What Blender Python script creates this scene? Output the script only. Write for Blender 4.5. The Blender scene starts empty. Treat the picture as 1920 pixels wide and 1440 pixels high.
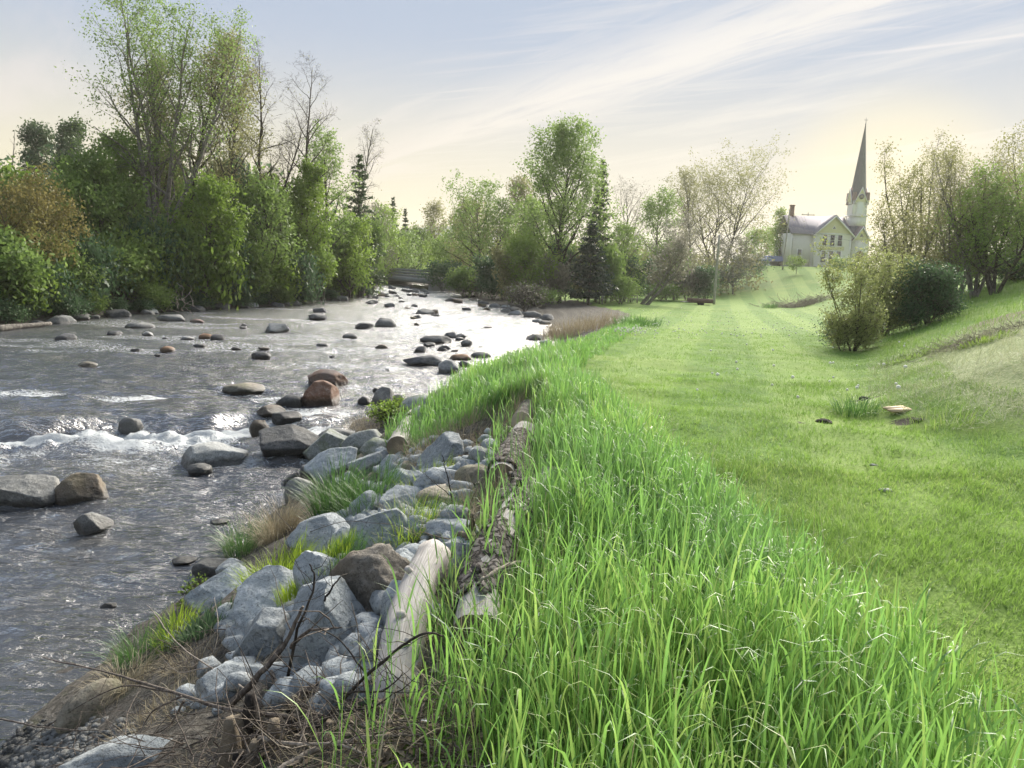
import bpy, bmesh, math, random
import numpy as np
from mathutils import Matrix, Vector

# ------------------------------------------------------------------ camera, sky, sun, exposure
sc = bpy.context.scene
COL = sc.collection
FPX = 1400.0                       # focal length in pixels of the 1920 px wide photograph
PITCH, ROLL = math.radians(8.8), math.radians(2.2)
EYE = np.array([0.0, 0.0, 1.65])
CAMROT = Matrix.Rotation(math.pi/2 - PITCH, 3, 'X') @ Matrix.Rotation(ROLL, 3, 'Z')
cam_d = bpy.data.cameras.new('camera')
cam_d.sensor_width = 36.0
cam_d.lens = 36.0*FPX/1920.0
cam_d.clip_start, cam_d.clip_end = 0.05, 6000.0
cam = bpy.data.objects.new('camera', cam_d)
COL.objects.link(cam)
cam.matrix_world = Matrix.Translation(EYE.tolist()) @ CAMROT.to_4x4()
sc.camera = cam
RM = np.array(CAMROT)

def ray(px, py):
    return RM @ np.array([(px-960.0)/FPX, -(py-720.0)/FPX, -1.0])
def pt(px, py, Y):                  # the point at world depth Y that the photograph shows at a pixel
    d = ray(px, py)
    return EYE + d*(Y/d[1])

SUN_AZ, SUN_EL = math.radians(25.0), math.radians(25.0)    # azimuth from +Y towards +X
sun_d = bpy.data.lights.new('sun', 'SUN')
sun_d.energy = 4.8
sun_d.angle = math.radians(42.0)
sun_d.color = (1.0, 0.93, 0.82)
sun = bpy.data.objects.new('sun', sun_d)
COL.objects.link(sun)
sdir = Vector((math.sin(SUN_AZ)*math.cos(SUN_EL), math.cos(SUN_AZ)*math.cos(SUN_EL), math.sin(SUN_EL)))
sun.rotation_euler = (-sdir).to_track_quat('-Z', 'Y').to_euler()
sun.location = (30, 60, 40)

sc.view_settings.view_transform = 'Standard'
sc.view_settings.look = 'None'
sc.view_settings.gamma = 1.0
sc.view_settings.exposure = 1.45
sc.view_settings.use_curve_mapping = False
sc.cycles.use_denoising = True
sc.cycles.max_bounces = 6
sc.cycles.diffuse_bounces = 3
sc.cycles.glossy_bounces = 3
sc.cycles.transmission_bounces = 4
sc.cycles.transparent_max_bounces = 8
sc.cycles.volume_bounces = 0
sc.cycles.caustics_reflective = False
sc.cycles.caustics_refractive = False

class NT:                            # small node helper
    def __init__(s, tree):
        s.t = tree; s.n = tree.nodes; s.l = tree.links
    def add(s, kind, **kw):
        nd = s.n.new(kind)
        for k, v in kw.items():
            setattr(nd, k, v)
        return nd
    def link(s, a, b):
        s.l.new(a, b)
    def val(s, sock, v):
        if isinstance(v, bpy.types.NodeSocket): s.l.new(v, sock)
        else: sock.default_value = v
    def math(s, op, a, b=0.0, c=0.0, clamp=False):
        nd = s.n.new('ShaderNodeMath'); nd.operation = op; nd.use_clamp = clamp
        s.val(nd.inputs[0], a); s.val(nd.inputs[1], b); s.val(nd.inputs[2], c)
        return nd.outputs[0]
    def ss(s, v, lo, hi):            # smoothstep
        nd = s.n.new('ShaderNodeMapRange'); nd.interpolation_type = 'SMOOTHSTEP'
        s.val(nd.inputs[0], v); nd.inputs[1].default_value = lo; nd.inputs[2].default_value = hi
        return nd.outputs[0]
    def mix(s, f, a, b, blend='MIX'):
        nd = s.n.new('ShaderNodeMix'); nd.data_type = 'RGBA'; nd.blend_type = blend
        s.val(nd.inputs[0], f); s.val(nd.inputs[6], c4(a)); s.val(nd.inputs[7], c4(b))
        return nd.outputs[2]
    def noise(s, vec, scale, detail=4.0, rough=0.55, dist=0.0, out=0):
        nd = s.n.new('ShaderNodeTexNoise')
        nd.inputs['Scale'].default_value = scale; nd.inputs['Detail'].default_value = detail
        nd.inputs['Roughness'].default_value = rough; nd.inputs['Distortion'].default_value = dist
        if vec is not None: s.l.new(vec, nd.inputs['Vector'])
        return nd.outputs[out]
    def mapping(s, vec, scale=(1, 1, 1), rot=(0, 0, 0), loc=(0, 0, 0)):
        nd = s.n.new('ShaderNodeMapping')
        s.l.new(vec, nd.inputs[0])
        nd.inputs[1].default_value = loc; nd.inputs[2].default_value = rot; nd.inputs[3].default_value = scale
        return nd.outputs[0]
def c4(v):
    if isinstance(v, bpy.types.NodeSocket): return v
    return (v[0], v[1], v[2], 1.0)

world = bpy.data.worlds.new('World')
sc.world = world
world.use_nodes = True
wn = NT(world.node_tree); wn.n.clear()
wout = wn.add('ShaderNodeOutputWorld'); wbg = wn.add('ShaderNodeBackground')
wn.link(wbg.outputs[0], wout.inputs[0])
sky = wn.add('ShaderNodeTexSky'); sky.sky_type = 'NISHITA'; sky.sun_disc = False
sky.sun_elevation = SUN_EL; sky.sun_rotation = SUN_AZ
sky.air_density = 1.0; sky.dust_density = 2.2; sky.ozone_density = 2.0
SKYS = 0.10
wbg.inputs[1].default_value = SKYS
def sky_plane(d):
    d = d/np.linalg.norm(d); k = d[2]+0.06
    return np.array([d[0]/k, d[1]/k])
wtc = wn.add('ShaderNodeTexCoord')
wsep = wn.add('ShaderNodeSeparateXYZ'); wn.link(wtc.outputs['Generated'], wsep.inputs[0])
wz = wn.math('MAXIMUM', wsep.outputs[2], 0.0)
wk = wn.math('ADD', wz, 0.06)
wpx = wn.math('DIVIDE', wsep.outputs[0], wk); wpy = wn.math('DIVIDE', wsep.outputs[1], wk)
wcmb = wn.add('ShaderNodeCombineXYZ'); wn.link(wpx, wcmb.inputs[0]); wn.link(wpy, wcmb.inputs[1])
wp = wcmb.outputs[0]
# evening air: dusty veil that turns from cream near the sun to lavender grey away from it
wdot = wn.add('ShaderNodeVectorMath', operation='DOT_PRODUCT')
wn.link(wtc.outputs['Generated'], wdot.inputs[0])
lowsun = (math.sin(math.radians(25.5))*math.cos(math.radians(5)), math.cos(math.radians(25.5))*math.cos(math.radians(5)), math.sin(math.radians(5)))
wdot.inputs[1].default_value = lowsun
near_sun = wn.ss(wdot.outputs['Value'], 0.70, 1.0)
near_sun2 = wn.ss(wdot.outputs['Value'], 0.988, 1.0)
low = wn.math('SUBTRACT', 1.0, wn.ss(wz, 0.0, 0.34))
low2 = wn.math('SUBTRACT', 1.0, wn.ss(wz, 0.0, 0.29))
K = 1.0/SKYS*2.0**-1.45*1.08         # converts a wanted picture radiance into node units at this exposure
def rad(c, s=1.0): return tuple(x*K*s for x in c)
vmin = wn.add('ShaderNodeVectorMath', operation='MINIMUM'); wn.link(sky.outputs[0], vmin.inputs[0]); vmin.inputs[1].default_value = rad((0.50, 0.60, 0.74))
base = wn.mix(0.72, vmin.outputs[0], rad((0.42, 0.49, 0.615)))
base = wn.mix(wn.math('MULTIPLY', low, 0.85), base, rad((0.66, 0.66, 0.66)))
base = wn.mix(wn.math('MULTIPLY', low2, 0.92), base, rad((0.93, 0.82, 0.52)))
base = wn.mix(wn.math('MULTIPLY', wn.math('MULTIPLY', near_sun, low), 0.40), base, rad((0.80, 0.77, 0.74)))
base = wn.mix(wn.math('MULTIPLY', near_sun2, 0.65), base, rad((1.02, 0.90, 0.60)))
# high thin cloud: soft streaks drawn out along one wind direction
q1, q2 = sky_plane(ray(1560, 10)), sky_plane(ray(880, 240))
wind = math.atan2(q2[1]-q1[1], q2[0]-q1[0])
cn = wn.noise(wn.mapping(wp, (0.28, 1.1, 1.0), (0, 0, 0)) if False else wn.mapping(wn.mapping(wp, rot=(0, 0, -wind)), (0.30, 1.25, 1.0)), 1.15, 7.0, 0.60, 0.35)
cm = wn.ss(cn, 0.50, 0.72)
# the one long bank that runs to the sun side, ragged by noise
ux, uy = math.cos(wind), math.sin(wind)
du = wn.math('ADD', wn.math('MULTIPLY', wpx, -uy), wn.math('MULTIPLY', wpy, ux))
off = -uy*q1[0] + ux*q1[1]
wig = wn.noise(wn.mapping(wn.mapping(wp, rot=(0, 0, -wind)), (0.5, 2.6, 1.0)), 1.6, 6.0, 0.62, 0.6)
dd = wn.math('ADD', wn.math('SUBTRACT', du, off), wn.math('MULTIPLY', wn.math('SUBTRACT', wig, 0.5), 0.70))
fib = wn.noise(wn.mapping(wn.mapping(wp, rot=(0, 0, -wind-0.55)), (0.5, 4.2, 1.0)), 1.9, 6.0, 0.62, 0.5)
adn = wn.math('ABSOLUTE', dd)
core = wn.math('MULTIPLY', wn.math('SUBTRACT', 1.0, wn.ss(adn, 0.0, 0.46)), wn.ss(wig, 0.22, 0.55))
veil = wn.math('MULTIPLY', wn.math('SUBTRACT', 1.0, wn.ss(adn, 0.15, 1.0)), wn.ss(fib, 0.42, 0.70))
band = wn.math('MAXIMUM', core, wn.math('MULTIPLY', veil, 0.62))
cl = wn.math('MAXIMUM', wn.math('MULTIPLY', cm, 0.70), wn.math('MULTIPLY', band, 0.95), clamp=True)
ccol = wn.mix(near_sun, rad((0.74, 0.71, 0.73)), rad((0.92, 0.87, 0.80)))
ccol = wn.mix(wn.math('MULTIPLY', low2, 0.6), ccol, rad((0.93, 0.80, 0.56)))
fin = wn.mix(wn.math('MULTIPLY', cl, 0.85), base, ccol)
# a faint vapour trail
q3, q4 = sky_plane(ray(1560, 112)), sky_plane(ray(1920, 66))
a2 = math.atan2(q4[1]-q3[1], q4[0]-q3[0]); vx, vy = math.cos(a2), math.sin(a2)
d2 = wn.math('SUBTRACT', wn.math('ADD', wn.math('MULTIPLY', wpx, -vy), wn.math('MULTIPLY', wpy, vx)), -vy*q3[0]+vx*q3[1])
d2 = wn.math('ADD', d2, wn.math('MULTIPLY', wn.math('SUBTRACT', wig, 0.5), 0.05))
l2 = wn.math('ADD', wn.math('MULTIPLY', wpx, vx), wn.math('MULTIPLY', wpy, vy))
l0 = vx*q3[0]+vy*q3[1]
tr = wn.math('MULTIPLY', wn.math('SUBTRACT', 1.0, wn.ss(wn.math('ABSOLUTE', d2), 0.0, 0.028)), wn.ss(l2, l0-0.2, l0+0.35))
fin = wn.mix(wn.math('MULTIPLY', tr, 0.55), fin, rad((0.86, 0.82, 0.80)))
wn.link(fin, wbg.inputs[0])

# ------------------------------------------------------------------ helpers
def mesh_np(name, V, faces, mat=None, smooth=False, attrs=None, mats=None, midx=None):
    V = np.asarray(V, dtype=np.float32)
    if not isinstance(faces, (list, tuple)): faces = [faces]
    faces = [np.asarray(f, dtype=np.int32) for f in faces if len(f)]
    me = bpy.data.meshes.new(name)
    me.vertices.add(len(V)); me.vertices.foreach_set('co', V.ravel())
    nl = sum(f.size for f in faces); nf = sum(len(f) for f in faces)
    me.loops.add(nl); me.polygons.add(nf)
    me.loops.foreach_set('vertex_index', np.concatenate([f.ravel() for f in faces]))
    tot = np.concatenate([np.full(len(f), f.shape[1], dtype=np.int32) for f in faces])
    st = np.concatenate([[0], np.cumsum(tot)[:-1]]).astype(np.int32)
    me.polygons.foreach_set('loop_start', st)
    if smooth: me.polygons.foreach_set('use_smooth', np.ones(nf, dtype=bool))
    if midx is not None: me.polygons.foreach_set('material_index', np.asarray(midx, dtype=np.int32))
    for k, v in (attrs or {}).items():
        v = np.asarray(v, dtype=np.float32)
        if v.ndim == 1:
            a = me.attributes.new(k, 'FLOAT', 'POINT'); a.data.foreach_set('value', v)
        else:
            a = me.attributes.new(k, 'FLOAT_COLOR', 'POINT'); a.data.foreach_set('color', v.ravel())
    for m in (mats or ([mat] if mat else [])): me.materials.append(m)
    me.update(calc_edges=True)
    return me
def add(name, me, parent=None, label=None, cat=None, group=None, kind=None, loc=None, rot=None):
    o = bpy.data.objects.new(name, me); COL.objects.link(o)
    if loc is not None: o.location = [float(c) for c in loc]
    if rot is not None: o.rotation_euler = rot
    if parent is not None: o.parent = parent
    if label: o['label'] = label
    if cat: o['category'] = cat
    if group: o['group'] = group
    if kind: o['kind'] = kind
    return o
def thing(name, label, cat, loc=(0, 0, 0), rotz=0.0, group=None):
    return add(name, None, None, label, cat, group, None, loc, (0, 0, rotz))

def _h3(ix, iy, iz, seed):
    h = (ix.astype(np.int64)*374761393 + iy.astype(np.int64)*668265263 + iz.astype(np.int64)*2147483647 + seed*1274126177) & 0xffffffff
    h = ((h ^ (h >> 13))*1274126177) & 0xffffffff
    h = ((h ^ (h >> 16))*2246822519) & 0xffffffff
    return ((h ^ (h >> 15)) & 0xffffff)/float(0xffffff)
def vnoise(x, y, z=None, seed=0):
    x = np.asarray(x, float); y = np.asarray(y, float)
    z = np.zeros_like(x) if z is None else np.asarray(z, float)
    ix, iy, iz = np.floor(x), np.floor(y), np.floor(z)
    fx, fy, fz = x-ix, y-iy, z-iz
    fx = fx*fx*fx*(fx*(fx*6-15)+10); fy = fy*fy*fy*(fy*(fy*6-15)+10); fz = fz*fz*fz*(fz*(fz*6-15)+10)
    ix, iy, iz = ix.astype(np.int64), iy.astype(np.int64), iz.astype(np.int64)
    r = 0
    for dx in (0, 1):
        for dy in (0, 1):
            for dz in (0, 1):
                w = (fx if dx else 1-fx)*(fy if dy else 1-fy)*(fz if dz else 1-fz)
                r = r + w*_h3(ix+dx, iy+dy, iz+dz, seed)
    return r*2-1
def fbm(x, y, z=None, oct=4, seed=0, gain=0.5):
    a, s, r = 1.0, 1.0, 0.0
    for k in range(oct):
        r = r + a*vnoise(np.asarray(x)*s+k*17.3, np.asarray(y)*s-k*9.1, None if z is None else np.asarray(z)*s+k*5.7, seed+k)
        a *= gain; s *= 2.03
    return r
def sstep(a, b, x):
    t = np.clip((np.asarray(x, float)-a)/(b-a), 0, 1)
    return t*t*(3-2*t)

# ------------------------------------------------------------------ the lie of the land
RY = np.array([-60, 3, 5.0, 6.2, 7.4, 8.9, 10.2, 11.6, 14.7, 16.2, 18.2, 21, 30, 43, 55, 67, 83, 95, 125, 200, 420])
RX = np.array([-4.8, -3.55, -3.45, -3.4, -3.3, -3.25, -3.2, -3.2, -3.1, -2.7, -1.9, -0.3, 1.6, 1.7, -0.9, -4.2, -8.5, -12, -20, -50, -160])
TY = np.array([-60, 2, 4.2, 7, 9, 11.6, 14.4, 21.8, 30, 40, 55, 70, 90, 110, 200, 420])
TX = np.array([-0.8, -0.35, -0.05, 0.12, 0.05, -0.05, 0.5, 2.2, 4.4, 6.3, 7.5, 6, 1, -3, -20, -120])
LY = np.array([-60, 10, 29, 34, 40, 49, 58, 70, 90, 110, 200, 420])
LX = np.array([-22, -21, -20.4, -19.6, -18.8, -15.2, -13.6, -13.8, -16.2, -19.5, -60, -170])
LWY = np.array([-60, 0, 8, 20, 40, 60, 100, 160, 400])
LWZ = np.array([0.05, 0.0, -0.02, -0.3, -0.8, -1.1, -1.3, -1.0, 1.5])
PTY = np.array([-60, 0, 8, 10, 21, 30, 45, 60, 80, 400])
PTX = np.array([6.5, 6.0, 5.2, 5.0, 10.3, 14.0, 19.0, 24, 30, 130])
CH_Y = 145.0
CH = pt(1546, 503, CH_Y)

def rapid_y(X):
    return 14.1 + 0.35*np.sin(X*0.9+0.6) + 0.25*np.sin(X*2.3) + 0.09*(X+8)
def water_level(X, Y):
    X = np.asarray(X, float); Y = np.asarray(Y, float)
    d = Y - rapid_y(X)
    wgt = sstep(-4.4, -5.8, X)                       # abrupt on the left, a longer chute beside the boulders
    drop = wgt*sstep(-0.55, 0.25, d) + (1-wgt)*sstep(-3.0, 1.2, d)
    return -1.78 + 0.33*drop + 0.004*np.clip(Y-20, 0, 90)
def ground(X, Y, fine=True):
    X = np.asarray(X, float); Y = np.asarray(Y, float)
    lawn = np.interp(Y, LWY, LWZ)
    xr, xt, xl = np.interp(Y, RY, RX), np.interp(Y, TY, TX), np.interp(Y, LY, LX)
    zw = water_level(X, Y)
    wid = np.maximum(xt-xr, 0.8)
    s = (X-xr)/wid
    sc_ = np.clip(s, 0, 1)
    prof = 0.55*sc_ + 0.45*sstep(0.0, 1.0, sc_)
    z = zw + (lawn-zw)*prof
    rise = np.clip(X - np.interp(Y, PTY, PTX) + 0.6, 0, None)
    rise = 0.45*rise*rise/(rise+0.8)
    rise = 6.0*(1-np.exp(-rise/6.0))
    hill = 5.0*sstep(22, 48, X - 0.10*(Y-100))*sstep(74, 132, Y)
    z = z + np.maximum(rise, hill)
    dch = np.hypot((X-CH[0])/24.0, (Y-CH[1]-4)/17.0)
    wc = 1-sstep(0.75, 1.35, dch)
    z = z*(1-wc) + CH[2]*wc
    dr = np.minimum(X-xr, 0)
    z = np.where(s < 0, zw - 0.03 + np.maximum(dr*0.32, -0.55), z)
    sl = xl - X
    zl = zw - 0.03 + 1.25*sstep(0, 3.2, sl) + 0.035*np.clip(sl-2, 0, 60) + 3.0*sstep(25, 110, sl)
    z = np.where(sl > 0, zl, z)
    z = np.where((sl <= 0) & (sl > -1.8), np.maximum(z, zw-0.03+sl*0.32), z)
    if fine:
        near = sstep(-0.15, 0.2, s)*(1-sstep(0.95, 1.25, s))
        z = z + 0.035*fbm(X*0.9, Y*0.9, oct=3, seed=3) + near*0.07*fbm(X*2.6, Y*2.6, oct=3, seed=8)
    return z
_YC = np.concatenate([np.arange(1.0, 14, 0.15), np.arange(14, 40, 0.4), np.arange(40, 400, 2.0)])
def hit(px, py, off=0.0):                             # where the sight line comes within `off` of the ground
    d = ray(px, py)
    def run(Y, fine):
        P = EYE[None, :] + d[None, :]*(Y/d[1])[:, None]
        return P, P[:, 2] <= ground(P[:, 0], P[:, 1], fine) + off
    P, m = run(_YC, True)
    k = max(int(np.argmax(m)), 1)
    P, m = run(np.linspace(_YC[k-1], _YC[k], 16), True)
    return P[int(np.argmax(m))]
def hits(px, py, off):                                # the same for many pixels at once
    px, py = np.asarray(px, float), np.asarray(py, float); off = np.broadcast_to(np.asarray(off, float), px.shape)
    D = (RM @ np.stack([(px-960)/FPX, -(py-720)/FPX, -np.ones_like(px)])).T
    D = D/D[:, 1:2]
    lo, hi = np.full(len(px), 1.0), np.full(len(px), 120.0)
    Yc = np.concatenate([np.arange(1.0, 12, 0.25), np.arange(12, 120, 2.0)])
    P = EYE+D[:, None, :]*Yc[None, :, None]
    m = P[..., 2] <= ground(P[..., 0], P[..., 1], False)+off[:, None]
    k = np.clip(np.argmax(m, 1), 1, None); lo, hi = Yc[k-1], Yc[k]
    for _ in range(9):
        mid = 0.5*(lo+hi); P = EYE+D*mid[:, None]
        b = P[:, 2] <= ground(P[:, 0], P[:, 1])+off
        hi = np.where(b, mid, hi); lo = np.where(b, lo, mid)
    return EYE+D*hi[:, None]
def hitw(px, py):                                     # where it meets the water
    d = ray(px, py)
    Y = np.concatenate([np.arange(1.0, 30, 0.02), np.arange(30, 200, 0.1)])
    P = EYE[None, :] + d[None, :]*(Y/d[1])[:, None]
    g = water_level(P[:, 0], P[:, 1])
    k = np.argmax(P[:, 2] <= g)
    return P[k]
def gz(x, y): return float(ground(np.array([x]), np.array([y]))[0])

# ------------------------------------------------------------------ materials
def new_mat(name):
    m = bpy.data.materials.new(name); m.use_nodes = True
    n = NT(m.node_tree); n.n.clear()
    out = n.add('ShaderNodeOutputMaterial')
    return m, n, out
def principled(n, out, col, rough=0.8, bump=None, bs=0.3, bd=0.02, spec=0.3, metal=0.0):
    p = n.add('ShaderNodeBsdfPrincipled')
    n.val(p.inputs['Base Color'], c4(col)); n.val(p.inputs['Roughness'], rough)
    p.inputs['Specular IOR Level'].default_value = spec; p.inputs['Metallic'].default_value = metal
    if bump is not None:
        b = n.add('ShaderNodeBump'); b.inputs['Strength'].default_value = bs; b.inputs['Distance'].default_value = bd
        n.link(bump, b.inputs['Height']); n.link(b.outputs[0], p.inputs['Normal'])
    if out is not None: n.link(p.outputs[0], out.inputs[0])
    return p
def simple(name, col, rough=0.8, var=0.12, scale=6.0, bs=0.2, bd=0.01, spec=0.3, metal=0.0):
    m, n, out = new_mat(name)
    tc = n.add('ShaderNodeTexCoord')
    nz = n.noise(tc.outputs['Object'], scale, 5.0, 0.6)
    c = n.mix(nz, tuple(x*(1-var*2) for x in col), tuple(min(1, x*(1+var*2)) for x in col))
    principled(n, out, c, rough, n.noise(tc.outputs['Object'], scale*6, 3.0), bs, bd, spec, metal)
    return m
def foliage(name, cols, trans=0.38, rough=0.5, spec=0.25, wide=1.0):
    m, n, out = new_mat(name)
    a = n.add('ShaderNodeAttribute'); a.attribute_name = 'rnd'
    r = n.add('ShaderNodeValToRGB'); n.link(a.outputs['Fac'], r.inputs[0])
    e = r.color_ramp.elements
    while len(e) < len(cols): e.new(0.5)
    for k, c in enumerate(cols):
        e[k].position = k/(len(cols)-1); e[k].color = (*c, 1)
    p = principled(n, None, r.outputs[0], rough, spec=spec)
    t = n.add('ShaderNodeBsdfTranslucent')
    tcx = n.mix(0.5, r.outputs[0], tuple(min(1, 1.6*x+0.02) for x in cols[len(cols)//2]))
    n.link(tcx, t.inputs[0])
    mx = n.add('ShaderNodeMixShader'); mx.inputs[0].default_value = trans
    n.link(p.outputs[0], mx.inputs[1]); n.link(t.outputs[0], mx.inputs[2]); n.link(mx.outputs[0], out.inputs[0])
    return m
M = {}
M['leaf_green'] = foliage('leaf_green', [(0.10, 0.16, 0.045), (0.165, 0.25, 0.06), (0.26, 0.35, 0.09)], 0.42)
M['leaf_fresh'] = foliage('leaf_fresh', [(0.11, 0.18, 0.03), (0.17, 0.26, 0.04), (0.25, 0.33, 0.06)], 0.42)
M['leaf_olive'] = foliage('leaf_olive', [(0.13, 0.14, 0.06), (0.20, 0.205, 0.085), (0.31, 0.30, 0.14)], 0.45)
M['leaf_dark'] = foliage('leaf_dark', [(0.045, 0.085, 0.045), (0.075, 0.135, 0.06), (0.125, 0.20, 0.08)], 0.34)
M['leaf_tan'] = foliage('leaf_tan', [(0.16, 0.145, 0.05), (0.23, 0.20, 0.065), (0.22, 0.24, 0.07)], 0.40)
M['leaf_willow'] = foliage('leaf_willow', [(0.14, 0.17, 0.065), (0.22, 0.25, 0.09), (0.33, 0.35, 0.14)], 0.45)
M['leaf_grey'] = foliage('leaf_grey', [(0.14, 0.14, 0.10), (0.20, 0.19, 0.14), (0.34, 0.33, 0.28)], 0.3)
M['needle'] = foliage('needle', [(0.028, 0.05, 0.035), (0.04, 0.07, 0.045), (0.065, 0.10, 0.055)], 0.15)
M['needle_light'] = foliage('needle_light', [(0.06, 0.095, 0.045), (0.085, 0.13, 0.055), (0.13, 0.17, 0.07)], 0.2)
M['blade'] = foliage('blade', [(0.065, 0.16, 0.07), (0.11, 0.245, 0.062), (0.18, 0.335, 0.066), (0.36, 0.43, 0.13)], 0.44, 0.42, 0.4)
M['blade_lawn'] = foliage('blade_lawn', [(0.08, 0.165, 0.028), (0.132, 0.245, 0.04), (0.195, 0.31, 0.058), (0.35, 0.37, 0.15)], 0.40, 0.5, 0.3)
M['blade_sedge'] = foliage('blade_sedge', [(0.045, 0.11, 0.03), (0.07, 0.16, 0.035), (0.13, 0.24, 0.05)], 0.35, 0.4, 0.4)
M['blade_lime'] = foliage('blade_lime', [(0.17, 0.28, 0.02), (0.27, 0.38, 0.03), (0.38, 0.46, 0.06)], 0.45, 0.4, 0.35)
M['straw'] = foliage('straw', [(0.22, 0.18, 0.11), (0.34, 0.29, 0.19), (0.46, 0.41, 0.29)], 0.15, 0.7, 0.2)
M['hay'] = foliage('hay', [(0.19, 0.25, 0.10), (0.34, 0.37, 0.20), (0.50, 0.49, 0.35)], 0.2, 0.7, 0.2)
M['dead_leaf'] = foliage('dead_leaf', [(0.12, 0.09, 0.06), (0.24, 0.19, 0.13), (0.36, 0.31, 0.24)], 0.15, 0.7, 0.2)
M['petal'] = foliage('petal', [(0.62, 0.62, 0.55), (0.75, 0.75, 0.68), (0.8, 0.8, 0.76)], 0.2, 0.7, 0.2)

def bark_mat(name, dark, light, scale=3.0, bd=0.03):
    m, n, out = new_mat(name)
    tc = n.add('ShaderNodeTexCoord')
    v = n.mapping(tc.outputs['Object'], (1, 1, 0.35))
    a = n.noise(v, scale*4, 6.0, 0.65, 0.4)
    c = n.mix(n.ss(a, 0.35, 0.68), dark, light)
    principled(n, out, c, 0.9, a, 0.9, bd, 0.15)
    return m
M['bark'] = bark_mat('bark', (0.045, 0.038, 0.032), (0.15, 0.13, 0.11))
M['bark_pale'] = bark_mat('bark_pale', (0.10, 0.09, 0.08), (0.27, 0.25, 0.22))
M['bark_dark'] = bark_mat('bark_dark', (0.025, 0.022, 0.02), (0.08, 0.07, 0.06))
M['twig'] = bark_mat('twig', (0.07, 0.055, 0.045), (0.22, 0.19, 0.16), 12.0, 0.004)
M['twig_pale'] = bark_mat('twig_pale', (0.20, 0.17, 0.14), (0.42, 0.37, 0.31), 12.0, 0.004)

# ------------------------------------------------------------------ ground sheet
def axis(fine_lo, fine_hi, step, lo, hi, grow=1.06):
    a = list(np.arange(fine_lo, fine_hi, step))
    s = step; x = fine_lo; left = []
    while x > lo:
        s *= grow; x -= s; left.append(x)
    s = step; x = a[-1]
    while x < hi:
        s *= grow; x += s; a.append(x)
    return np.array(left[::-1]+a)
gx = axis(-4.5, 8.0, 0.125, -480, 520)
gy = axis(1.5, 18.0, 0.125, -60, 690)
GX, GY = np.meshgrid(gx, gy)
GZ = ground(GX, GY)
far = sstep(260, 650, GY)
GZ = GZ + far*10.0*(0.6+0.4*fbm(GX/240.0, GY/240.0, oct=3, seed=21))
V = np.stack([GX, GY, GZ], -1).reshape(-1, 3)
ny, nx = GX.shape
ii = np.arange(ny*nx).reshape(ny, nx)
F = np.stack([ii[:-1, :-1], ii[:-1, 1:], ii[1:, 1:], ii[1:, :-1]], -1).reshape(-1, 4)
xr, xt, xl = np.interp(GY, RY, RX), np.interp(GY, TY, TX), np.interp(GY, LY, LX)
sN = (GX-xr)/np.maximum(xt-xr, 0.8)
bank = 1-sstep(0.80, 1.12, sN + 0.10*fbm(GX*1.3, GY*1.3, oct=3, seed=5))
soil = bank*1.0
soil = np.where(GX < xl, 1.0, soil)
tx = np.interp(GY, PTY, PTX)
hayz = sstep(0.2, 1.0, GX-tx+0.35*fbm(GX, GY, oct=3, seed=2))*(1-sstep(15.5, 19, GY+0.4*fbm(GX*0.7, GY*0.7, seed=4)))
brown = np.exp(-(((GX-35)/9.0)**2+((GY-112)/14.0)**2))*0.45      # bare slope under the church hill
brown = np.clip(brown+np.exp(-((GX-(12.3))/1.6)**2-((GY-18.2)/1.3)**2), 0, 1)
mudp = np.zeros_like(GX)
for px, py, r in [(1545, 793, 0.14), (1500, 792, 0.10), (1610, 752, 0.22), (1640, 745, .15), (1700, 792, 0.25)]:
    c = hit(px, py)
    mudp = np.maximum(mudp, np.exp(-(((GX-c[0])/r)**2 + ((GY-c[1])/r)**2)))
zone = np.stack([soil.ravel(), hayz.ravel(), np.clip(brown, 0, 1).ravel(), mudp.ravel()], -1)

m, n, out = new_mat('ground')
at = n.add('ShaderNodeAttribute'); at.attribute_name = 'zone'
sp = n.add('ShaderNodeSeparateColor'); n.link(at.outputs['Color'], sp.inputs[0])
geo = n.add('ShaderNodeNewGeometry'); P = geo.outputs['Position']
n1 = n.noise(P, 0.35, 5.0, 0.6); n2 = n.noise(P, 3.0, 6.0, 0.65); n3 = n.noise(P, 22.0, 5.0, 0.7)
g = n.mix(n.ss(n2, 0.3, 0.7), (0.09, 0.18, 0.032), (0.15, 0.255, 0.048))
g = n.mix(n.math('MULTIPLY', n.ss(n1, 0.45, 0.75), 0.5), g, (0.27, 0.32, 0.09))
g = n.mix(n.math('MULTIPLY', n.ss(n3, 0.52, 0.80), 0.55), g, (0.085, 0.14, 0.025))
wv = n.add('ShaderNodeTexWave'); wv.wave_type = 'BANDS'; wv.bands_direction = 'X'
wv.inputs['Scale'].default_value = 0.105; wv.inputs['Distortion'].default_value = 1.2; wv.inputs['Detail'].default_value = 1.0; wv.inputs['Detail Scale'].default_value = 0.12
n.link(n.mapping(P, rot=(0, 0, math.atan2(7.6, 27.5))), wv.inputs[0])
g = n.mix(n.math('MULTIPLY', n.ss(wv.outputs['Fac'], 0.35, 0.65), 0.42), g, (0.26, 0.36, 0.095))
s_ = n.mix(n.ss(n3, 0.35, 0.7), (0.075, 0.068, 0.058), (0.20, 0.185, 0.16))
s_ = n.mix(n.math('MULTIPLY', n.ss(n2, 0.5, 0.75), 0.6), s_, (0.12, 0.13, 0.07))
h_ = n.mix(n.ss(n3, 0.35, 0.65), (0.18, 0.24, 0.09), (0.37, 0.39, 0.23))
b_ = n.mix(n.ss(n3, 0.35, 0.7), (0.15, 0.14, 0.085), (0.27, 0.25, 0.17))
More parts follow.
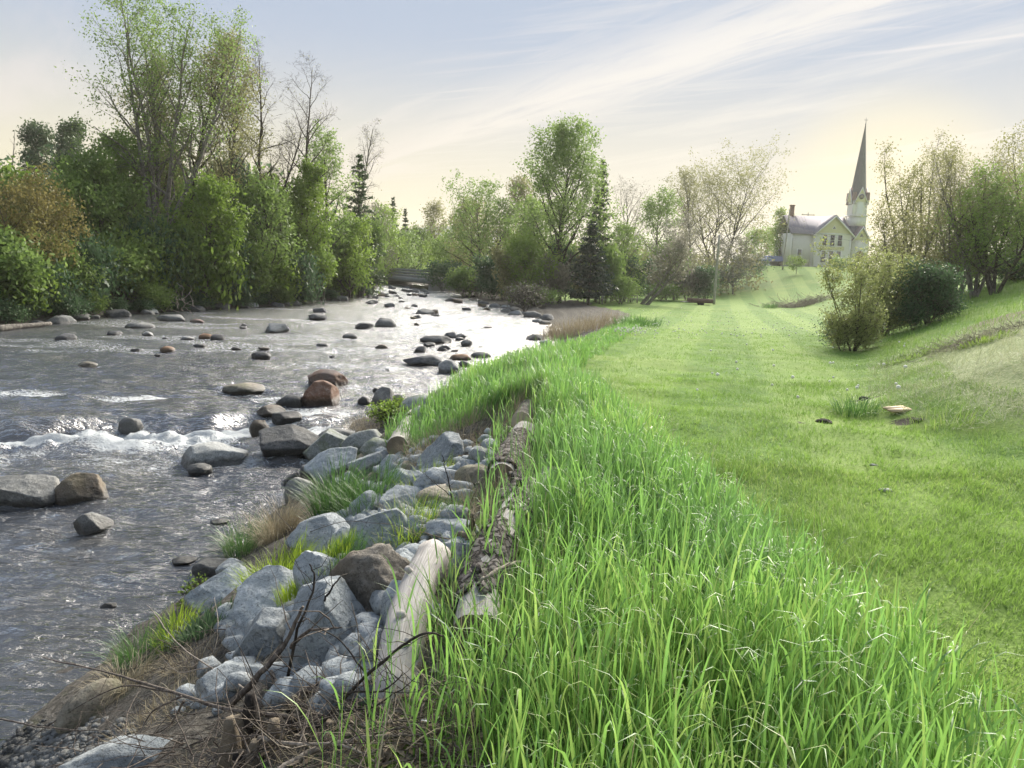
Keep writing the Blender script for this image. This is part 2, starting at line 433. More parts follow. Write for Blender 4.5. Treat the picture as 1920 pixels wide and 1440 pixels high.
mm = n.ss(n.math('ADD', n.math('MULTIPLY', sp.outputs[0], 1.0), n.math('MULTIPLY', n.math('SUBTRACT', n2, 0.5), 0.5)), 0.35, 0.65)
c = n.mix(n.math('MULTIPLY', sp.outputs[1], 0.85), g, h_)
c = n.mix(n.ss(n.math('ADD', sp.outputs[2], n.math('MULTIPLY', n.math('SUBTRACT', n3, 0.5), 0.6)), 0.3, 0.7), c, b_)
c = n.mix(n.ss(n.math('ADD', at.outputs['Alpha'], n.math('MULTIPLY', n.math('SUBTRACT', n3, 0.5), 0.9)), 0.45, 0.75), c, (0.045, 0.04, 0.03))
c = n.mix(mm, c, s_)
principled(n, out, c, 0.95, n3, 0.8, 0.05, 0.1)
M['ground'] = m
me = mesh_np('ground', V, F, m, True, {'zone': zone})
add('ground', me, label='mown green lawn, bank soil and slopes on both sides of the river', cat='ground', kind='structure')

# ------------------------------------------------------------------ the river
wx = axis(-11.0, -2.2, 0.075, -60, 9, 1.03)
wy = axis(3.2, 17.0, 0.075, -30, 150, 1.018)
WX, WY = np.meshgrid(wx, wy)
WZ = water_level(WX, WY)
xr, xl = np.interp(WY, RY, RX), np.interp(WY, LY, LX)
dR = rapid_y(WX)
d = WY-dR
rough_far = 0.5+0.5*sstep(40, 15, WY)
# swells run across the stream, small chop on top
w1 = fbm(WX*0.55+0.25*WY, WY*1.25, oct=3, seed=31)
w2 = fbm(WX*1.9+0.6*WY, WY*3.4, oct=3, seed=37)
w3 = 1-np.abs(fbm(WX*3.1+WY, WY*5.8, oct=2, seed=41))
edge = sstep(0, 0.8, xr-WX)*sstep(0, 0.8, WX-xl)
amp = 0.35+0.65*edge
WZ = WZ + amp*(0.034*w1 + 0.026*w2 + 0.020*(w3-0.6))
lw = sstep(-4.2, -5.6, WX)
lip = np.exp(-((d-0.15)/0.45)**2)
WZ = WZ + lw*(0.05*lip*fbm(WX*1.7, WY*0.7, oct=2, seed=43))
below = lw*np.exp(-((d+0.95)/0.55)**2)
WZ = WZ + below*(0.10+0.15*fbm(WX*1.9, WY*2.6, oct=5, seed=47, gain=0.6))
chop = lw*sstep(0.2, 1.5, -d)*np.exp(-np.clip(-d-1.0, 0, None)/2.2)
WZ = WZ + chop*0.05*fbm(WX*2.1, WY*2.8, oct=3, seed=49)
up = np.exp(-((d-1.9)/0.8)**2)*lw
WZ = WZ + up*0.05*fbm(WX*1.2, WY*2.4, oct=3, seed=51)
tumble = sstep(-6.0, -4.6, WX)*sstep(-2.4, -3.4, WX)*sstep(11.3, 12.4, WY)*(1-sstep(15.0, 16.4, WY))
WZ = WZ + tumble*0.05*fbm(WX*2.4, WY*2.4, oct=3, seed=53)
foam = np.zeros_like(WX)
foam = np.maximum(foam, 1.6*lw*sstep(0.34, 0.66, -d)*np.exp(-np.clip(-d-0.9, 0, None)/1.5)*(0.75+0.5*fbm(WX*1.3, WY*2.0, oct=3, seed=65)))
foam = np.maximum(foam, 0.62*chop)
foam = np.maximum(foam, 0.80*up*sstep(-0.4, 0.5, fbm(WX*0.6, WY*1.8, oct=3, seed=57)))
foam = np.maximum(foam, 0.85*tumble*sstep(-0.5, 0.5, fbm(WX*1.1, WY*1.1, oct=3, seed=59)))
riff = sstep(0.15, 0.75, fbm(WX*0.22, WY*0.5, oct=3, seed=61))*sstep(15.5, 19, WY)
foam = np.maximum(foam, 0.52*riff*edge)
FOAM_ROCKS = []
# ------------------------------------------------------------------ stones
def rock_mat(name, dark, light, speck, warm=None, scale=1.0, wet=True, moss=0.0):
    m, n, out = new_mat(name)
    tc = n.add('ShaderNodeTexCoord'); oi = n.add('ShaderNodeObjectInfo'); geo = n.add('ShaderNodeNewGeometry')
    v = n.add('ShaderNodeVectorMath', operation='ADD'); n.link(geo.outputs['Position'], v.inputs[0])
    cb = n.add('ShaderNodeCombineXYZ'); r9 = n.math('MULTIPLY', oi.outputs['Random'], 40.0)
    n.link(r9, cb.inputs[0]); n.link(r9, cb.inputs[1]); n.link(cb.outputs[0], v.inputs[1])
    P = v.outputs[0]
    a = n.noise(P, 2.2*scale, 6.0, 0.6, 0.5); b = n.noise(P, 13*scale, 8.0, 0.75); s = n.noise(P, 46*scale, 4.0, 0.7)
    c = n.mix(n.ss(a, 0.3, 0.7), dark, light)
    c = n.mix(n.math('MULTIPLY', n.ss(b, 0.46, 0.66), 0.70), c, speck)
    c = n.mix(n.math('MULTIPLY', n.ss(s, 0.53, 0.64), 0.62), c, tuple(x*0.35 for x in dark))
    cr = n.noise(P, 3.2*scale, 3.0, 0.5, 2.2)
    c = n.mix(n.math('MULTIPLY', n.math('SUBTRACT', 1.0, n.ss(n.math('ABSOLUTE', n.math('SUBTRACT', cr, 0.5)), 0.0, 0.012)), 0.55), c, tuple(x*0.3 for x in dark))
    li = n.noise(P, 7.0*scale, 6.0, 0.7)
    c = n.mix(n.math('MULTIPLY', n.ss(li, 0.60, 0.70), 0.35), c, (0.42, 0.42, 0.36))
    c = n.mix(n.math('MULTIPLY', n.ss(n.noise(P, 1.8*scale, 4.0, 0.6), 0.52, 0.72), 0.45), c, tuple(0.5*x+0.5*y for x, y in zip(dark, (0.20, 0.17, 0.12))))
    if warm: c = n.mix(n.math('MULTIPLY', n.ss(n.noise(P, 1.3*scale, 4.0), 0.45, 0.68), 0.75), c, warm)
    br = n.math('ADD', 0.82, n.math('MULTIPLY', oi.outputs['Random'], 0.36))
    hs = n.add('ShaderNodeHueSaturation'); n.link(c, hs.inputs['Color']); n.link(br, hs.inputs['Value'])
    c = hs.outputs[0]
    if moss > 0:
        nz = n.add('ShaderNodeSeparateXYZ'); n.link(geo.outputs['Normal'], nz.inputs[0])
        mk = n.math('MULTIPLY', n.ss(n.noise(P, 3.5, 5.0, 0.65), 0.46, 0.62), moss)
        c = n.mix(mk, c, (0.14, 0.17, 0.07))
    rough = 0.82
    if wet:
        pz = n.add('ShaderNodeSeparateXYZ'); n.link(geo.outputs['Position'], pz.inputs[0])
        wl = n.math('ADD', pz.outputs[2], n.math('MULTIPLY', n.math('SUBTRACT', b, 0.5), 0.12))
        py_ = n.ss(pz.outputs[1], 12.0, 15.0)
        wl = n.math('SUBTRACT', wl, n.math('MULTIPLY', py_, 0.33))
        wt = n.math('SUBTRACT', 1.0, n.ss(wl, -1.72, -1.58))
        c = n.mix(n.math('MULTIPLY', wt, 0.75), c, (0.02, 0.02, 0.018))
        rough = n.math('SUBTRACT', 0.82, n.math('MULTIPLY', wt, 0.5))
    h = n.math('ADD', n.math('MULTIPLY', a, 0.8), n.math('ADD', n.math('MULTIPLY', b, 0.5), n.math('MULTIPLY', s, 0.15)))
    principled(n, out, c, rough, h, 1.0, 0.06, 0.3)
    return m
M['granite'] = rock_mat('granite', (0.26, 0.29, 0.305), (0.42, 0.46, 0.475), (0.60, 0.63, 0.64))
M['granite_mossy'] = rock_mat('granite_mossy', (0.21, 0.235, 0.225), (0.36, 0.38, 0.37), (0.52, 0.54, 0.52), moss=0.55)
M['basalt'] = rock_mat('basalt', (0.065, 0.068, 0.07), (0.125, 0.128, 0.13), (0.20, 0.205, 0.20))
M['rock_grey'] = rock_mat('rock_grey', (0.13, 0.135, 0.13), (0.24, 0.24, 0.23), (0.33, 0.33, 0.31))
M['rock_pale'] = rock_mat('rock_pale', (0.26, 0.27, 0.26), (0.38, 0.39, 0.38), (0.48, 0.48, 0.46))
M['rock_brown'] = rock_mat('rock_brown', (0.14, 0.11, 0.08), (0.24, 0.195, 0.15), (0.30, 0.27, 0.22), (0.17, 0.15, 0.09))
M['rock_red'] = rock_mat('rock_red', (0.16, 0.085, 0.055), (0.26, 0.15, 0.10), (0.33, 0.27, 0.22), (0.18, 0.16, 0.15))
M['rock_orange'] = rock_mat('rock_orange', (0.22, 0.12, 0.06), (0.36, 0.21, 0.11), (0.36, 0.27, 0.18), (0.10, 0.085, 0.07))
M['rock_tan'] = rock_mat('rock_tan', (0.24, 0.21, 0.155), (0.36, 0.32, 0.25), (0.42, 0.39, 0.31), moss=0.3)
M['conglomerate'] = rock_mat('conglomerate', (0.16, 0.145, 0.12), (0.27, 0.245, 0.21), (0.40, 0.37, 0.33), (0.21, 0.17, 0.12), 1.6)

ICO = {}
def ico(k):
    if k not in ICO:
        bm = bmesh.new(); bmesh.ops.create_icosphere(bm, subdivisions=k, radius=1.0)
        bm.verts.ensure_lookup_table()
        ICO[k] = (np.array([v.co[:] for v in bm.verts]), np.array([[v.index for v in f.verts] for f in bm.faces], dtype=np.int32))
        bm.free()
    return ICO[k]
def rock_shape(seed, ax, level=4, angular=0.75, rough=0.05, planes=11, extra=()):
    rg = np.random.default_rng(seed)
    v, f = ico(level); v = v.copy()
    ph = rg.random()*6.28
    for i in range(planes):
        zz = 1-2*(i+0.5)/planes; a = ph+i*2.39996+rg.normal(0, 0.35)
        r = math.sqrt(1-zz*zz)
        nv = np.array([r*math.cos(a), r*math.sin(a), zz])+rg.normal(0, 0.22, 3); nv /= np.linalg.norm(nv)
        dlim = 1-angular*rg.uniform(0.18, 0.52)
        ex = np.clip(v@nv-dlim, 0, None)
        v -= ex[:, None]*nv[None, :]*0.96
    for nv, dlim in extra:
        nv = np.array(nv, float); nv /= np.linalg.norm(nv)
        v -= np.clip(v@nv-dlim, 0, None)[:, None]*nv[None, :]
    mn, mx = v.min(0), v.max(0)
    v = (v-(mn+mx)/2)/((mx-mn)/2)
    q = v*1.35+seed*3.17
    nn = fbm(q[:, 0], q[:, 1], q[:, 2], oct=4, seed=seed % 97)
    nr = v/np.linalg.norm(v, axis=1)[:, None]
    v = v*(1+rough*nn)[:, None]
    q = v*6.0+seed
    v = v+nr*(rough*0.45*fbm(q[:, 0], q[:, 1], q[:, 2], oct=2, seed=5))[:, None]
    return v*np.array(ax)[None, :], f
def rotm(ax, a):
    return np.array(Matrix.Rotation(a, 3, ax))
TAKEN = []
def stone(name, px, py, w, h, mat, label, cat='boulder', group=None, water=False, seed=None, tilt=0.0, sink=0.30, angular=0.75,
          rough=0.05, level=4, deep=0.85, planes=11, yaw=None, foam_k=0.0, extra=(), parent=None):
    seed = seed if seed is not None else int(px*7+py*13)
    rg = np.random.default_rng(seed)
    cp = hitw(px, py+h*0.25) if water else hit(px, py+h*0.15)
    Y = cp[1]
    d = ray(px, py); elev = math.atan2(-d[2], math.hypot(d[0], d[1]))
    dist = Y/d[1]                                     # along-axis depth in camera units
    a = 0.5*w*dist/FPX*(1.0 if water else 1.34); hv = 0.5*h*dist/FPX*(1.0 if water else 1.30)
    b = a*deep
    c2 = max(hv*hv-(b*math.sin(elev))**2, 0)/max(math.cos(elev)**2, 0.2)
    c = math.sqrt(c2)
    if c < 0.42*hv or c < 0.2*a:
        c = max(0.30*a, 0.55*hv); b = max(math.sqrt(max(hv*hv-(c*math.cos(elev))**2, 0.01*hv*hv))/max(math.sin(elev), 0.08), 0.45*a)
        b = min(b, 1.3*a)
    c_full = c/(1-sink*0.55)
    v, f = rock_shape(seed, (a*1.04, b, c_full), level, angular, rough, planes, extra)
    yw = rg.uniform(-0.35, 0.35) if yaw is None else yaw
    Rt = rotm('Z', yw-math.atan2(d[0], d[1])) @ rotm('Y', tilt)
    v = v @ Rt.T
    ground_z = float(water_level(cp[0], cp[1])) if water else gz(cp[0], cp[1])
    base = EYE + d*dist
    z = base[2] - c_full*(0.12 if water else 0.06)
    zmin = v[:, 2].min()
    z = min(z, ground_z - zmin*(1-sink*0.9))          # never hovering
    loc = np.array([base[0], base[1], z])
    me = mesh_np(name, v, f, M[mat], True)
    o = add(name, me, parent, label, cat, group, None, loc)
    if water: FOAM_ROCKS.append((loc[0], loc[1], a, foam_k))
    TAKEN.append((loc[0], loc[1], a*0.8))
    return o

# riverside blocks, in pixels of a 2.4x enlargement of the bank
def rip(cx, cy, w, h, mat, label, **kw):
    return stone(kw.pop('name', 'boulder'), 300+cx/2.4, 700+cy/2.4, w/2.4, h/2.4, mat, label, group='blocks of the rocky bank', **kw)
rip(785, 1165, 320, 330, 'granite', 'largest blue-grey triangular granite block, pointed top, in the middle of the near rock bank', level=5, angular=0.95, planes=9, deep=0.8, seed=911,
    extra=[((-0.75, -0.2, 0.62), 0.42), ((0.72, -0.25, 0.62), 0.40), ((0.0, -0.9, 0.25), 0.55)])
rip(470, 1212, 200, 215, 'granite', 'blocky blue-grey granite boulder left of the pointed one, flat dark front face', level=5, angular=0.95, planes=9, extra=[((-0.8, -0.1, 0.6), 0.5), ((0.1, -0.95, 0.1), 0.55)])
rip(508, 1040, 255, 210, 'granite', 'smooth sloping blue-grey boulder with a cracked dark underside, below the lime grass', level=5, angular=0.85, tilt=0.2, extra=[((-0.5, -0.4, 0.75), 0.5)])
rip(275, 992, 225, 165, 'granite', 'angular grey boulder nearest the water beside the lime grass tuft', level=5, angular=0.9, extra=[((-0.3, -0.5, 0.8), 0.5)])
rip(745, 948, 175, 215, 'granite', 'upright grey boulder leaning between the lime grass and the brown pitted rock', level=5, angular=0.8, tilt=-0.35)
brk = rip(988, 978, 350, 275, 'conglomerate', 'large brown pitted rock with a hollow, left of the pale log', level=5, angular=0.6, rough=0.11, deep=0.75, seed=77)
rip(330, 885, 105, 75, 'granite', 'small grey stone poking out beside the straw and lime grass', level=4)
rip(935, 1292, 135, 170, 'granite', 'squared grey block at the foot of the pale log', level=5, angular=0.95, planes=8, extra=[((0.9, -0.4, 0.1), 0.45), ((-0.3, -0.9, 0.2), 0.5)])
rip(362, 1385, 270, 160, 'granite', 'rounded blue-grey boulder behind the dead twigs at the bottom of the rock bank', level=5, angular=0.7, seed=412)
rip(1080, 1088, 140, 195, 'granite', 'grey slab wedged against the left side of the pale log', level=4, angular=0.9, tilt=-0.3)
rip(985, 728, 195, 172, 'granite', 'pale smooth-faced rectangular block in the centre of the rock bank', level=5, angular=0.9, planes=8, extra=[((0, -0.8, 0.6), 0.5)])
rip(740, 742, 235, 150, 'granite', 'wedge-shaped grey block tilted to the left in the centre of the rock bank', level=5, angular=0.9, tilt=-0.25)
rip(845, 765, 112, 112, 'granite', 'cracked grey block wedged between two larger ones above the green moss', level=4, angular=0.85)
rip(755, 660, 98, 62, 'granite', 'small flat grey stone under the dark sedge clump', level=4)
rip(850, 657, 98, 72, 'granite', 'small rounded grey stone right of the flat one under the dark sedge', level=4)
rip(975, 835, 205, 85, 'granite', 'flat grey stone directly above the brown pitted rock', level=4, angular=0.8)
rip(1125, 577, 195, 112, 'granite', 'long rounded pale grey boulder above the weeds mid-bank', level=5, angular=0.7, seed=311)
rip(945, 607, 135, 112, 'granite', 'three-cornered grey boulder left of the long rounded one', level=4, angular=0.9)
rip(1070, 622, 92, 72, 'granite', 'small grey stone tucked under the long rounded boulder', level=4)
rip(850, 602, 155, 100, 'granite_mossy', 'grey boulder half hidden behind the dark sedge clump', level=4)
rip(640, 548, 115, 112, 'rock_grey', 'brown-grey boulder at the water left of the dark sedge clump', level=4, water=False)
rip(600, 502, 72, 80, 'basalt', 'small dark wet rock standing in the water below the mossy slab', level=4)
rip(675, 457, 85, 72, 'basalt', 'dark grey stone between the wet rock and the pale slanted block', level=4)
rip(780, 425, 175, 125, 'granite', 'pale grey slanted block behind the dark sedge clump', level=5, angular=0.85, tilt=-0.3)
rip(955, 417, 155, 112, 'granite', 'grey boulder with a sharp shaded front edge in the upper rock bank', level=5, angular=0.9)
rip(1055, 437, 105, 100, 'granite', 'pale chunky block right of the sharp-edged boulder', level=4, angular=0.9)
rip(1110, 492, 145, 92, 'granite', 'flat pale block below the chunky one in the upper rock bank', level=4, angular=0.85)
rip(1165, 482, 92, 62, 'granite', 'small pale wedge on the seam of the flat blocks, upper rock bank', level=4)
rip(1258, 492, 175, 112, 'granite', 'broad pale block beneath the peaked grey boulder', level=4, angular=0.85)
rip(1285, 402, 190, 165, 'granite', 'peaked pale grey boulder at the top of the rock bank under the grass', level=5, angular=0.9, extra=[((-0.7, -0.3, 0.6), 0.5)])
rip(1332, 350, 75, 62, 'granite', 'small rounded grey stone on top behind the peaked boulder', level=4)
rip(1435, 392, 90, 82, 'granite_mossy', 'dark rounded green-grey stone left of the bark-covered log', level=4, angular=0.35)
rip(1425, 476, 150, 95, 'rock_tan', 'round tan boulder beside the end of the bark-covered log', level=5, angular=0.25)
rip(1300, 548, 205, 75, 'rock_tan', 'low mossy stone behind the weeds mid-bank', level=4, angular=0.4)
rip(985, 340, 125, 72, 'granite_mossy', 'grey stone below the birch log near the water', level=4)
rip(930, 312, 160, 92, 'granite_mossy', 'dark streaked grey boulder beside the yellow-green shrub', level=4, angular=0.7)
rip(765, 342, 190, 122, 'granite_mossy', 'long slanted mossy slab running down into the water by the black boulder', level=5, angular=0.8, tilt=-0.45)
rip(800, 287, 125, 62, 'rock_grey', 'low rounded stone behind the black boulder at the water', level=4, angular=0.4)
rip(1310, 697, 165, 72, 'granite', 'flat blue-grey stone above the top end of the pale log', level=4)
rip(1385, 777, 135, 62, 'granite', 'blue-grey stone right behind the top end of the pale log', level=4)
rip(1370, 885, 95, 180, 'granite', 'dark blue-grey stone standing between the two logs', level=4, angular=0.85)
rip(1170, 147, 130, 75, 'granite_mossy', 'smooth greenish boulder under the grass at the water, top of the bank', level=4, angular=0.35)
rip(1205, 182, 100, 55, 'rock_pale', 'pale smooth stone just above the birch log', level=4, angular=0.4)
rip(1120, 425, 55, 42, 'rock_tan', 'small tan stone in the upper rock bank', level=3)
rip(1200, 415, 65, 38, 'rock_brown', 'small pinkish brown stone left of the peaked boulder', level=3)
rip(1060, 532, 85, 62, 'granite', 'small grey stone above the three-cornered boulder', level=3)
# hollow in the brown rock
_h = hit(300+945/2.4, 700+935/2.4, 0.25)
# shore stones bottom left
stone('boulder', 170, 1330, 92, 56, 'rock_tan', 'long smooth tan stone lying half in the water below the straw tuft', level=5, angular=0.2, tilt=-0.55, deep=0.55, rough=0.03, seed=64, sink=0.35)
stone('boulder', 245, 1425, 170, 70, 'granite', 'pale lichen-covered boulder cut by the bottom edge of the picture', level=5, angular=0.5, seed=29)
stone('boulder', 398, 1066, 70, 34, 'rock_grey', 'wet grey slab at the waterline below the sedge', level=4, angular=0.7, water=True, seed=18)
stone('boulder', 345, 1050, 44, 16, 'basalt', 'small black wet stone in the water left of the wet slab', level=3, water=True)
stone('boulder', 412, 977, 34, 12, 'basalt', 'thin dark stone breaking the water near the sedge tuft', level=3, water=True)
stone('boulder', 204, 1134, 26, 12, 'basalt', 'small black pebble-like stone in the near shallows', level=3, water=True)
stone('boulder', 130, 1265+0, 0.1+60, 24, 'rock_brown', 'low brown stone at the water left of the sedge on the shore', level=3, water=False, seed=90)

# stones in the stream
def riv(px, py, w, h, mat, label, **kw):
    return stone('river_rock', px, py, w, h, mat, label, 'rock', 'rocks standing in the river', water=True, sink=kw.pop('sink', 0.42), **kw)
riv(553, 832, 120, 56, 'basalt', 'large black flat-topped boulder in the water beside the rock bank', level=5, angular=0.85, foam_k=0.3, seed=52)
riv(402, 853, 108, 46, 'rock_pale', 'light grey flat-topped boulder alone below the rapid', level=5, angular=0.85, foam_k=0.4, seed=31)
riv(375, 880, 44, 22, 'rock_grey', 'small round stone in front of the light grey boulder', level=4, angular=0.3)
riv(42, 927, 124, 64, 'rock_grey', 'big grey boulder at the left edge of the picture', level=5, angular=0.8, foam_k=0.2, seed=19)
riv(153, 920, 90, 64, 'rock_brown', 'round brown boulder right of the big grey one at the left edge', level=5, angular=0.65, foam_k=0.2, seed=23)
riv(176, 982, 62, 46, 'rock_grey', 'angular grey-green stone below the two boulders at the left edge', level=4, angular=0.85)
riv(614, 712, 74, 40, 'rock_red', 'rear one of the two red-brown boulders in midstream', level=5, angular=0.65, sink=0.3, seed=12)
riv(601, 741, 74, 54, 'rock_red', 'front one of the two red-brown boulders in midstream', level=5, angular=0.75, sink=0.3, seed=14)
riv(542, 752, 46, 22, 'basalt', 'dark stone left of the two red-brown boulders', level=4, angular=0.6)
riv(508, 772, 54, 22, 'rock_brown', 'flat olive-brown stone at the head of the chute', level=4, angular=0.85, foam_k=0.5)
riv(537, 784, 52, 26, 'basalt', 'black wedge-shaped stone right of the olive-brown one', level=4, angular=0.9, foam_k=0.5)
riv(490, 803, 40, 32, 'rock_brown', 'small dark pointed stone in the white water', level=4, angular=0.9, foam_k=0.7)
riv(245, 800, 42, 30, 'rock_pale', 'pale rounded stone wrapped in foam in the middle of the rapid', level=4, angular=0.3, foam_k=1.4)
riv(722, 748, 44, 40, 'rock_grey', 'grey-brown rounded boulder off the tip of the grassy bank', level=5, angular=0.6)
riv(683, 752, 25, 17, 'basalt', 'small dark three-cornered stone left of the grey-brown boulder', level=3)
riv(707, 732, 17, 10, 'basalt', 'tiny dark stone behind the grey-brown boulder', level=3)
riv(745, 752, 26, 22, 'basalt', 'dark stone touching the right side of the grey-brown boulder', level=3)
riv(458, 728, 76, 20, 'rock_tan', 'long pale olive stone awash upstream of the rapid', level=4, angular=0.4, foam_k=0.5)
riv(842, 690, 40, 30, 'rock_pale', 'pale grey rounded boulder farthest right in midstream', level=4, angular=0.5, sink=0.3)
riv(796, 677, 76, 22, 'basalt', 'long flat black rock left of the pale rounded boulder', level=4, angular=0.8)
riv(863, 671, 40, 14, 'rock_orange', 'flat rusty brown stone behind the pale rounded boulder', level=3)
riv(872, 684, 24, 14, 'basalt', 'small dark stone against the right side of the pale boulder', level=3)
riv(902, 667, 37, 14, 'rock_grey', 'smooth oval grey stone right of the rusty one', level=4, angular=0.2)
riv(788, 656, 25, 13, 'basalt', 'dark slanted stone upstream of the long flat black rock', level=3)
riv(818, 638, 58, 18, 'basalt', 'long low dark rock with a raised right end in midstream', level=4, angular=0.5)
riv(845, 630, 24, 14, 'rock_grey', 'grey hump at the right end of the long low dark rock', level=3)
riv(863, 631, 22, 11, 'rock_grey', 'small grey stone right of the hump in midstream', level=3)
riv(875, 645, 22, 16, 'rock_grey', 'small peaked grey stone in midstream', level=3, angular=0.9)
riv(834, 652, 22, 9, 'rock_grey', 'small flat oval stone below the long low dark rock', level=3)
riv(805, 646, 21, 8, 'basalt', 'thin dark stone under the left end of the long low rock', level=3)
riv(723, 608, 38, 20, 'rock_grey', 'smooth rounded dark grey boulder upstream, largest near the far left bank', level=4, angular=0.25)
riv(682, 612, 34, 13, 'basalt', 'low black rock left of the smooth rounded boulder', level=3)
riv(656, 631, 27, 11, 'rock_grey', 'small oval stone downstream of the low black rock', level=3, angular=0.2)
riv(715, 651, 25, 10, 'rock_brown', 'low brown three-cornered stone in open water', level=3)
riv(520, 617, 42, 22, 'rock_pale', 'peaked two-tone boulder, pale left side and dark right side', level=4, angular=0.95, sink=0.3)
riv(595, 595, 32, 13, 'rock_grey', 'grey stone off the far left bank, flat top', level=3)
riv(600, 583, 26, 11, 'basalt', 'dark slanted stone close under the far left bank', level=3)
riv(386, 632, 26, 12, 'rock_orange', 'orange half of a pair of stones near the far left bank', level=3, angular=0.4)
riv(409, 634, 26, 13, 'basalt', 'dark half of a pair of stones near the far left bank', level=3, angular=0.4)
riv(490, 667, 34, 15, 'basalt', 'dark blue-black domed stone in midstream', level=4, angular=0.2, foam_k=0.5)
riv(314, 656, 25, 13, 'rock_orange', 'small orange-brown round stone in the left of the stream', level=3, angular=0.2, foam_k=0.5)
riv(122, 634, 36, 16, 'basalt', 'dark split stone near the left end of the far bank', level=3, foam_k=0.5)
riv(262, 611, 50, 12, 'rock_grey', 'long flat grey rock close to the far left bank', level=3, angular=0.6)
riv(370, 603, 24, 9, 'rock_red', 'small reddish stone close to the far left bank', level=3)
riv(322, 597, 48, 14, 'rock_grey', 'grey boulder at the foot of the root tangle on the far bank', level=4)
riv(215, 625, 26, 9, 'basalt', 'dark low hump right of the split stone', level=3, foam_k=0.4)
riv(277, 627, 20, 10, 'rock_pale', 'small pale pointed stone off the far left bank', level=3)
riv(350, 635, 26, 9, 'rock_pale', 'small flat pale stone left of the orange and dark pair', level=3)
riv(376, 649, 24, 8, 'basalt', 'small dark stone below the orange and dark pair', level=3)
riv(165, 684, 32, 11, 'rock_tan', 'pale stone just under the surface in the left of the stream', level=3, foam_k=0.5)
riv(605, 648, 25, 9, 'rock_grey', 'grey stone awash in midstream left of the open water', level=3, foam_k=0.5)
riv(968, 702, 32, 20, 'rock_grey', 'dark grey rock at the foot of the grassy bank on the right', level=4)
riv(1000, 663, 44, 18, 'basalt', 'black rock under the overhanging grass at the right bank', level=4)
riv(1004, 634, 34, 14, 'rock_grey', 'grey flat rock at the right bank upstream of the black one', level=4)
riv(1022, 644, 22, 12, 'rock_pale', 'small pale stone against the right bank', level=3)
riv(797, 586, 36, 12, 'rock_grey', 'cluster-topped grey rock in the upper river', level=3)
riv(782, 595, 17, 8, 'basalt', 'small dark three-cornered stone in front of the upper grey rock', level=3)
riv(851, 563, 32, 9, 'basalt', 'dark flat rock near the right bank of the upper river', level=3)
riv(730, 573, 20, 9, 'rock_grey', 'rounded grey stone in the upper river near the left bank', level=3)
rg = np.random.default_rng(5)
FAR_L = 'small dark stone scattered in the upper river below the bridge'
FAR_G = 'small stones in the upper river'
for k in range(46):
    if k < 24: px, py = rg.uniform(690, 800), rg.uniform(538, 556)
    else: px, py = rg.uniform(690, 940), rg.uniform(556, 605)
    w = rg.uniform(9, 22)*(0.7+0.3*(py-530)/60)
    P_ = hitw(px, py)
    if P_[0] < np.interp(P_[1], LY, LX)+0.3 or P_[0] > np.interp(P_[1], RY, RX)-0.3: continue
    stone('river_stone', px, py, w, w*rg.uniform(0.32, 0.5), rg.choice(['basalt', 'rock_grey', 'basalt', 'rock_brown']), FAR_L, 'stone', FAR_G, water=True, sink=0.4, level=3, seed=1000+k, angular=0.95, rough=0.12)
MID_L = 'small half-submerged stone in the middle reach of the river'
for k in range(16):
    px, py = rg.uniform(60, 960), rg.uniform(606, 730)
    P_ = hitw(px, py)
    if P_[0] < np.interp(P_[1], LY, LX)+0.5 or P_[0] > np.interp(P_[1], RY, RX)-0.5: continue
    w = rg.uniform(9, 20)
    stone('river_stone', px, py, w, w*rg.uniform(0.28, 0.42), rg.choice(['basalt', 'rock_grey', 'basalt', 'rock_brown']), MID_L, 'stone', 'small stones in the middle river', water=True, sink=0.55, level=3, seed=2000+k, foam_k=0.4, angular=0.95, rough=0.12)
for k in range(34):                                   # both banks
    left = k < 22
    px = rg.uniform(10, 690) if left else rg.uniform(900, 1030)
    Yb = np.interp(px, [0, 300, 540, 690], [30, 40, 49, 68]) if left else np.interp(px, [900, 935, 1015, 1030], [62, 55, 43, 32])
    X_ = (np.interp(Yb, LY, LX)+rg.uniform(-0.3, 0.5)) if left else (np.interp(Yb, RY, RX)+rg.uniform(-0.5, 0.6))
    r = rg.uniform(0.25, 0.6)
    v, f = rock_shape(3000+k, (r, r*0.8, r*0.55), 3, 0.8)
    z = max(float(water_level(X_, Yb)), gz(X_, Yb))
    add('bank_stone', mesh_np('bank_stone', v, f, M[rg.choice(['rock_grey', 'basalt', 'rock_grey', 'rock_pale'])], True), None,
        'grey stone along the foot of the far left river bank' if left else 'grey stone along the foot of the right river bank upstream', 'stone',
        'stones along the far left bank' if left else 'stones along the upper right bank', None, (X_, Yb, z+r*0.08))

# ------------------------------------------------------------------ water surface (foam wraps the stones)
for (fx, fy, fr, fk) in FOAM_ROCKS:
    if fk <= 0 and fr < 0.25: fk = 0.15
    sel = (np.abs(WX-fx) < fr*5+0.6) & (np.abs(WY-fy) < fr*6+0.6)
    if not sel.any(): continue
    dx, dy = (WX[sel]-fx)/(fr+0.02), (WY[sel]-fy)/(fr+0.02)
    rr = np.hypot(dx, dy)
    ring = np.exp(-((rr-1.05)/0.28)**2)*(0.35+0.45*fk)
    tail = np.exp(-(dx/0.9)**2)*np.where(dy < 0, np.exp(dy/2.2), 0)*sstep(0.8, 1.2, rr)*0.65*fk
    foam[sel] = np.maximum(foam[sel], np.maximum(ring, tail))
    WZ[sel] += 0.25*fr*np.exp(-((rr-1.1)/0.35)**2)*np.where(dy > 0, 1, -0.6)*min(1, fk+0.3)*0.35
V = np.stack([WX, WY, WZ], -1).reshape(-1, 3)
ny, nx = WX.shape
ii = np.arange(ny*nx).reshape(ny, nx)
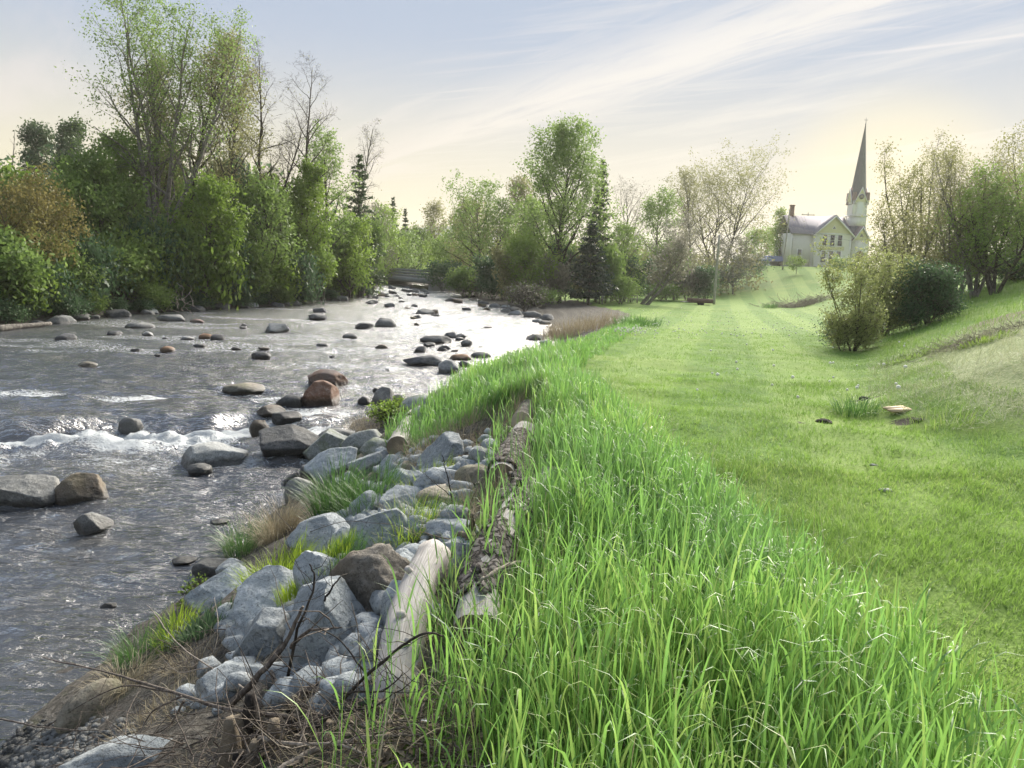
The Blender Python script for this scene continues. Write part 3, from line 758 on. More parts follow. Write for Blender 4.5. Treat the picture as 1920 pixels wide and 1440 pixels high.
keep = ((WX < np.interp(WY, RY, RX)+1.2) & (WX > np.interp(WY, LY, LX)-1.2))
kq = keep[:-1, :-1] | keep[1:, 1:]
F = np.stack([ii[:-1, :-1], ii[:-1, 1:], ii[1:, 1:], ii[1:, :-1]], -1)[kq]
used = np.unique(F); remap = np.zeros(ny*nx, dtype=np.int32); remap[used] = np.arange(len(used))
m, n, out = new_mat('river_water')
geo = n.add('ShaderNodeNewGeometry'); P = geo.outputs['Position']
fa = n.add('ShaderNodeAttribute'); fa.attribute_name = 'foam'
flow = n.mapping(P, (0.62, 1.9, 1.0), (0, 0, 0.30))
r1 = n.noise(flow, 2.4, 4.0, 0.58, 1.2); r2 = n.noise(flow, 7.0, 4.0, 0.60, 1.4); r3 = n.noise(n.mapping(P, (1, 1.5, 1)), 34.0, 3.0, 0.6, 0.6)
hgt = n.math('ADD', n.math('MULTIPLY', r1, 1.0), n.math('ADD', n.math('MULTIPLY', r2, 0.40), n.math('MULTIPLY', r3, 0.05)))
bp = n.add('ShaderNodeBump'); bp.inputs['Strength'].default_value = 0.9; bp.inputs['Distance'].default_value = 0.13
n.link(hgt, bp.inputs['Height'])
deep = n.mix(n.ss(n.noise(P, 0.5, 3.0), 0.4, 0.65), (0.036, 0.041, 0.050), (0.056, 0.055, 0.050))
dif = n.add('ShaderNodeBsdfDiffuse'); n.link(deep, dif.inputs[0])
trp = n.add('ShaderNodeBsdfTransparent'); trp.inputs[0].default_value = (0.60, 0.55, 0.42, 1)
body = n.add('ShaderNodeMixShader'); body.inputs[0].default_value = 0.12
n.link(dif.outputs[0], body.inputs[1]); n.link(trp.outputs[0], body.inputs[2])
gl = n.add('ShaderNodeBsdfGlossy'); gl.inputs['Color'].default_value = (0.97, 0.97, 0.98, 1)
pys = n.add('ShaderNodeSeparateXYZ'); n.link(P, pys.inputs[0])
n.link(n.math('MULTIPLY_ADD', n.ss(pys.outputs[1], 10.0, 38.0), 0.13, 0.12), gl.inputs['Roughness']); n.link(bp.outputs[0], gl.inputs['Normal'])
fr = n.add('ShaderNodeFresnel'); fr.inputs[0].default_value = 1.5; n.link(bp.outputs[0], fr.inputs['Normal'])
wm = n.add('ShaderNodeMixShader'); n.link(n.math('MULTIPLY_ADD', fr.outputs[0], 1.95, 0.03, clamp=True), wm.inputs[0])
n.link(body.outputs[0], wm.inputs[1]); n.link(gl.outputs[0], wm.inputs[2])
f1 = n.noise(n.mapping(P, (0.8, 1.7, 1.0), (0, 0, 0.25)), 9.0, 9.0, 0.74, 1.6)
f2 = n.noise(P, 26.0, 5.0, 0.7, 0.5)
fm = n.math('ADD', fa.outputs['Fac'], n.math('ADD', n.math('MULTIPLY', n.math('SUBTRACT', f1, 0.5), 2.6), n.math('MULTIPLY', n.math('SUBTRACT', f2, 0.5), 0.7)))
fm = n.math('MULTIPLY', n.ss(fm, 0.50, 0.90), n.ss(fa.outputs['Fac'], 0.02, 0.15))
fp = n.add('ShaderNodeBsdfPrincipled'); fp.inputs['Base Color'].default_value = (0.66, 0.70, 0.71, 1); fp.inputs['Roughness'].default_value = 0.6
fp.inputs['Subsurface Weight'].default_value = 0.0
fb = n.add('ShaderNodeBump'); fb.inputs['Strength'].default_value = 0.9; fb.inputs['Distance'].default_value = 0.06; n.link(n.math('ADD', f1, f2), fb.inputs['Height']); n.link(fb.outputs[0], fp.inputs['Normal'])
fx_ = n.add('ShaderNodeMixShader'); n.link(n.math('MULTIPLY', fm, 0.9), fx_.inputs[0]); n.link(wm.outputs[0], fx_.inputs[1]); n.link(fp.outputs[0], fx_.inputs[2])
n.link(fx_.outputs[0], out.inputs[0])
me = mesh_np('river_water', V[used], remap[F], m, True, {'foam': foam.ravel()[used]})
add('river_water', me, label='shallow rippling river with a white rapid, reflecting the evening sky', cat='river', kind='structure')
# ------------------------------------------------------------------ tubes
def tube(pts, rad, sides=6, seed=0, rough=0.0, cap=True, ridged=0.0):
    pts = np.asarray(pts, float); rad = np.asarray(rad, float); k = len(pts)
    tg = np.gradient(pts, axis=0); tg /= np.linalg.norm(tg, axis=1)[:, None]+1e-9
    ref = np.array([0.0, 0, 1.0]) if abs(tg[0, 2]) < 0.9 else np.array([1.0, 0, 0])
    u = np.cross(tg, ref); u /= np.linalg.norm(u, axis=1)[:, None]+1e-9
    w = np.cross(tg, u)
    a = np.linspace(0, 2*math.pi, sides, endpoint=False)
    R = rad[:, None]*np.ones((1, sides))
    if rough:
        A, T = np.meshgrid(a, np.arange(k))
        R = R*(1+rough*fbm(np.cos(A)*1.6+seed, np.sin(A)*1.6, T*0.35, oct=3, seed=seed))
        if ridged: R = R*(1+ridged*np.abs(fbm(np.cos(A)*4+seed, np.sin(A)*4, T*0.25, oct=2, seed=seed+3)))
    V = pts[:, None, :] + R[..., None]*(np.cos(a)[None, :, None]*u[:, None, :]+np.sin(a)[None, :, None]*w[:, None, :])
    V = V.reshape(-1, 3)
    i = np.arange(k*sides).reshape(k, sides)
    F = np.stack([i[:-1], np.roll(i, -1, 1)[:-1], np.roll(i, -1, 1)[1:], i[1:]], -1).reshape(-1, 4)
    caps = []
    if cap:
        V = np.vstack([V, pts[:1], pts[-1:]])
        c0, c1 = k*sides, k*sides+1
        caps = [np.stack([np.full(sides, c0), np.roll(i[0], -1), i[0]], -1), np.stack([np.full(sides, c1), i[-1], np.roll(i[-1], -1)], -1)]
        caps = [np.vstack(caps)]
    return V, F, caps
def segs_mesh(segs, sides=4):        # many tapered segments (N,8: p0, p1, r0, r1) in one go
    S = np.asarray(segs, float).reshape(-1, 8)
    p0, p1, r0, r1 = S[:, :3], S[:, 3:6], S[:, 6], S[:, 7]
    t = p1-p0; t /= np.linalg.norm(t, axis=1)[:, None]+1e-9
    ref = np.where(np.abs(t[:, 2:3]) < 0.9, np.array([[0, 0, 1.0]]), np.array([[1.0, 0, 0]]))
    u = np.cross(t, ref); u /= np.linalg.norm(u, axis=1)[:, None]+1e-9
    w = np.cross(t, u)
    a = np.linspace(0, 2*math.pi, sides, endpoint=False)
    ring = np.cos(a)[None, :, None]*u[:, None, :]+np.sin(a)[None, :, None]*w[:, None, :]
    V = np.concatenate([p0[:, None]+ring*r0[:, None, None], p1[:, None]+ring*r1[:, None, None]], 1)
    N = len(S); b = (np.arange(N)*2*sides)[:, None]
    j = np.arange(sides); jn = np.roll(j, -1)
    F = np.stack([b+j, b+jn, b+jn+sides, b+j+sides], -1).reshape(-1, 4)
    return V.reshape(-1, 3), F
def ribbons(segs):                    # the finest twigs: one narrow strip each
    S = np.asarray(segs, float).reshape(-1, 8); p0, p1 = S[:, :3], S[:, 3:6]
    t = p1-p0; w = np.cross(t, np.random.default_rng(len(S)).normal(0, 1, (len(S), 3))); w /= np.linalg.norm(w, axis=1)[:, None]+1e-9
    V = np.stack([p0-w*S[:, 6:7], p0+w*S[:, 6:7], p1+w*S[:, 7:8], p1-w*S[:, 7:8]], 1).reshape(-1, 3)
    return V, np.arange(4*len(S)).reshape(-1, 4)
def merge(parts):
    Vs, Fs, o = [], [], 0
    for V, F in parts:
        Vs.append(V); Fs.append(np.asarray(F)+o); o += len(V)
    return np.vstack(Vs), np.vstack(Fs)

# ------------------------------------------------------------------ logs
def wood_mat(name, dark, light, crack):
    m, n, out = new_mat(name)
    tc = n.add('ShaderNodeTexCoord')
    v = n.mapping(tc.outputs['Object'], (1, 1, 1))
    at = n.add('ShaderNodeAttribute'); at.attribute_name = 'grain'
    cb = n.add('ShaderNodeCombineXYZ'); sp = n.add('ShaderNodeSeparateColor'); n.link(at.outputs['Color'], sp.inputs[0])
    n.link(sp.outputs[0], cb.inputs[0]); n.link(sp.outputs[1], cb.inputs[1]); n.link(sp.outputs[2], cb.inputs[2])
    g = n.noise(n.mapping(cb.outputs[0], (24, 24, 1.3)), 3.0, 6.0, 0.65, 0.6)
    k = n.noise(n.mapping(cb.outputs[0], (4, 4, 1.2)), 2.0, 4.0, 0.6)
    dots = n.noise(tc.outputs['Object'], 34.0, 2.0, 0.5)
    c = n.mix(n.ss(g, 0.3, 0.7), dark, light)
    c = n.mix(n.math('MULTIPLY', n.ss(k, 0.55, 0.75), 0.5), c, tuple(0.6*x for x in dark))
    c = n.mix(n.math('MULTIPLY', n.ss(g, 0.62, 0.70), 0.85), c, crack)
    c = n.mix(n.math('MULTIPLY', n.ss(dots, 0.70, 0.76), 0.8), c, crack)
    principled(n, out, c, 0.85, g, 0.6, 0.012, 0.2)
    return m
M['wood_bare'] = wood_mat('wood_bare', (0.36, 0.33, 0.30), (0.60, 0.57, 0.53), (0.10, 0.085, 0.07))
M['wood_end'] = simple('wood_end', (0.20, 0.165, 0.12), 0.9, 0.25, 14.0, 0.6, 0.02)
M['wood_end_pale'] = simple('wood_end_pale', (0.46, 0.40, 0.32), 0.9, 0.2, 18.0, 0.4, 0.01)
def plate_bark():
    m, n, out = new_mat('plate_bark')
    tc = n.add('ShaderNodeTexCoord')
    vo = n.add('ShaderNodeTexVoronoi'); vo.feature = 'DISTANCE_TO_EDGE'; vo.inputs['Scale'].default_value = 20.0
    nz = n.noise(tc.outputs['Object'], 14.0, 5.0, 0.65, out=1)
    ad = n.add('ShaderNodeVectorMath', operation='MULTIPLY_ADD'); n.link(nz, ad.inputs[0]); ad.inputs[1].default_value = (0.08, 0.08, 0.08); n.link(tc.outputs['Object'], ad.inputs[2])
    n.link(ad.outputs[0], vo.inputs['Vector'])
    e = n.ss(vo.outputs['Distance'], 0.0, 0.22)
    c = n.mix(e, (0.045, 0.04, 0.036), (0.20, 0.18, 0.165))
    c = n.mix(n.math('MULTIPLY', n.ss(n.noise(tc.outputs['Object'], 9.0, 5.0), 0.5, 0.72), 0.5), c, (0.29, 0.27, 0.25))
    principled(n, out, c, 0.92, e, 1.0, 0.02, 0.15)
    return m
M['plate_bark'] = plate_bark()
def birch():
    m, n, out = new_mat('birch_bark')
    tc = n.add('ShaderNodeTexCoord')
    a = n.noise(n.mapping(tc.outputs['Object'], (2, 2, 6)), 5.0, 4.0, 0.6)
    c = n.mix(n.ss(a, 0.56, 0.66), (0.42, 0.40, 0.35), (0.10, 0.085, 0.07))
    principled(n, out, c, 0.75, a, 0.4, 0.01, 0.3)
    return m
M['birch'] = birch()

def log(label, a, b, offa, offb, dia, body, end='wood_end', knots=(), bark=None, seed=1, rough=0.06, taper=1.0, bend=0.0, rounded=False):
    """a, b: pixels of the two axis ends; dia: pixels across at a"""
    A, B = hit(*a, offa), hit(*b, offb)
    ra = 0.5*dia*(A[1]/ray(*a)[1])/FPX; rb = ra*taper
    L = np.linalg.norm(B-A); ax = (B-A)/L
    t = thing('log', label, 'log', A)
    K = max(10, int(L/0.06)); s = np.linspace(0, 1, K)
    side = np.cross(ax, [0, 0, 1]); side /= np.linalg.norm(side)
    mid = (s*L)[:, None]*ax + (bend*np.sin(s*math.pi))[:, None]*side
    rad = ra+(rb-ra)*s
    rad = rad*(1+0.10*fbm(s*3.0+seed, s*0+0.5, oct=3, seed=seed))
    if rounded: rad = rad*np.sqrt(np.clip(1-(1-np.clip(s/0.06, 0.02, 1))**2, 0.02, 1))*np.sqrt(np.clip(1-(1-np.clip((1-s)/0.03, 0.1, 1))**2, 0.02, 1))
    V, F, caps = tube(mid, rad, 20, seed, rough, True)
    th = np.concatenate([np.tile(np.linspace(0, 2*math.pi, 20, endpoint=False), K), [0, 0]])
    ls = np.concatenate([np.repeat(s*L, 20), [0, L]])
    grain = np.stack([np.cos(th)*0.15, np.sin(th)*0.15, ls, np.ones_like(ls)], -1)
    add('wood', mesh_np('wood', V, [F], M[body], True, {'grain': grain}), t)
    ring = V[:20]; ring2 = V[(K-1)*20:K*20]
    for rgx, c, sgn in ((ring, mid[0], -1), (ring2, mid[-1], 1)):
        Vv = np.vstack([c+sgn*ax*0.004, c+(rgx-c)*0.55+sgn*ax*0.012, rgx])
        k = np.arange(20); kn = np.roll(k, -1)
        f3 = np.stack([np.zeros(20, int), 1+k, 1+kn], -1)
        f4 = np.stack([1+k, 21+k, 21+kn, 1+kn], -1)
        if sgn < 0: f3, f4 = f3[:, ::-1], f4[:, ::-1]
        add('cut_end', mesh_np('cut_end', Vv, [f3, f4], M[end], False), t)
    for q_ in (0.0, 0.33, 0.66, 1.0):
        w_ = A+(B-A)*q_
        TAKEN.append((w_[0], w_[1], ra*1.3))
    up = np.cross(side, ax)
    for (ks, ka, kr, kl) in knots:
        c = mid[int(ks*(K-1))]; dr = math.cos(ka)*up+math.sin(ka)*side
        r0 = ra+(rb-ra)*ks
        pts = np.array([c+dr*r0*0.75, c+dr*(r0+kl*0.5)+ax*kl*0.2, c+dr*(r0+kl)+ax*kl*0.4])
        V2, F2, c2 = tube(pts, [kr*1.5, kr*1.1, kr], 10, seed+7, 0.08)
        kn_ = add('knot', mesh_np('knot', V2, [F2]+c2, M[body if bark is None else bark[0]], True), t)
    if bark:
        bm_, s0, s1, thr = bark
        Kb, Sb = K*2, 40
        sb = np.linspace(s0, s1, Kb)
        midb = np.stack([np.interp(sb, s, mid[:, j]) for j in range(3)], -1)
        Vb, Fb, _ = tube(midb, np.interp(sb, s, rad)*1.07+0.006, Sb, seed, rough, False, 0.06)
        A_, T_ = np.meshgrid(np.linspace(0, 2*math.pi, Sb, endpoint=False), sb*L)
        mk = fbm(np.cos(A_)*1.1+seed, np.sin(A_)*1.1, T_*2.4, oct=4, seed=seed+11) + 1.2*np.minimum(sb-s0, s1-sb)[:, None]*4-0.35 > thr
        Vb = Vb + np.where(mk, 0, -0.02).ravel()[:, None]*0
        kf = mk[:-1, :].ravel() & mk[1:, :].ravel()
        Fb = Fb[kf]
        o = add('bark', mesh_np('bark', Vb, [Fb], M[bm_], True), t)
        so = o.modifiers.new('thickness', 'SOLIDIFY'); so.thickness = 0.012; so.offset = -1
    return t
log('pale debarked log lying lengthwise down the bank, thickest and nearest of the logs', (818, 1030), (742, 1335), 0.15, -0.02, 66, 'wood_bare', 'wood_end_pale', [(0.30, 0.5, 0.016, 0.03), (0.62, 0.2, 0.020, 0.012), (0.76, -0.3, 0.014, 0.02)], seed=4, rough=0.16, taper=0.95, bend=0.05, rounded=True)
log('grey log with flaking bark and bare patches, right of the pale log', (940, 1010), (895, 1185), 0.16, 0.16, 66, 'wood_bare', 'wood_end', [(0.15, 0.3, 0.018, 0.04), (0.70, 0.2, 0.022, 0.05)], ('plate_bark', 0.0, 1.0, 0.30), seed=9, rough=0.16, taper=0.95, bend=0.03)
log('dark bark-covered log section above the long grey log, with a sawn limb stub', (985, 918), (938, 1012), 0.11, 0.14, 50, 'wood_bare', 'wood_end', [(0.3, 0.2, 0.02, 0.06), (0.8, -0.8, 0.018, 0.06)], ('plate_bark', 0.0, 1.0, -0.15), seed=39, rough=0.16, taper=1.1, bend=-0.03)
log('short bark-covered log with a dark cut end facing the camera, top of the rock bank', (985, 812), (940, 896), 0.08, 0.12, 46, 'wood_bare', 'wood_end', [], ('plate_bark', 0.22, 0.97, -0.75), seed=14, taper=1.0)
log('broken dark log piece just below the short bark-covered log', (985, 885), (945, 965), 0.06, 0.06, 46, 'wood_end', 'wood_end', [(0.6, 0.2, 0.02, 0.07)], ('plate_bark', 0.0, 1.0, -0.3), seed=17, taper=0.9)
log('small birch log with a sawn end, at the edge of the tall grass', (1030, 892), (1020, 934), 0.10, 0.10, 38, 'birch', 'wood_end_pale', seed=21, rough=0.03)
log('thin pale log stub half hidden in the tall grass right of the birch log', (1062, 895), (1054, 918), 0.08, 0.08, 24, 'birch', 'wood_end_pale', seed=22, rough=0.03)
log('birch log with peeling bark near the water, pointing at the camera beside the yellow-green shrub', (776, 782), (745, 838), 0.07, 0.11, 29, 'birch', 'wood_end', seed=25, rough=0.05)
log('dark weathered piece of wood just above the birch log near the water', (788, 772), (770, 790), 0.10, 0.10, 26, 'bark', 'wood_end', seed=26, rough=0.1)
log('grey log end showing among the grass at the top of the bank', (990, 765), (978, 792), 0.08, 0.10, 34, 'bark_pale', 'wood_end_pale', seed=28)

# ------------------------------------------------------------------ dead branches
def polyline(pix, n=24, wob=0.012, seed=0):
    P_ = np.array([hit(p[0], p[1], p[2]) for p in pix])
    t = np.linspace(0, len(P_)-1, n)
    C = np.stack([np.interp(t, np.arange(len(P_)), P_[:, j]) for j in range(3)], -1)
    k = np.array([1, 2, 3, 2, 1.0]); k /= k.sum()
    Cp = np.vstack([C[:1], C[:1], C, C[-1:], C[-1:]])
    C = np.stack([np.convolve(Cp[:, j], k, 'valid') for j in range(3)], -1)
    rg = np.random.default_rng(seed)
    return C + np.cumsum(rg.normal(0, wob, C.shape), 0)*0.25
def branch(label, main, r0, subs=(), mat='twig', seed=0, twigs=10, group='dead branches on the near bank'):
    """main: list of (px, py, height off the ground); subs: further limbs, the first point sits on the main limb"""
    rg = np.random.default_rng(seed)
    C = polyline(main, 26, 0.012, seed); org = C[0].copy()
    t = thing('fallen_branch', label, 'branch', org, group=group)
    V, F, caps = tube(C-org, np.linspace(r0, r0*0.35, len(C)), 7, seed, 0.12)
    add('limb', mesh_np('limb', V, [F]+caps, M[mat], True), t)
    all_c = [C]
    for k, sb in enumerate(subs):
        D = polyline(sb, 16, 0.010, seed+k+1); all_c.append(D)
        V, F, caps = tube(D-org, np.linspace(r0*0.6, r0*0.15, len(D)), 6, seed+k, 0.1)
        add('side_limb', mesh_np('side_limb', V, [F]+caps, M[mat], True), t)
    sg = []
    for k in range(twigs):
        D = all_c[rg.integers(len(all_c))]; i = rg.integers(2, len(D)-1)
        p = D[i].copy(); dv = rg.normal(0, 1, 3); dv[2] = abs(dv[2])*0.7; dv /= np.linalg.norm(dv)
        r = r0*0.20; L = rg.uniform(0.12, 0.40)
        for q in range(5):
            dv = dv+rg.normal(0, 0.22, 3); dv /= np.linalg.norm(dv)
            p2 = p+dv*L/5
            sg.append([*(p-org), *(p2-org), r*(1-q/6), r*(1-(q+1)/6)]); p = p2
    if sg:
        V, F = segs_mesh(sg, 4)
        add('twig', mesh_np('twig', V, F, M[mat], True), t, kind='stuff')
    return t
branch('thick forked dead branch standing up against the pointed granite block, broken pale tip', [(425, 1330, 0.03), (490, 1270, 0.15), (540, 1205, 0.25), (572, 1130, 0.45)], 0.020,
       [[(545, 1215, 0.24), (580, 1185, 0.34), (650, 1182, 0.33)], [(505, 1255, 0.16), (545, 1320, 0.05), (575, 1340, 0.02)]], seed=1, twigs=14)
branch('dark bent dead limb arching across the front of the pointed granite block', [(540, 1280, 0.08), (560, 1190, 0.34), (600, 1100, 0.52), (592, 1070, 0.62)], 0.009,
       [[(605, 1130, 0.50), (630, 1080, 0.58), (660, 1075, 0.55)]], 'bark_dark', seed=2, twigs=10)
branch('long grey dead branch stretching left over the straw tuft towards the water', [(560, 1345, 0.05), (420, 1325, 0.14), (330, 1300, 0.20), (235, 1270, 0.30), (130, 1246, 0.25), (80, 1230, 0.22)], 0.011,
       [[(330, 1300, 0.20), (230, 1280, 0.2), (130, 1330, 0.12), (30, 1400, 0.06)], [(345, 1303, 0.2), (280, 1335, 0.12), (262, 1385, 0.02)], [(345, 1310, 0.16), (310, 1370, 0.04), (235, 1400, 0.02)]], seed=3, twigs=16)
branch('straight thin dead stick lying across the tan stone at the bottom left', [(-20, 1345, 0.10), (60, 1358, 0.16), (130, 1362, 0.2), (210, 1363, 0.12)], 0.007, seed=4, twigs=4)
branch('arching pale dead vine over the weeds left of the granite boulders', [(500, 1320, 0.04), (420, 1265, 0.12), (350, 1215, 0.22), (310, 1165, 0.34), (280, 1130, 0.42)], 0.006,
       [[(360, 1222, 0.2), (410, 1180, 0.25), (400, 1120, 0.35)], [(400, 1250, .15), (340, 1260, .1), (300, 1220, .15)]], 'twig_pale', seed=5, twigs=16)
branch('tangle of dark thin branches leaning on the foot of the pale log', [(560, 1400, 0.03), (660, 1290, 0.20), (740, 1230, 0.32), (790, 1195, 0.45), (830, 1200, 0.40)], 0.008,
       [[(640, 1300, 0.2), (720, 1290, 0.26), (770, 1250, 0.34)], [(620, 1330, 0.1), (700, 1330, 0.16), (790, 1260, 0.32)], [(690, 1265, 0.25), (640, 1205, 0.38), (560, 1150, 0.5)]], 'bark_dark', seed=6, twigs=26)
branch('thick curved root-like branch on the ground in front of the granite blocks', [(540, 1320, 0.05), (590, 1280, 0.10), (640, 1295, 0.06), (690, 1320, 0.03)], 0.019,
       [[(560, 1320, 0.03), (590, 1290, 0.06), (610, 1265, 0.12)]], seed=7, twigs=6)
branch('weathered barkless stick lying along the bottom edge below the root clump', [(520, 1445, 0.06), (600, 1400, 0.08), (700, 1372, 0.07), (820, 1370, 0.03)], 0.016,
       [[(480, 1380, 0.10), (560, 1400, 0.10), (660, 1400, 0.08), (720, 1440, 0.03)]], 'twig_pale', seed=8, twigs=14)
branch('dark upright dead stem rising from the mid-bank weeds', [(850, 955, 0.02), (842, 900, 0.35), (832, 850, 0.62)], 0.006, [[(845, 930, .2), (815, 900, .4), (790, 880, .5)]], 'bark_dark', seed=9, twigs=6)
branch('thin bare stem leaning out over the dark sedge clump', [(640, 1010, 0.02), (560, 1000, 0.2), (520, 960, 0.4), (510, 920, 0.55)], 0.005, [[(575, 1000, .2), (650, 975, .3), (760, 985, .2)]], 'twig', seed=10, twigs=10)
branch('reddish knotted driftwood root resting against the long grey log', [(880, 1020, 0.03), (890, 990, 0.12), (885, 965, 0.22)], 0.035, [[(880, 1005, .08), (860, 1000, .08), (845, 1012, .05)]], 'wood_end', seed=11, twigs=3)
branch('slender greenish stick crossing the lower half of the long grey log', [(1010, 1050, 0.10), (950, 1060, 0.28), (905, 1080, 0.30), (890, 1095, 0.28)], 0.013, [], 'twig_pale', seed=12, twigs=3)
# rotten stump at the bottom
S0 = hit(490, 1400, 0.0)
t = thing('rotten_stump', 'rotten broken stump with a dark hollow, at the bottom of the picture', 'stump', S0)
rg = np.random.default_rng(77)
for k in range(9):
    a = k*0.7+rg.uniform(-.2, .2); r = 0.13
    p0 = np.array([math.cos(a)*r, math.sin(a)*r, -0.05]); hh = rg.uniform(0.08, 0.28)
    p1 = p0*rg.uniform(0.9, 1.25)+np.array([0, 0, hh])
    V, F, caps = tube(np.linspace(p0, p1, 6), np.linspace(0.055, 0.02, 6), 8, k, 0.3)
    add('splinter', mesh_np('splinter', V, [F]+caps, M['wood_end' if k % 3 else 'bark_dark'], True), t)

# litter of twigs and dead leaves (nobody could count them)
rg = np.random.default_rng(8)
sg = []
cen = np.array([(430, 1380, 190, 60), (560, 1370, 170, 70), (680, 1310, 130, 60), (330, 1220, 100, 40), (250, 1410, 160, 30), (720, 1400, 150, 40), (880, 1350, 140, 80)], float)
ci = cen[rg.integers(len(cen), size=640)]
PX, PY = rg.normal(ci[:, 0], ci[:, 2]*0.6), rg.normal(ci[:, 1], ci[:, 3]*0.6)
kp = (PY < 1460) & (PX > -30)
for p in hits(PX[kp], PY[kp], rg.uniform(0.005, 0.08, kp.sum())):
    dv = rg.normal(0, 1, 3)*np.array([1, 1, 0.28]); dv /= np.linalg.norm(dv)
    L = rg.uniform(0.10, 0.5); r = rg.uniform(0.0012, 0.0045)
    for q in range(5):
        dv = dv+rg.normal(0, 0.16, 3); dv[2] -= 0.02; dv /= np.linalg.norm(dv); p2 = p+dv*L/5
        sg.append([*p, *p2, r*(1-q/8), r*(1-(q+1)/8)]); p = p2
V, F = segs_mesh(sg, 4)
add('twig_litter', mesh_np('twig_litter', V, F, M['twig'], True), None, 'loose mat of fine dead twigs covering the soil at the bottom of the bank', 'twigs', None, 'stuff')
def scatter_leaves(px, py, size, seed):
    rg = np.random.default_rng(seed); Vs = []; rn = []
    for p in hits(px, py, 0.008):
        a = rg.uniform(0, 6.28); s = size*rg.uniform(0.5, 1.3)
        u = np.array([math.cos(a), math.sin(a), rg.normal(0, 0.25)])*s; v = np.array([-math.sin(a), math.cos(a), rg.normal(0, 0.25)])*s*0.55
        z = np.array([0, 0, rg.uniform(0.0, 0.4)*s])
        Vs += [p-u+z*0.3, p+v+z, p+u-z*0.1, p-v+z*0.8]; rn += [rg.random()]*4
    V = np.array(Vs); F = np.arange(len(V)).reshape(-1, 4)
    return V, F, np.array(rn)
g_ = np.random.default_rng(3)
V, F, rn = scatter_leaves(g_.normal(880, 150, 1300), np.minimum(g_.normal(1350, 80, 1300), 1470), 0.030, 3)
V2, F2, r2 = scatter_leaves(g_.normal(860, 60, 260), g_.normal(850, 18, 260), 0.045, 4)
V, F = merge([(V, F), (V2, F2)]); rn = np.concatenate([rn, r2])
add('leaf_litter', mesh_np('leaf_litter', V, F, M['dead_leaf'], False, {'rnd': rn}), None, 'dry brown leaf litter on the soil among the first grass stems', 'leaves', None, 'stuff')
# broken stone wedged between the blocks
rg = np.random.default_rng(18); parts = []; v0, f0 = ico(2)
PX, PY = [], []
for (x0, y0, x1, y1, w, k) in [(520, 1300, 700, 1290, 40, 40), (420, 1180, 700, 1180, 40, 60), (560, 1050, 800, 1080, 60, 80), (620, 960, 880, 960, 60, 150), (640, 880, 930, 860, 45, 150), (330, 1320, 460, 1300, 40, 16)]:
    s = rg.random(k); PX.append(x0+(x1-x0)*s); PY.append(y0+(y1-y0)*s+rg.normal(0, w*0.6, k))
for p in hits(np.concatenate(PX), np.concatenate(PY), 0.0):
    r = rg.uniform(0.03, 0.12); v, f = rock_shape(int(rg.integers(1, 9999)), (r, r*0.8, r*0.6), 2, 0.9)
    parts.append((v @ rotm('Z', rg.uniform(0, 6.28)).T + p + np.array([0, 0, r*0.25]), f))
V, F = merge(parts)
add('bank_rubble', mesh_np('bank_rubble', V, F, M['granite'], True), None, 'small broken grey stones filling the gaps between the bank blocks', 'rubble', None, 'stuff')
# pebbles on the shore
rg = np.random.default_rng(9); parts = []; v0, f0 = ico(1)
PX, PY = rg.uniform(-60, 250, 1900), rg.normal(1418, 30, 1900)
kp = (PY > 1345) & (PY < 1490)
for p in hits(PX[kp], PY[kp], 0.0):
    r = rg.uniform(0.008, 0.032)*(1 if rg.random() < 0.9 else 1.6)
    parts.append(((v0*np.array([r, r*0.75, r*0.5])) @ rotm('Z', rg.uniform(0, 6.28)).T + p + np.array([0, 0, r*0.2]), f0))
V, F = merge(parts)
add('shore_gravel', mesh_np('shore_gravel', V, F, M['rock_grey'], True), None, 'rounded grey pebbles on the muddy shore at the bottom left', 'gravel', None, 'stuff')
# ------------------------------------------------------------------ grass
def blades(base, L, wid, az, th0, curve, seg=5, power=1.4, twist=0.0, rnd=None, prof='leaf'):
    """ribbons: base (N,3), length, width, azimuth of lean, angle from vertical at the base, extra bend towards the tip"""
    N = len(base); t = np.linspace(0, 1, seg+1)
    th = th0[:, None]+curve[:, None]*(t[None, :]**power)
    ds = (L/seg)[:, None]
    thm = 0.5*(th[:, 1:]+th[:, :-1])
    r = np.concatenate([np.zeros((N, 1)), np.cumsum(np.sin(thm)*ds, 1)], 1)
    z = np.concatenate([np.zeros((N, 1)), np.cumsum(np.cos(thm)*ds, 1)], 1)
    dx, dy = np.cos(az), np.sin(az)
    cx = base[:, 0:1]+r*dx[:, None]; cy = base[:, 1:2]+r*dy[:, None]; cz = base[:, 2:3]+z
    sa = az+math.pi/2+twist
    if prof == 'leaf': w = np.minimum(1, 0.55+1.6*t)*np.clip(1-t**2.2, 0.02, 1)
    else: w = 1-0.5*t
    hw = 0.5*wid[:, None]*w[None, :]
    sx, sy = np.cos(sa)[:, None]*hw, np.sin(sa)[:, None]*hw
    A = np.stack([cx-sx, cy-sy, cz], -1); B = np.stack([cx+sx, cy+sy, cz], -1)
    V = np.stack([A, B], 2).reshape(-1, 3)
    b = (np.arange(N)*2*(seg+1))[:, None]; k = (2*np.arange(seg))[None, :]
    F = np.stack([b+k, b+k+1, b+k+3, b+k+2], -1).reshape(-1, 4)
    rn = np.repeat(rnd if rnd is not None else np.random.default_rng(1).random(N), 2*(seg+1))
    return V, F, rn
def join(parts):
    V, F = merge([(p[0], p[1]) for p in parts]); return V, F, np.concatenate([p[2] for p in parts])
rg = np.random.default_rng(101)
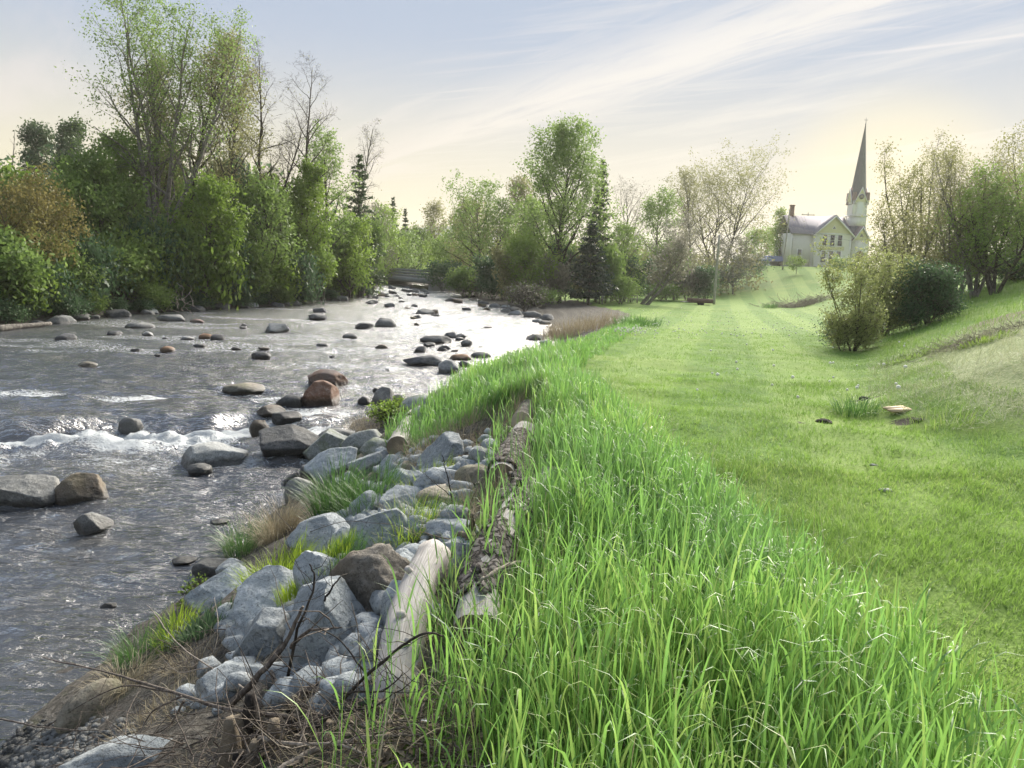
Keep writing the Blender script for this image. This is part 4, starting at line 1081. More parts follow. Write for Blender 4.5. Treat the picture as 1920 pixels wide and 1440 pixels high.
# right-hand edge of the unmown strip, from the camera to where it narrows along the bank
EDY = np.array([0.0, 2.2, 3.0, 3.8, 5.2, 7.0, 9.0, 11.5, 14.0, 20.0, 30.0, 42.0])
EDX = np.array([1.62, 1.62, 1.60, 1.52, 1.42, 1.28, 1.02, 0.95, 1.3, 2.7, 5.0, 7.4])
def tall_grass(N, ylo, yhi, hmul=1.0, seed=1, dens=None, leaves=3, seg=6, wmul=1.0):
    rg = np.random.default_rng(seed)
    Y = ylo+(yhi-ylo)*rg.random(N)**(1.25 if ylo < 5 else 1.0)
    xt = np.interp(Y, TY, TX); xe = np.interp(Y, EDY, EDX)
    lo = xt-0.28 if ylo < 8.6 else xt-1.0-0.9*np.exp(-((Y-11.4)/2.2)**2)
    X = lo+(xe-lo)*rg.random(N)
    e = (X-xt)
    keep = rg.random(N) < np.where(Y < 8.6, 0.06+0.94*sstep(0.0, 0.58, e+0.16*fbm(X*1.6, Y*1.6, oct=3, seed=71)), 0.45+0.55*sstep(-0.9, 0.1, e))
    keep &= (rg.random(N) < sstep(-0.35, 0.1, xe-X+0.25*rg.random(N)))
    for (bx, by, br) in TAKEN:
        keep &= ~(((X-bx)**2+(Y-by)**2) < (br*0.8)**2)
    X, Y = X[keep], Y[keep]; n_ = len(X)
    Z = ground(X, Y)
    cl = 0.5+0.5*fbm(X*1.2, Y*1.2, oct=2, seed=73)
    H = (0.38+0.17*cl)*rg.uniform(0.70, 1.12, n_)*hmul*(0.72+0.28*sstep(-0.1, 0.6, X-np.interp(Y, TY, TX)))
    H = H*np.clip(0.72+0.5*(np.interp(Y, EDY, EDX)-X), 0.62, 1.0)
    base = np.stack([X, Y, Z-0.01], -1)
    az = rg.uniform(0, 6.28, n_); th0 = np.abs(rg.normal(0, 0.09, n_)); cv = rg.normal(0.10, 0.10, n_)
    tone = np.clip(0.38+0.30*fbm(X*0.8, Y*0.8, oct=2, seed=75)+rg.normal(0, 0.24, n_), 0, 1)
    parts = [blades(base, H, np.full(n_, 0.0034*wmul), az, th0, cv, 2, 1.3, rg.uniform(-1, 1, n_), tone*0.7, 'stem')]
    for k in range(leaves):
        f = (0.14+0.30*k+rg.uniform(-0.06, 0.06, n_)) if k else rg.uniform(0.03, 0.1, n_)
        f = np.clip(f, 0.02, 0.9)
        thm = th0+cv*f*0.5
        bz = base+np.stack([np.sin(thm)*np.cos(az)*H*f, np.sin(thm)*np.sin(az)*H*f, np.cos(thm)*H*f], -1)
        la = rg.uniform(0, 6.28, n_)
        lth = np.abs(rg.normal(0.22, 0.14, n_))
        droop = np.where(rg.random(n_) < 0.45, rg.uniform(1.0, 2.6, n_), rg.uniform(0.1, 0.8, n_))
        LL = H*rg.uniform(0.38, 0.72, n_)*(0.85+0.15*k)
        parts.append(blades(bz, LL, rg.uniform(0.0055, 0.0125, n_)*wmul, la, lth, droop, seg, 2.8, rg.normal(0, 0.5, n_), np.clip(tone+rg.normal(0, 0.12, n_), 0, 1)))
    return join(parts)
p1 = tall_grass(9000, 1.25, 6.0, 1.0, 11, seg=5)
p2 = tall_grass(6400, 5.6, 9.2, 1.0, 12, seg=4)
p3 = tall_grass(6800, 8.6, 15.0, 1.0, 13, leaves=3, seg=3, wmul=1.5)
p4 = tall_grass(4000, 14.5, 40.0, 0.5, 14, leaves=2, seg=2, wmul=2.2)
V, F, rn = join([p1, p2, p3, p4])
add('tall_grass', mesh_np('tall_grass', V, F, M['blade'], True, {'rnd': rn}), None, 'strip of tall bright green grass with bent blades along the top of the bank', 'grass', None, 'stuff')
# fine undergrowth among the tall stems and down the bank
rg = np.random.default_rng(15); N = 16000
Y = 1.3+rg.random(N)*13; X = np.interp(Y, TY, TX)-0.45+rg.random(N)*(np.interp(Y, EDY, EDX)-np.interp(Y, TY, TX)+0.45)
kp = rg.random(N) < 0.25+0.75*sstep(-0.2, 0.3, fbm(X*2, Y*2, oct=2, seed=79)); X, Y = X[kp], Y[kp]; N = len(X)
V, F, rn = blades(np.stack([X, Y, ground(X, Y)-0.005], -1), rg.uniform(0.06, 0.20, N), rg.uniform(0.002, 0.0045, N), rg.uniform(0, 6.28, N), np.abs(rg.normal(0.3, 0.3, N)), rg.uniform(0.1, 1.0, N), 3, 1.5, rg.normal(0, .6, N), rg.random(N))
add('undergrowth', mesh_np('undergrowth', V, F, M['blade_sedge'], True, {'rnd': rn}), None, 'short fine green undergrowth among the stems of the tall grass', 'grass', None, 'stuff')
# straw lying under the tall grass
rg = np.random.default_rng(16); N = 5200
Y = 1.4+rg.random(N)**1.4*7; X = np.interp(Y, TY, TX)-0.5+rg.random(N)**1.2*1.3
V, F, rn = blades(np.stack([X, Y, ground(X, Y)+0.01], -1), rg.uniform(0.08, 0.28, N), rg.uniform(0.0018, 0.004, N), rg.uniform(0, 6.28, N), rg.normal(1.42, 0.15, N), rg.normal(0, 0.4, N), 3, 1.2, rg.normal(0, .6, N), rg.random(N))
add('straw_thatch', mesh_np('straw_thatch', V, F, M['straw'], True, {'rnd': rn}), None, 'dry straw lying flat between the grass stems and the logs', 'straw', None, 'stuff')

# dry stalks and seed heads standing in the tall grass
rg = np.random.default_rng(17); N = 900
Y = 1.6+rg.random(N)*12; X = np.interp(Y, TY, TX)-0.1+rg.random(N)*(np.interp(Y, EDY, EDX)-np.interp(Y, TY, TX)+0.1)
B_ = np.stack([X, Y, ground(X, Y)], -1); H = rg.uniform(0.3, 0.62, N); az = rg.uniform(0, 6.28, N); th = np.abs(rg.normal(0.12, 0.15, N)); cv = rg.uniform(0, 0.5, N)
pa = blades(B_, H, np.full(N, 0.0026), az, th, cv, 3, 1.4, rg.normal(0, .5, N), rg.random(N), 'stem')
N2 = 1400; Y = 1.5+rg.random(N2)*10; X = np.interp(Y, TY, TX)-0.1+rg.random(N2)*(np.interp(Y, EDY, EDX)-np.interp(Y, TY, TX)+0.1)
pb = blades(np.stack([X, Y, ground(X, Y)+rg.uniform(0, 0.12, N2)], -1), rg.uniform(0.12, 0.34, N2), rg.uniform(0.003, 0.006, N2), rg.uniform(0, 6.28, N2), rg.uniform(0.2, 1.1, N2), rg.uniform(0.3, 1.6, N2), 4, 1.5, rg.normal(0, .6, N2), rg.random(N2))
V, F, rn = join([pa, pb])
add('dry_stalk', mesh_np('dry_stalk', V, F, M['straw'], True, {'rnd': rn}), None, 'dry straw-coloured stalks and withered blades scattered through the tall grass', 'grass', None, 'stuff')
# mown lawn
def lawn(N, ylo, yhi, seed, w, h, pw=1.0, seg=1):
    rg = np.random.default_rng(seed)
    Y = ylo+(yhi-ylo)*rg.random(N)**pw
    lo = np.interp(Y, EDY, EDX)-0.35; hi = np.minimum(Y*0.74+1.2, np.interp(Y, PTY, PTX)+1.0)
    hi = np.maximum(hi, lo+0.1)
    X = lo+(hi-lo)*rg.random(N)
    cl = fbm(X*2.6, Y*2.6, oct=3, seed=81); big = fbm(X*0.5, Y*0.5, oct=3, seed=83)
    kp = rg.random(N) < np.clip(0.78+0.45*cl+0.2*big, 0.58, 1)
    mud = np.zeros(N)
    for px, py, r in [(1545, 793, 0.22), (1500, 792, 0.12), (1610, 752, 0.25), (1700, 792, 0.3)]:
        c = hit(px, py); mud = np.maximum(mud, np.exp(-(((X-c[0])/r)**2+((Y-c[1])/(r*0.8))**2)))
    kp &= rg.random(N) > mud*1.1
    X, Y, cl, big = X[kp], Y[kp], cl[kp], big[kp]; n_ = len(X)
    H = h*rg.uniform(0.45, 1.3, n_)*(1+0.45*np.clip(cl, -0.75, 1))
    ang = math.atan2(7.6, 27.5); u = X*math.cos(ang)-Y*math.sin(ang)
    stripe = np.sin(u*2*math.pi/2.1+0.8*fbm(X*0.2, Y*0.2, oct=2, seed=85))
    tone = np.clip(0.45+0.22*big+0.15*stripe-0.22*cl+rg.normal(0, 0.28, n_), 0, 1)
    lean = np.where(stripe > 0, math.pi/2, -math.pi/2)+rg.normal(0, 1.3, n_)
    return blades(np.stack([X, Y, ground(X, Y)-0.004], -1), H, rg.uniform(0.6, 1.3, n_)*w, lean, np.abs(rg.normal(0.35, 0.3, n_)), rg.uniform(0.1, 1.1, n_), seg, 1.4, rg.normal(0, .7, n_), tone)
L1 = lawn(72000, 2.0, 6.5, 21, 0.0052, 0.060, seg=2)
L2 = lawn(54000, 6.0, 13.0, 22, 0.014, 0.060)
L3 = lawn(36000, 12.5, 30.0, 23, 0.024, 0.048)
L4 = lawn(16000, 29.0, 62.0, 24, 0.035, 0.045)
V, F, rn = join([L1, L2, L3, L4])
add('lawn_grass', mesh_np('lawn_grass', V, F, M['blade_lawn'], True, {'rnd': rn}), None, 'short mown lawn grass with faint mowing stripes', 'grass', None, 'stuff')
# cut hay lying on the slope to the right
rg = np.random.default_rng(31); N = 42000
Y = 8.0+rg.random(N)*9.0; X = np.interp(Y, PTY, PTX)+rg.random(N)*7.5-0.2
cl = fbm(X*1.8, Y*1.8, oct=3, seed=87)
kp = (rg.random(N) < 0.6+0.6*cl)&(X < Y*0.78+1.0); X, Y = X[kp], Y[kp]; N = len(X)
gr = np.clip(0.55+0.35*fbm(X*0.9, Y*0.9, oct=2, seed=89)+rg.normal(0, .22, N), 0, 1)
V, F, rn = blades(np.stack([X, Y, ground(X, Y)+rg.uniform(0, 0.03, N)], -1), rg.uniform(0.08, 0.26, N), rg.uniform(0.004, 0.008, N), rg.uniform(0, 6.28, N), rg.normal(1.15, 0.35, N), rg.normal(0.1, 0.5, N), 2, 1.2, rg.normal(0, .6, N), gr)
add('cut_hay', mesh_np('cut_hay', V, F, M['hay'], True, {'rnd': rn}), None, 'pale cut grass lying dry on the slope at the right', 'hay', None, 'stuff')
rg = np.random.default_rng(32); N = 16000
Y = 16.0+rg.random(N)*22; X = np.interp(Y, PTY, PTX)+rg.random(N)*12
kp = X < Y*0.78+1.0; X, Y = X[kp], Y[kp]; N = len(X)
V, F, rn = blades(np.stack([X, Y, ground(X, Y)], -1), rg.uniform(0.10, 0.30, N), rg.uniform(0.008, 0.016, N), rg.uniform(0, 6.28, N), np.abs(rg.normal(0.4, 0.3, N)), rg.uniform(0.2, 1.2, N), 2, 1.3, rg.normal(0, .6, N), np.clip(rg.normal(0.35, .25, N), 0, 1))
add('slope_grass', mesh_np('slope_grass', V, F, M['blade_lawn'], True, {'rnd': rn}), None, 'rough grey-green grass covering the upper slope at the right', 'grass', None, 'stuff')
# dandelion clocks
rg = np.random.default_rng(33); parts = []; v1, f1 = ico(1)
PX, PY = rg.uniform(1150, 1560, 330), rg.uniform(580, 640, 330)
q = rg.random(330)
PX = np.where(q < 0.2, rg.normal(1185, 18, 330), np.where(q > 0.9, rg.uniform(1300, 1700, 330), PX)); PY = np.where(q < 0.2, rg.normal(626, 3, 330), np.where(q > 0.9, rg.uniform(640, 760, 330), PY))
for p in hits(PX, PY, 0.0):
    r = rg.uniform(0.018, 0.034); parts.append((v1*r+p+np.array([0, 0, rg.uniform(0.10, 0.2)]), f1))
V, F = merge(parts)
add('dandelion_clock', mesh_np('dandelion_clock', V, F, M['petal'], True, {'rnd': np.repeat(rg.random(len(parts)), len(v1))}), None, 'white dandelion seed heads dotted over the far lawn', 'flowers', None, 'stuff')

# ------------------------------------------------------------------ tufts and weeds among the rocks
def tuft(name, px, py, n_, h, r, mat, label, cat='grass', seed=0, off=0.0, spread=0.5, droop=(0.4, 1.6), wid=0.006, part='blade', second=None, group=None):
    rg = np.random.default_rng(seed+int(px)); c = hit(px, py, off)
    t = thing(name, label, cat, c, group=group)
    a = rg.uniform(0, 6.28, n_); rr = r*np.sqrt(rg.random(n_))
    X, Y = c[0]+np.cos(a)*rr, c[1]+np.sin(a)*rr
    Z = ground(X, Y)+off*0.8
    H = h*rg.uniform(0.45, 1.15, n_)
    V, F, rn = blades(np.stack([X, Y, Z-0.01], -1)-c, H, wid*rg.uniform(0.6, 1.2, n_), a+rg.normal(0, .6, n_), np.abs(rg.normal(spread*0.4, spread*0.4, n_)), rg.uniform(*droop, n_), 5, 1.6, rg.normal(0, .4, n_), rg.random(n_))
    add(part, mesh_np(part, V, F, M[mat], True, {'rnd': rn}), t)
    if second:
        m2, n2, h2, dz = second
        a = rg.uniform(0, 6.28, n2); rr = r*1.05*np.sqrt(rg.random(n2))
        X, Y = c[0]+np.cos(a)*rr, c[1]+np.sin(a)*rr
        V, F, rn = blades(np.stack([X, Y, ground(X, Y)+off*0.8], -1)-c, h2*rg.uniform(0.5, 1.1, n2), np.full(n2, 0.004), a+rg.normal(0, .5, n2), np.abs(rg.normal(0.9, .4, n2)), rg.uniform(0.5, 1.6, n2), 5, 1.5, rg.normal(0, .4, n2), rg.random(n2))
        add('dead_blade', mesh_np('dead_blade', V, F, M[m2], True, {'rnd': rn}), t)
    return t
tuft('sedge_tuft', 630, 950, 600, 0.56, 0.24, 'blade_sedge', 'large dark green sedge clump among the riverside blocks', seed=1, off=0.12, spread=0.7, wid=0.009)
tuft('sedge_tuft', 690, 940, 420, 0.46, 0.28, 'blade_sedge', 'smaller arching green tuft right of the large dark sedge clump', seed=2, off=0.10, spread=0.9)
tuft('sedge_tuft', 458, 1035, 460, 0.46, 0.24, 'blade_sedge', 'green sedge tuft at the water edge left of the straw', seed=3, spread=0.7, second=('straw', 160, 0.4, 0))
tuft('straw_tuft', 522, 1005, 600, 0.52, 0.22, 'straw', 'bleached straw-coloured tuft beside the dark sedge', seed=4, spread=0.8, droop=(0.8, 2.2))
tuft('grass_tuft', 518, 1090, 700, 0.32, 0.26, 'blade_lime', 'bright lime green grass tuft between the granite boulders', seed=5, off=0.08, spread=0.6, wid=0.006)
tuft('moss_patch', 592, 1068, 1100, 0.15, 0.26, 'blade_lime', 'low lime green mossy patch right of the lime grass tuft', 'moss', seed=6, off=0.12, spread=0.5, droop=(0.1, 0.6), wid=0.005)
tuft('moss_patch', 640, 1045, 420, 0.12, 0.16, 'blade_sedge', 'dark green mossy patch under the wedge-shaped grey block', 'moss', seed=7, off=0.14, spread=0.5, droop=(0.1, 0.6), wid=0.005)
tuft('sedge_tuft', 262, 1238, 340, 0.36, 0.18, 'blade_sedge', 'green sedge tuft on the shore above the tan stone', seed=8, spread=0.9, wid=0.005)
tuft('straw_tuft', 235, 1292, 420, 0.30, 0.17, 'straw', 'hanging dry straw clump over the tan stone', seed=9, spread=1.6, droop=(1.0, 2.4), wid=0.005)
tuft('grass_tuft', 800, 975, 380, 0.26, 0.34, 'blade_sedge', 'thin weedy grass between the grey blocks mid-bank', seed=10, off=0.05, spread=0.8, wid=0.004, second=('straw', 120, 0.3, 0))
tuft('grass_tuft', 760, 1010, 220, 0.26, 0.22, 'blade_lime', 'weeds growing beside the pale rectangular block', seed=11, off=0.05, spread=0.8, wid=0.005)
tuft('weed_patch', 385, 1180, 420, 0.16, 0.24, 'leaf_dark', 'dark green leafy weeds in front of the angular grey boulder', 'weed', seed=12, spread=0.7, wid=0.014)
tuft('grass_tuft', 330, 1190, 200, 0.24, 0.16, 'blade_lime', 'yellow-green weed sprig at the water edge', 'weed', seed=13, spread=0.6, wid=0.008)
tuft('dry_weed', 680, 800, 360, 0.26, 0.42, 'straw', 'brown matted dry weeds at the water behind the mossy slab', 'weed', seed=14, spread=1.3, wid=0.005)
tuft('dry_weed', 905, 955, 300, 0.30, 0.26, 'straw', 'dry grey weeds left of the long bark log', 'weed', seed=15, spread=1.0, wid=0.004)
tuft('grass_tuft', 800, 905, 180, 0.24, 0.30, 'blade_lime', 'sparse bright grass between the upper blocks', seed=16, spread=0.7, wid=0.005)
tuft('dry_weed', 870, 822, 1300, 0.34, 0.75, 'straw', 'dead brown stems at the foot of the grassy bank above the peaked boulder', 'weed', seed=17, spread=0.9, wid=0.004)
tuft('grass_tuft', 950, 1240, 150, 0.40, 0.12, 'blade', 'dense green grass bunch standing against the end of the long log', seed=18, spread=0.35, wid=0.008)
tuft('grass_tuft', 850, 1190, 120, 0.40, 0.10, 'blade', 'upright green grass bunch right beside the pale log', seed=19, spread=0.35, wid=0.008)
rg = np.random.default_rng(41)
for k_, (px_, py_, n_, h_, r_) in enumerate([(300, 1335, 420, 0.16, 0.30), (420, 1300, 420, 0.16, 0.30), (370, 1240, 360, 0.18, 0.22), (600, 1330, 360, 0.14, 0.30), (480, 1400, 360, 0.14, 0.30)]):
    tuft('dry_weed', px_, py_, n_, h_, r_, 'straw', ['flattened dry grass on the mud right of the tan stone', 'flattened dry grass below the rounded blue-grey boulder', 'dry grass beneath the pale dead vine', 'dry grass round the curved root-like branch', 'dry grass round the rotten stump'][k_], 'weed', seed=60+k_, spread=2.2, droop=(0.3, 1.2), wid=0.004)
tuft('grass_tuft', 1600, 775, 260, 0.30, 0.28, 'blade_sedge', 'dark green unmown tuft on the lawn left of the wooden board', seed=20, spread=0.6, wid=0.008)
tuft('grass_tuft', 1770, 790, 200, 0.22, 0.4, 'blade_lawn', 'rough grass clump right of the wooden board', seed=22, spread=0.6, wid=0.008)
tuft('dry_weed', 1090, 622, 900, 0.9, 1.8, 'straw', 'tall pinkish-brown dead weeds on the bank at the far end of the tall grass', 'weed', seed=23, spread=0.5, wid=0.02)
tuft('dry_weed', 1040, 636, 500, 0.7, 1.0, 'straw', 'grey dead weeds above the black rock at the right bank', 'weed', seed=24, spread=0.6, wid=0.016)
tuft('grass_tuft', 1195, 610, 420, 0.55, 1.1, 'blade_sedge', 'dark green tussock by the dandelions near the dead weeds', seed=25, spread=0.5, wid=0.02)
tuft('grass_tuft', 1443, 578, 240, 0.7, 0.7, 'blade_sedge', 'dark green tussock at the left end of the cut brush pile', seed=26, spread=0.5, wid=0.02)
# ------------------------------------------------------------------ trees
def limb_pts(rg, p, d, L, n_, wob, up):
    pts = [p]; d = d/np.linalg.norm(d)
    for k in range(n_):
        d = d+rg.normal(0, wob, 3); d[2] += up; d /= np.linalg.norm(d)
        p = p+d*(L/n_); pts.append(p)
    return np.array(pts)
def skel(seed, H, R, **kw):
    if kw.get('lean', (0, 0)) != (0, 0): return skel0(seed, H, R, **kw)
    quick = dict(kw); quick.update(n2=3, n3=1, bare=0)
    _, A = skel0(seed, H, R, **quick)
    r = np.percentile(np.hypot(A[:, 0], A[:, 1]), 93)
    S, A = skel0(seed, H, R*min(max(R/r, 0.6), 2.4), **kw)
    r = np.percentile(np.hypot(A[:, 0], A[:, 1]), 93); k = min(max(R/r, 0.7), 1.4); q = H/np.percentile(A[:, 2], 99.7)
    return S*np.array([k, k, q, k, k, q, 1, 1, 1]), A*np.array([k, k, q])
def skel0(seed, H, R, clear=0.3, stems=1, n1=22, n2=7, n3=5, up=0.06, ang=0.9, lean=(0, 0), r0=None, bare=0, top=1.0, low=0.55, splay=0.16):
    """segments and leaf anchors of a broad-leaved tree; R crown radius; ang: branch angle from the trunk"""
    rg = np.random.default_rng(seed); segs = []; anch = []
    r0 = r0 or 0.0125*H+0.02
    def seglist(P, ra, rb, lv):
        r = np.linspace(ra, rb, len(P))
        for i in range(len(P)-1): segs.append([*P[i], *P[i+1], r[i], r[i+1], lv])
    for s in range(stems):
        a0 = rg.uniform(0, 6.28)
        spl = splay*(0 if stems == 1 else 1)
        d0 = np.array([math.cos(a0)*spl+lean[0], math.sin(a0)*spl+lean[1], 1.0])
        h = H*(1.0 if s == 0 else rg.uniform(0.72, 0.98))
        rr = r0*(1 if stems == 1 else 0.75)
        start = np.array([math.cos(a0)*rr*1.2*(stems > 1), math.sin(a0)*rr*1.2*(stems > 1), -0.1])
        T = limb_pts(rg, start, d0, h, 14, 0.045, 0.02)
        T[:, 2] *= h/max(T[-1, 2], 0.1)
        seglist(T, rr, rr*0.10, 0)
        m = n1 if stems == 1 else max(8, int(1.6*n1/stems))
        for k in range(m):
            f = clear+(0.97-clear)*((k+rg.random())/m)
            i = f*(len(T)-1); i0 = int(i); p = T[i0]+(T[min(i0+1, len(T)-1)]-T[i0])*(i-i0)
            q = (f-clear)/(1-clear)
            shape = (low+(1-low)*math.sin(min(q*1.5+0.35, 1.57+0.3)))*(1-0.62*q**1.7)*top if q < 1 else 0.3
            L = R*1.15*shape*rg.uniform(0.75, 1.15)/math.sqrt(stems**0.5)
            a = k*2.4+rg.uniform(-.5, .5)+a0
            an = ang*(1-0.45*q)*rg.uniform(0.8, 1.2)
            d = np.array([math.cos(a)*math.sin(an), math.sin(a)*math.sin(an), math.cos(an)])
            rb = rr*(1-0.88*f)*0.62
            B = limb_pts(rg, p, d, L, 6, 0.13, up); seglist(B, rb, rb*0.18, 1)
            for j in range(n2):
                g = 0.22+0.76*(j+rg.random())/n2; i = g*6; i0 = int(i)
                p2 = B[i0]+(B[min(i0+1, 6)]-B[i0])*(i-i0)
                bd = B[min(i0+1, 6)]-B[max(i0-1, 0)]; bd /= np.linalg.norm(bd)
                d2 = bd*0.75+rg.normal(0, 0.55, 3); L2 = L*0.42*(1.15-0.6*g)*rg.uniform(0.7, 1.2)
                Q = limb_pts(rg, p2, d2, L2, 4, 0.17, up*1.4); rq = max(rb*0.35*(1-0.5*g), 0.006)
                seglist(Q, rq, rq*0.3, 2)
                for u in range(n3):
                    i0 = 1+rg.integers(0, 4); p3 = Q[i0]
                    d3 = (Q[i0]-Q[i0-1]); d3 = d3/np.linalg.norm(d3)*0.7+rg.normal(0, 0.6, 3)
                    W = limb_pts(rg, p3, d3, L2*rg.uniform(0.35, 0.65), 2, 0.2, up)
                    seglist(W, max(rq*0.35, 0.004), 0.0025, 3)
                    anch.append(W[1]); anch.append(W[2])
                    for e in range(bare):
                        d4 = (W[2]-W[1])*0.8+rg.normal(0, 0.09*L2**0.5, 3)
                        segs.append([*W[1+e % 2], *(W[1+e % 2]+d4), 0.006, 0.003, 4])
                anch.append(Q[-1])
            anch.append(B[-1])
    return np.array(segs), np.array(anch)
def leaf_cloud(anch, n_, spread, size, seed, aspect=0.55, droop=0.0, clump=0.55, tri=False):
    rg = np.random.default_rng(seed)
    i = rg.integers(0, len(anch), n_)
    c = anch[i]+rg.normal(0, spread, (n_, 3))
    u = rg.normal(0, 1, (n_, 3)); u[:, 2] -= droop; u /= np.linalg.norm(u, axis=1)[:, None]
    w = rg.normal(0, 1, (n_, 3)); w -= (w*u).sum(1)[:, None]*u; w /= np.linalg.norm(w, axis=1)[:, None]
    s = (size*rg.uniform(0.6, 1.3, n_))[:, None]
    V = np.stack([c-u*s*0.5, c+w*s*0.5*aspect, c+u*s*0.5, c-w*s*0.5*aspect], 1).reshape(-1, 3)
    F = np.arange(4*n_).reshape(-1, 4)
    if tri:                                           # far away a leaf is one broad triangle
        V = np.stack([c-u*s*0.55, c+w*s*0.6*aspect+u*s*0.3, c-w*s*0.6*aspect+u*s*0.4], 1).reshape(-1, 3); F = np.arange(3*n_).reshape(-1, 3)
    q = c*0.9/max(spread*5, 0.6)
    tone = np.clip(0.5+clump*0.8*fbm(q[:, 0], q[:, 1], q[:, 2], oct=2, seed=seed % 50)+rg.normal(0, 0.18, n_), 0, 1)
    return V, F, np.repeat(tone, 3 if tri else 4)
def conifer(seed, H, R, droop=0.25, n_wh=None, bare=0.08, per=6, size=0.16, density=1.0, ragged=0.25):
    rg = np.random.default_rng(seed); segs = []; cs = []; us = []
    n_wh = n_wh or int(H/0.34)
    r0 = 0.014*H+0.02
    z = np.linspace(0, H, 12)
    for i in range(11): segs.append([0, 0, z[i]-0.1, 0, 0, z[i+1]-0.1, r0*(1-i/11.3), r0*(1-(i+1)/11.3)])
    for k in range(n_wh):
        f = bare+(1-bare)*(k+rg.random())/n_wh; zz = f*H
        Lm = R*(1-f)**0.85*rg.uniform(1-ragged, 1+ragged*0.6)+0.08
        for b in range(per):
            a = rg.uniform(0, 6.28); L = Lm*rg.uniform(0.7, 1.1)
            P_ = np.array([0, 0, zz]); d = np.array([math.cos(a), math.sin(a), 0.25-droop*(1-f)])
            B = limb_pts(rg, P_, d, L, 4, 0.06, -droop*0.10+0.05)
            for i in range(4): segs.append([*B[i], *B[i+1], 0.012*(1-i/5)+0.004, 0.012*(1-(i+1)/5)+0.003])
            m = max(3, int(L/size*4.2*density))
            g = rg.random(m)**0.7*3.999; i0 = g.astype(int)
            c = B[i0]+(B[i0+1]-B[i0])*(g-i0)[:, None]+rg.normal(0, 0.045+0.05*L, (m, 3))*np.array([1, 1, 0.45])
            dv = (B[-1]-B[0]); dv /= np.linalg.norm(dv)
            u = dv[None, :]*0.8+rg.normal(0, 0.5, (m, 3)); u[:, 2] -= 0.25
            cs.append(c); us.append(u)
    c = np.vstack(cs); u = np.vstack(us); u /= np.linalg.norm(u, axis=1)[:, None]; n_ = len(c)
    w = rg.normal(0, 1, (n_, 3))*np.array([1, 1, 0.4]); w -= (w*u).sum(1)[:, None]*u; w /= np.linalg.norm(w, axis=1)[:, None]
    s = (size*rg.uniform(0.7, 1.4, n_))[:, None]
    V = np.stack([c-u*s, c+w*s*0.32, c+u*s, c-w*s*0.32], 1).reshape(-1, 3)
    return np.array(segs), V, np.arange(4*n_).reshape(-1, 4), np.repeat(np.clip(rg.normal(0.45, 0.22, n_), 0, 1), 4)
def place(px, Y, top):
    """base on the ground at depth Y under pixel column px, and the height that reaches pixel row top"""
    b = pt(px, 540, Y); g = gz(b[0], b[1]); z = pt(px, top, Y)[2]
    for _ in range(2):
        b = pt(px, 540, Y)
    return np.array([b[0], b[1], g]), z-g
def tree(label, px, Y, top, rpx, mat='leaf_green', bark='bark', leaves=9000, size=0.15, spread=0.24, name='tree', cat='tree', seed=None, group=None, sides=5, **kw):
    seed = seed if seed is not None else int(px*3+Y*7)
    base, H = place(px, Y, top)
    R = rpx*Y/FPX
    segs, anch = skel(seed, H, R, **kw)
    if 'lean' not in kw:                              # turn the tree so that its crown stands over its foot as seen along the valley
        mx_, my_ = anch[:, 0].mean(), anch[:, 1].mean(); Rz = rotm('Z', math.pi/2-math.atan2(my_, mx_)).T
        anch = anch @ Rz; segs[:, :3] = segs[:, :3] @ Rz; segs[:, 3:6] = segs[:, 3:6] @ Rz
    t = thing(name, label, cat, base, group=group)
    if leaves > 1000 and not kw.get('bare'): segs = segs[segs[:, 8] < (3 if Y > 36 else 4)]
    segs = segs[:, :8]
    big = segs[:, 6] > 0.022
    parts = []
    if big.any(): parts.append(segs_mesh(segs[big], 6 if sides > 4 else 5))
    if (~big).any():
        fine_ = (~big) & (segs[:, 6] < max(0.009, 0.00020*Y))
        if (fine_).any(): parts.append(ribbons(segs[fine_]))
        if ((~big) & ~fine_).any(): parts.append(segs_mesh(segs[(~big) & ~fine_], 3))
    V, F = merge(parts)
    add('trunk', mesh_np('trunk', V, F, M[bark], True), t)
    if leaves:
        V, F, rn = leaf_cloud(anch, leaves, spread, size, seed, tri=Y > 50)
        add('crown', mesh_np('crown', V, F, M[mat], False, {'rnd': rn}), t)
    return t
def spruce(label, px, Y, top, rpx, mat='needle', seed=None, group=None, name='spruce_tree', lift=0.0, **kw):
    seed = seed if seed is not None else int(px*5+Y)
    base, H = place(px, Y, top)
    segs, V, F, rn = conifer(seed, H, rpx*Y/FPX, **kw)
    t = thing(name, label, 'tree', base, group=group)
    v2, f2 = segs_mesh(segs, 3)
    add('trunk', mesh_np('trunk', v2, f2, M['bark'], True), t)
    add('crown', mesh_np('crown', V, F, M[mat], False, {'rnd': rn}), t)
    return t
def bush(label, px, Y, top, rpx, mat, leaves=5000, size=0.12, bark='bark', name='shrub', cat='shrub', seed=None, group=None, stems=7, low=0.8, spread=0.16, **kw):
    return tree(label, px, Y, top, rpx, mat, bark, leaves, size, spread, name, cat, seed, group, 4, clear=0.12, stems=stems, n1=kw.pop('n1', 18), n2=5, n3=4, low=low, ang=kw.pop('ang', 0.75), splay=kw.pop('splay', 0.42), r0=kw.pop('r0', 0.035), **kw)

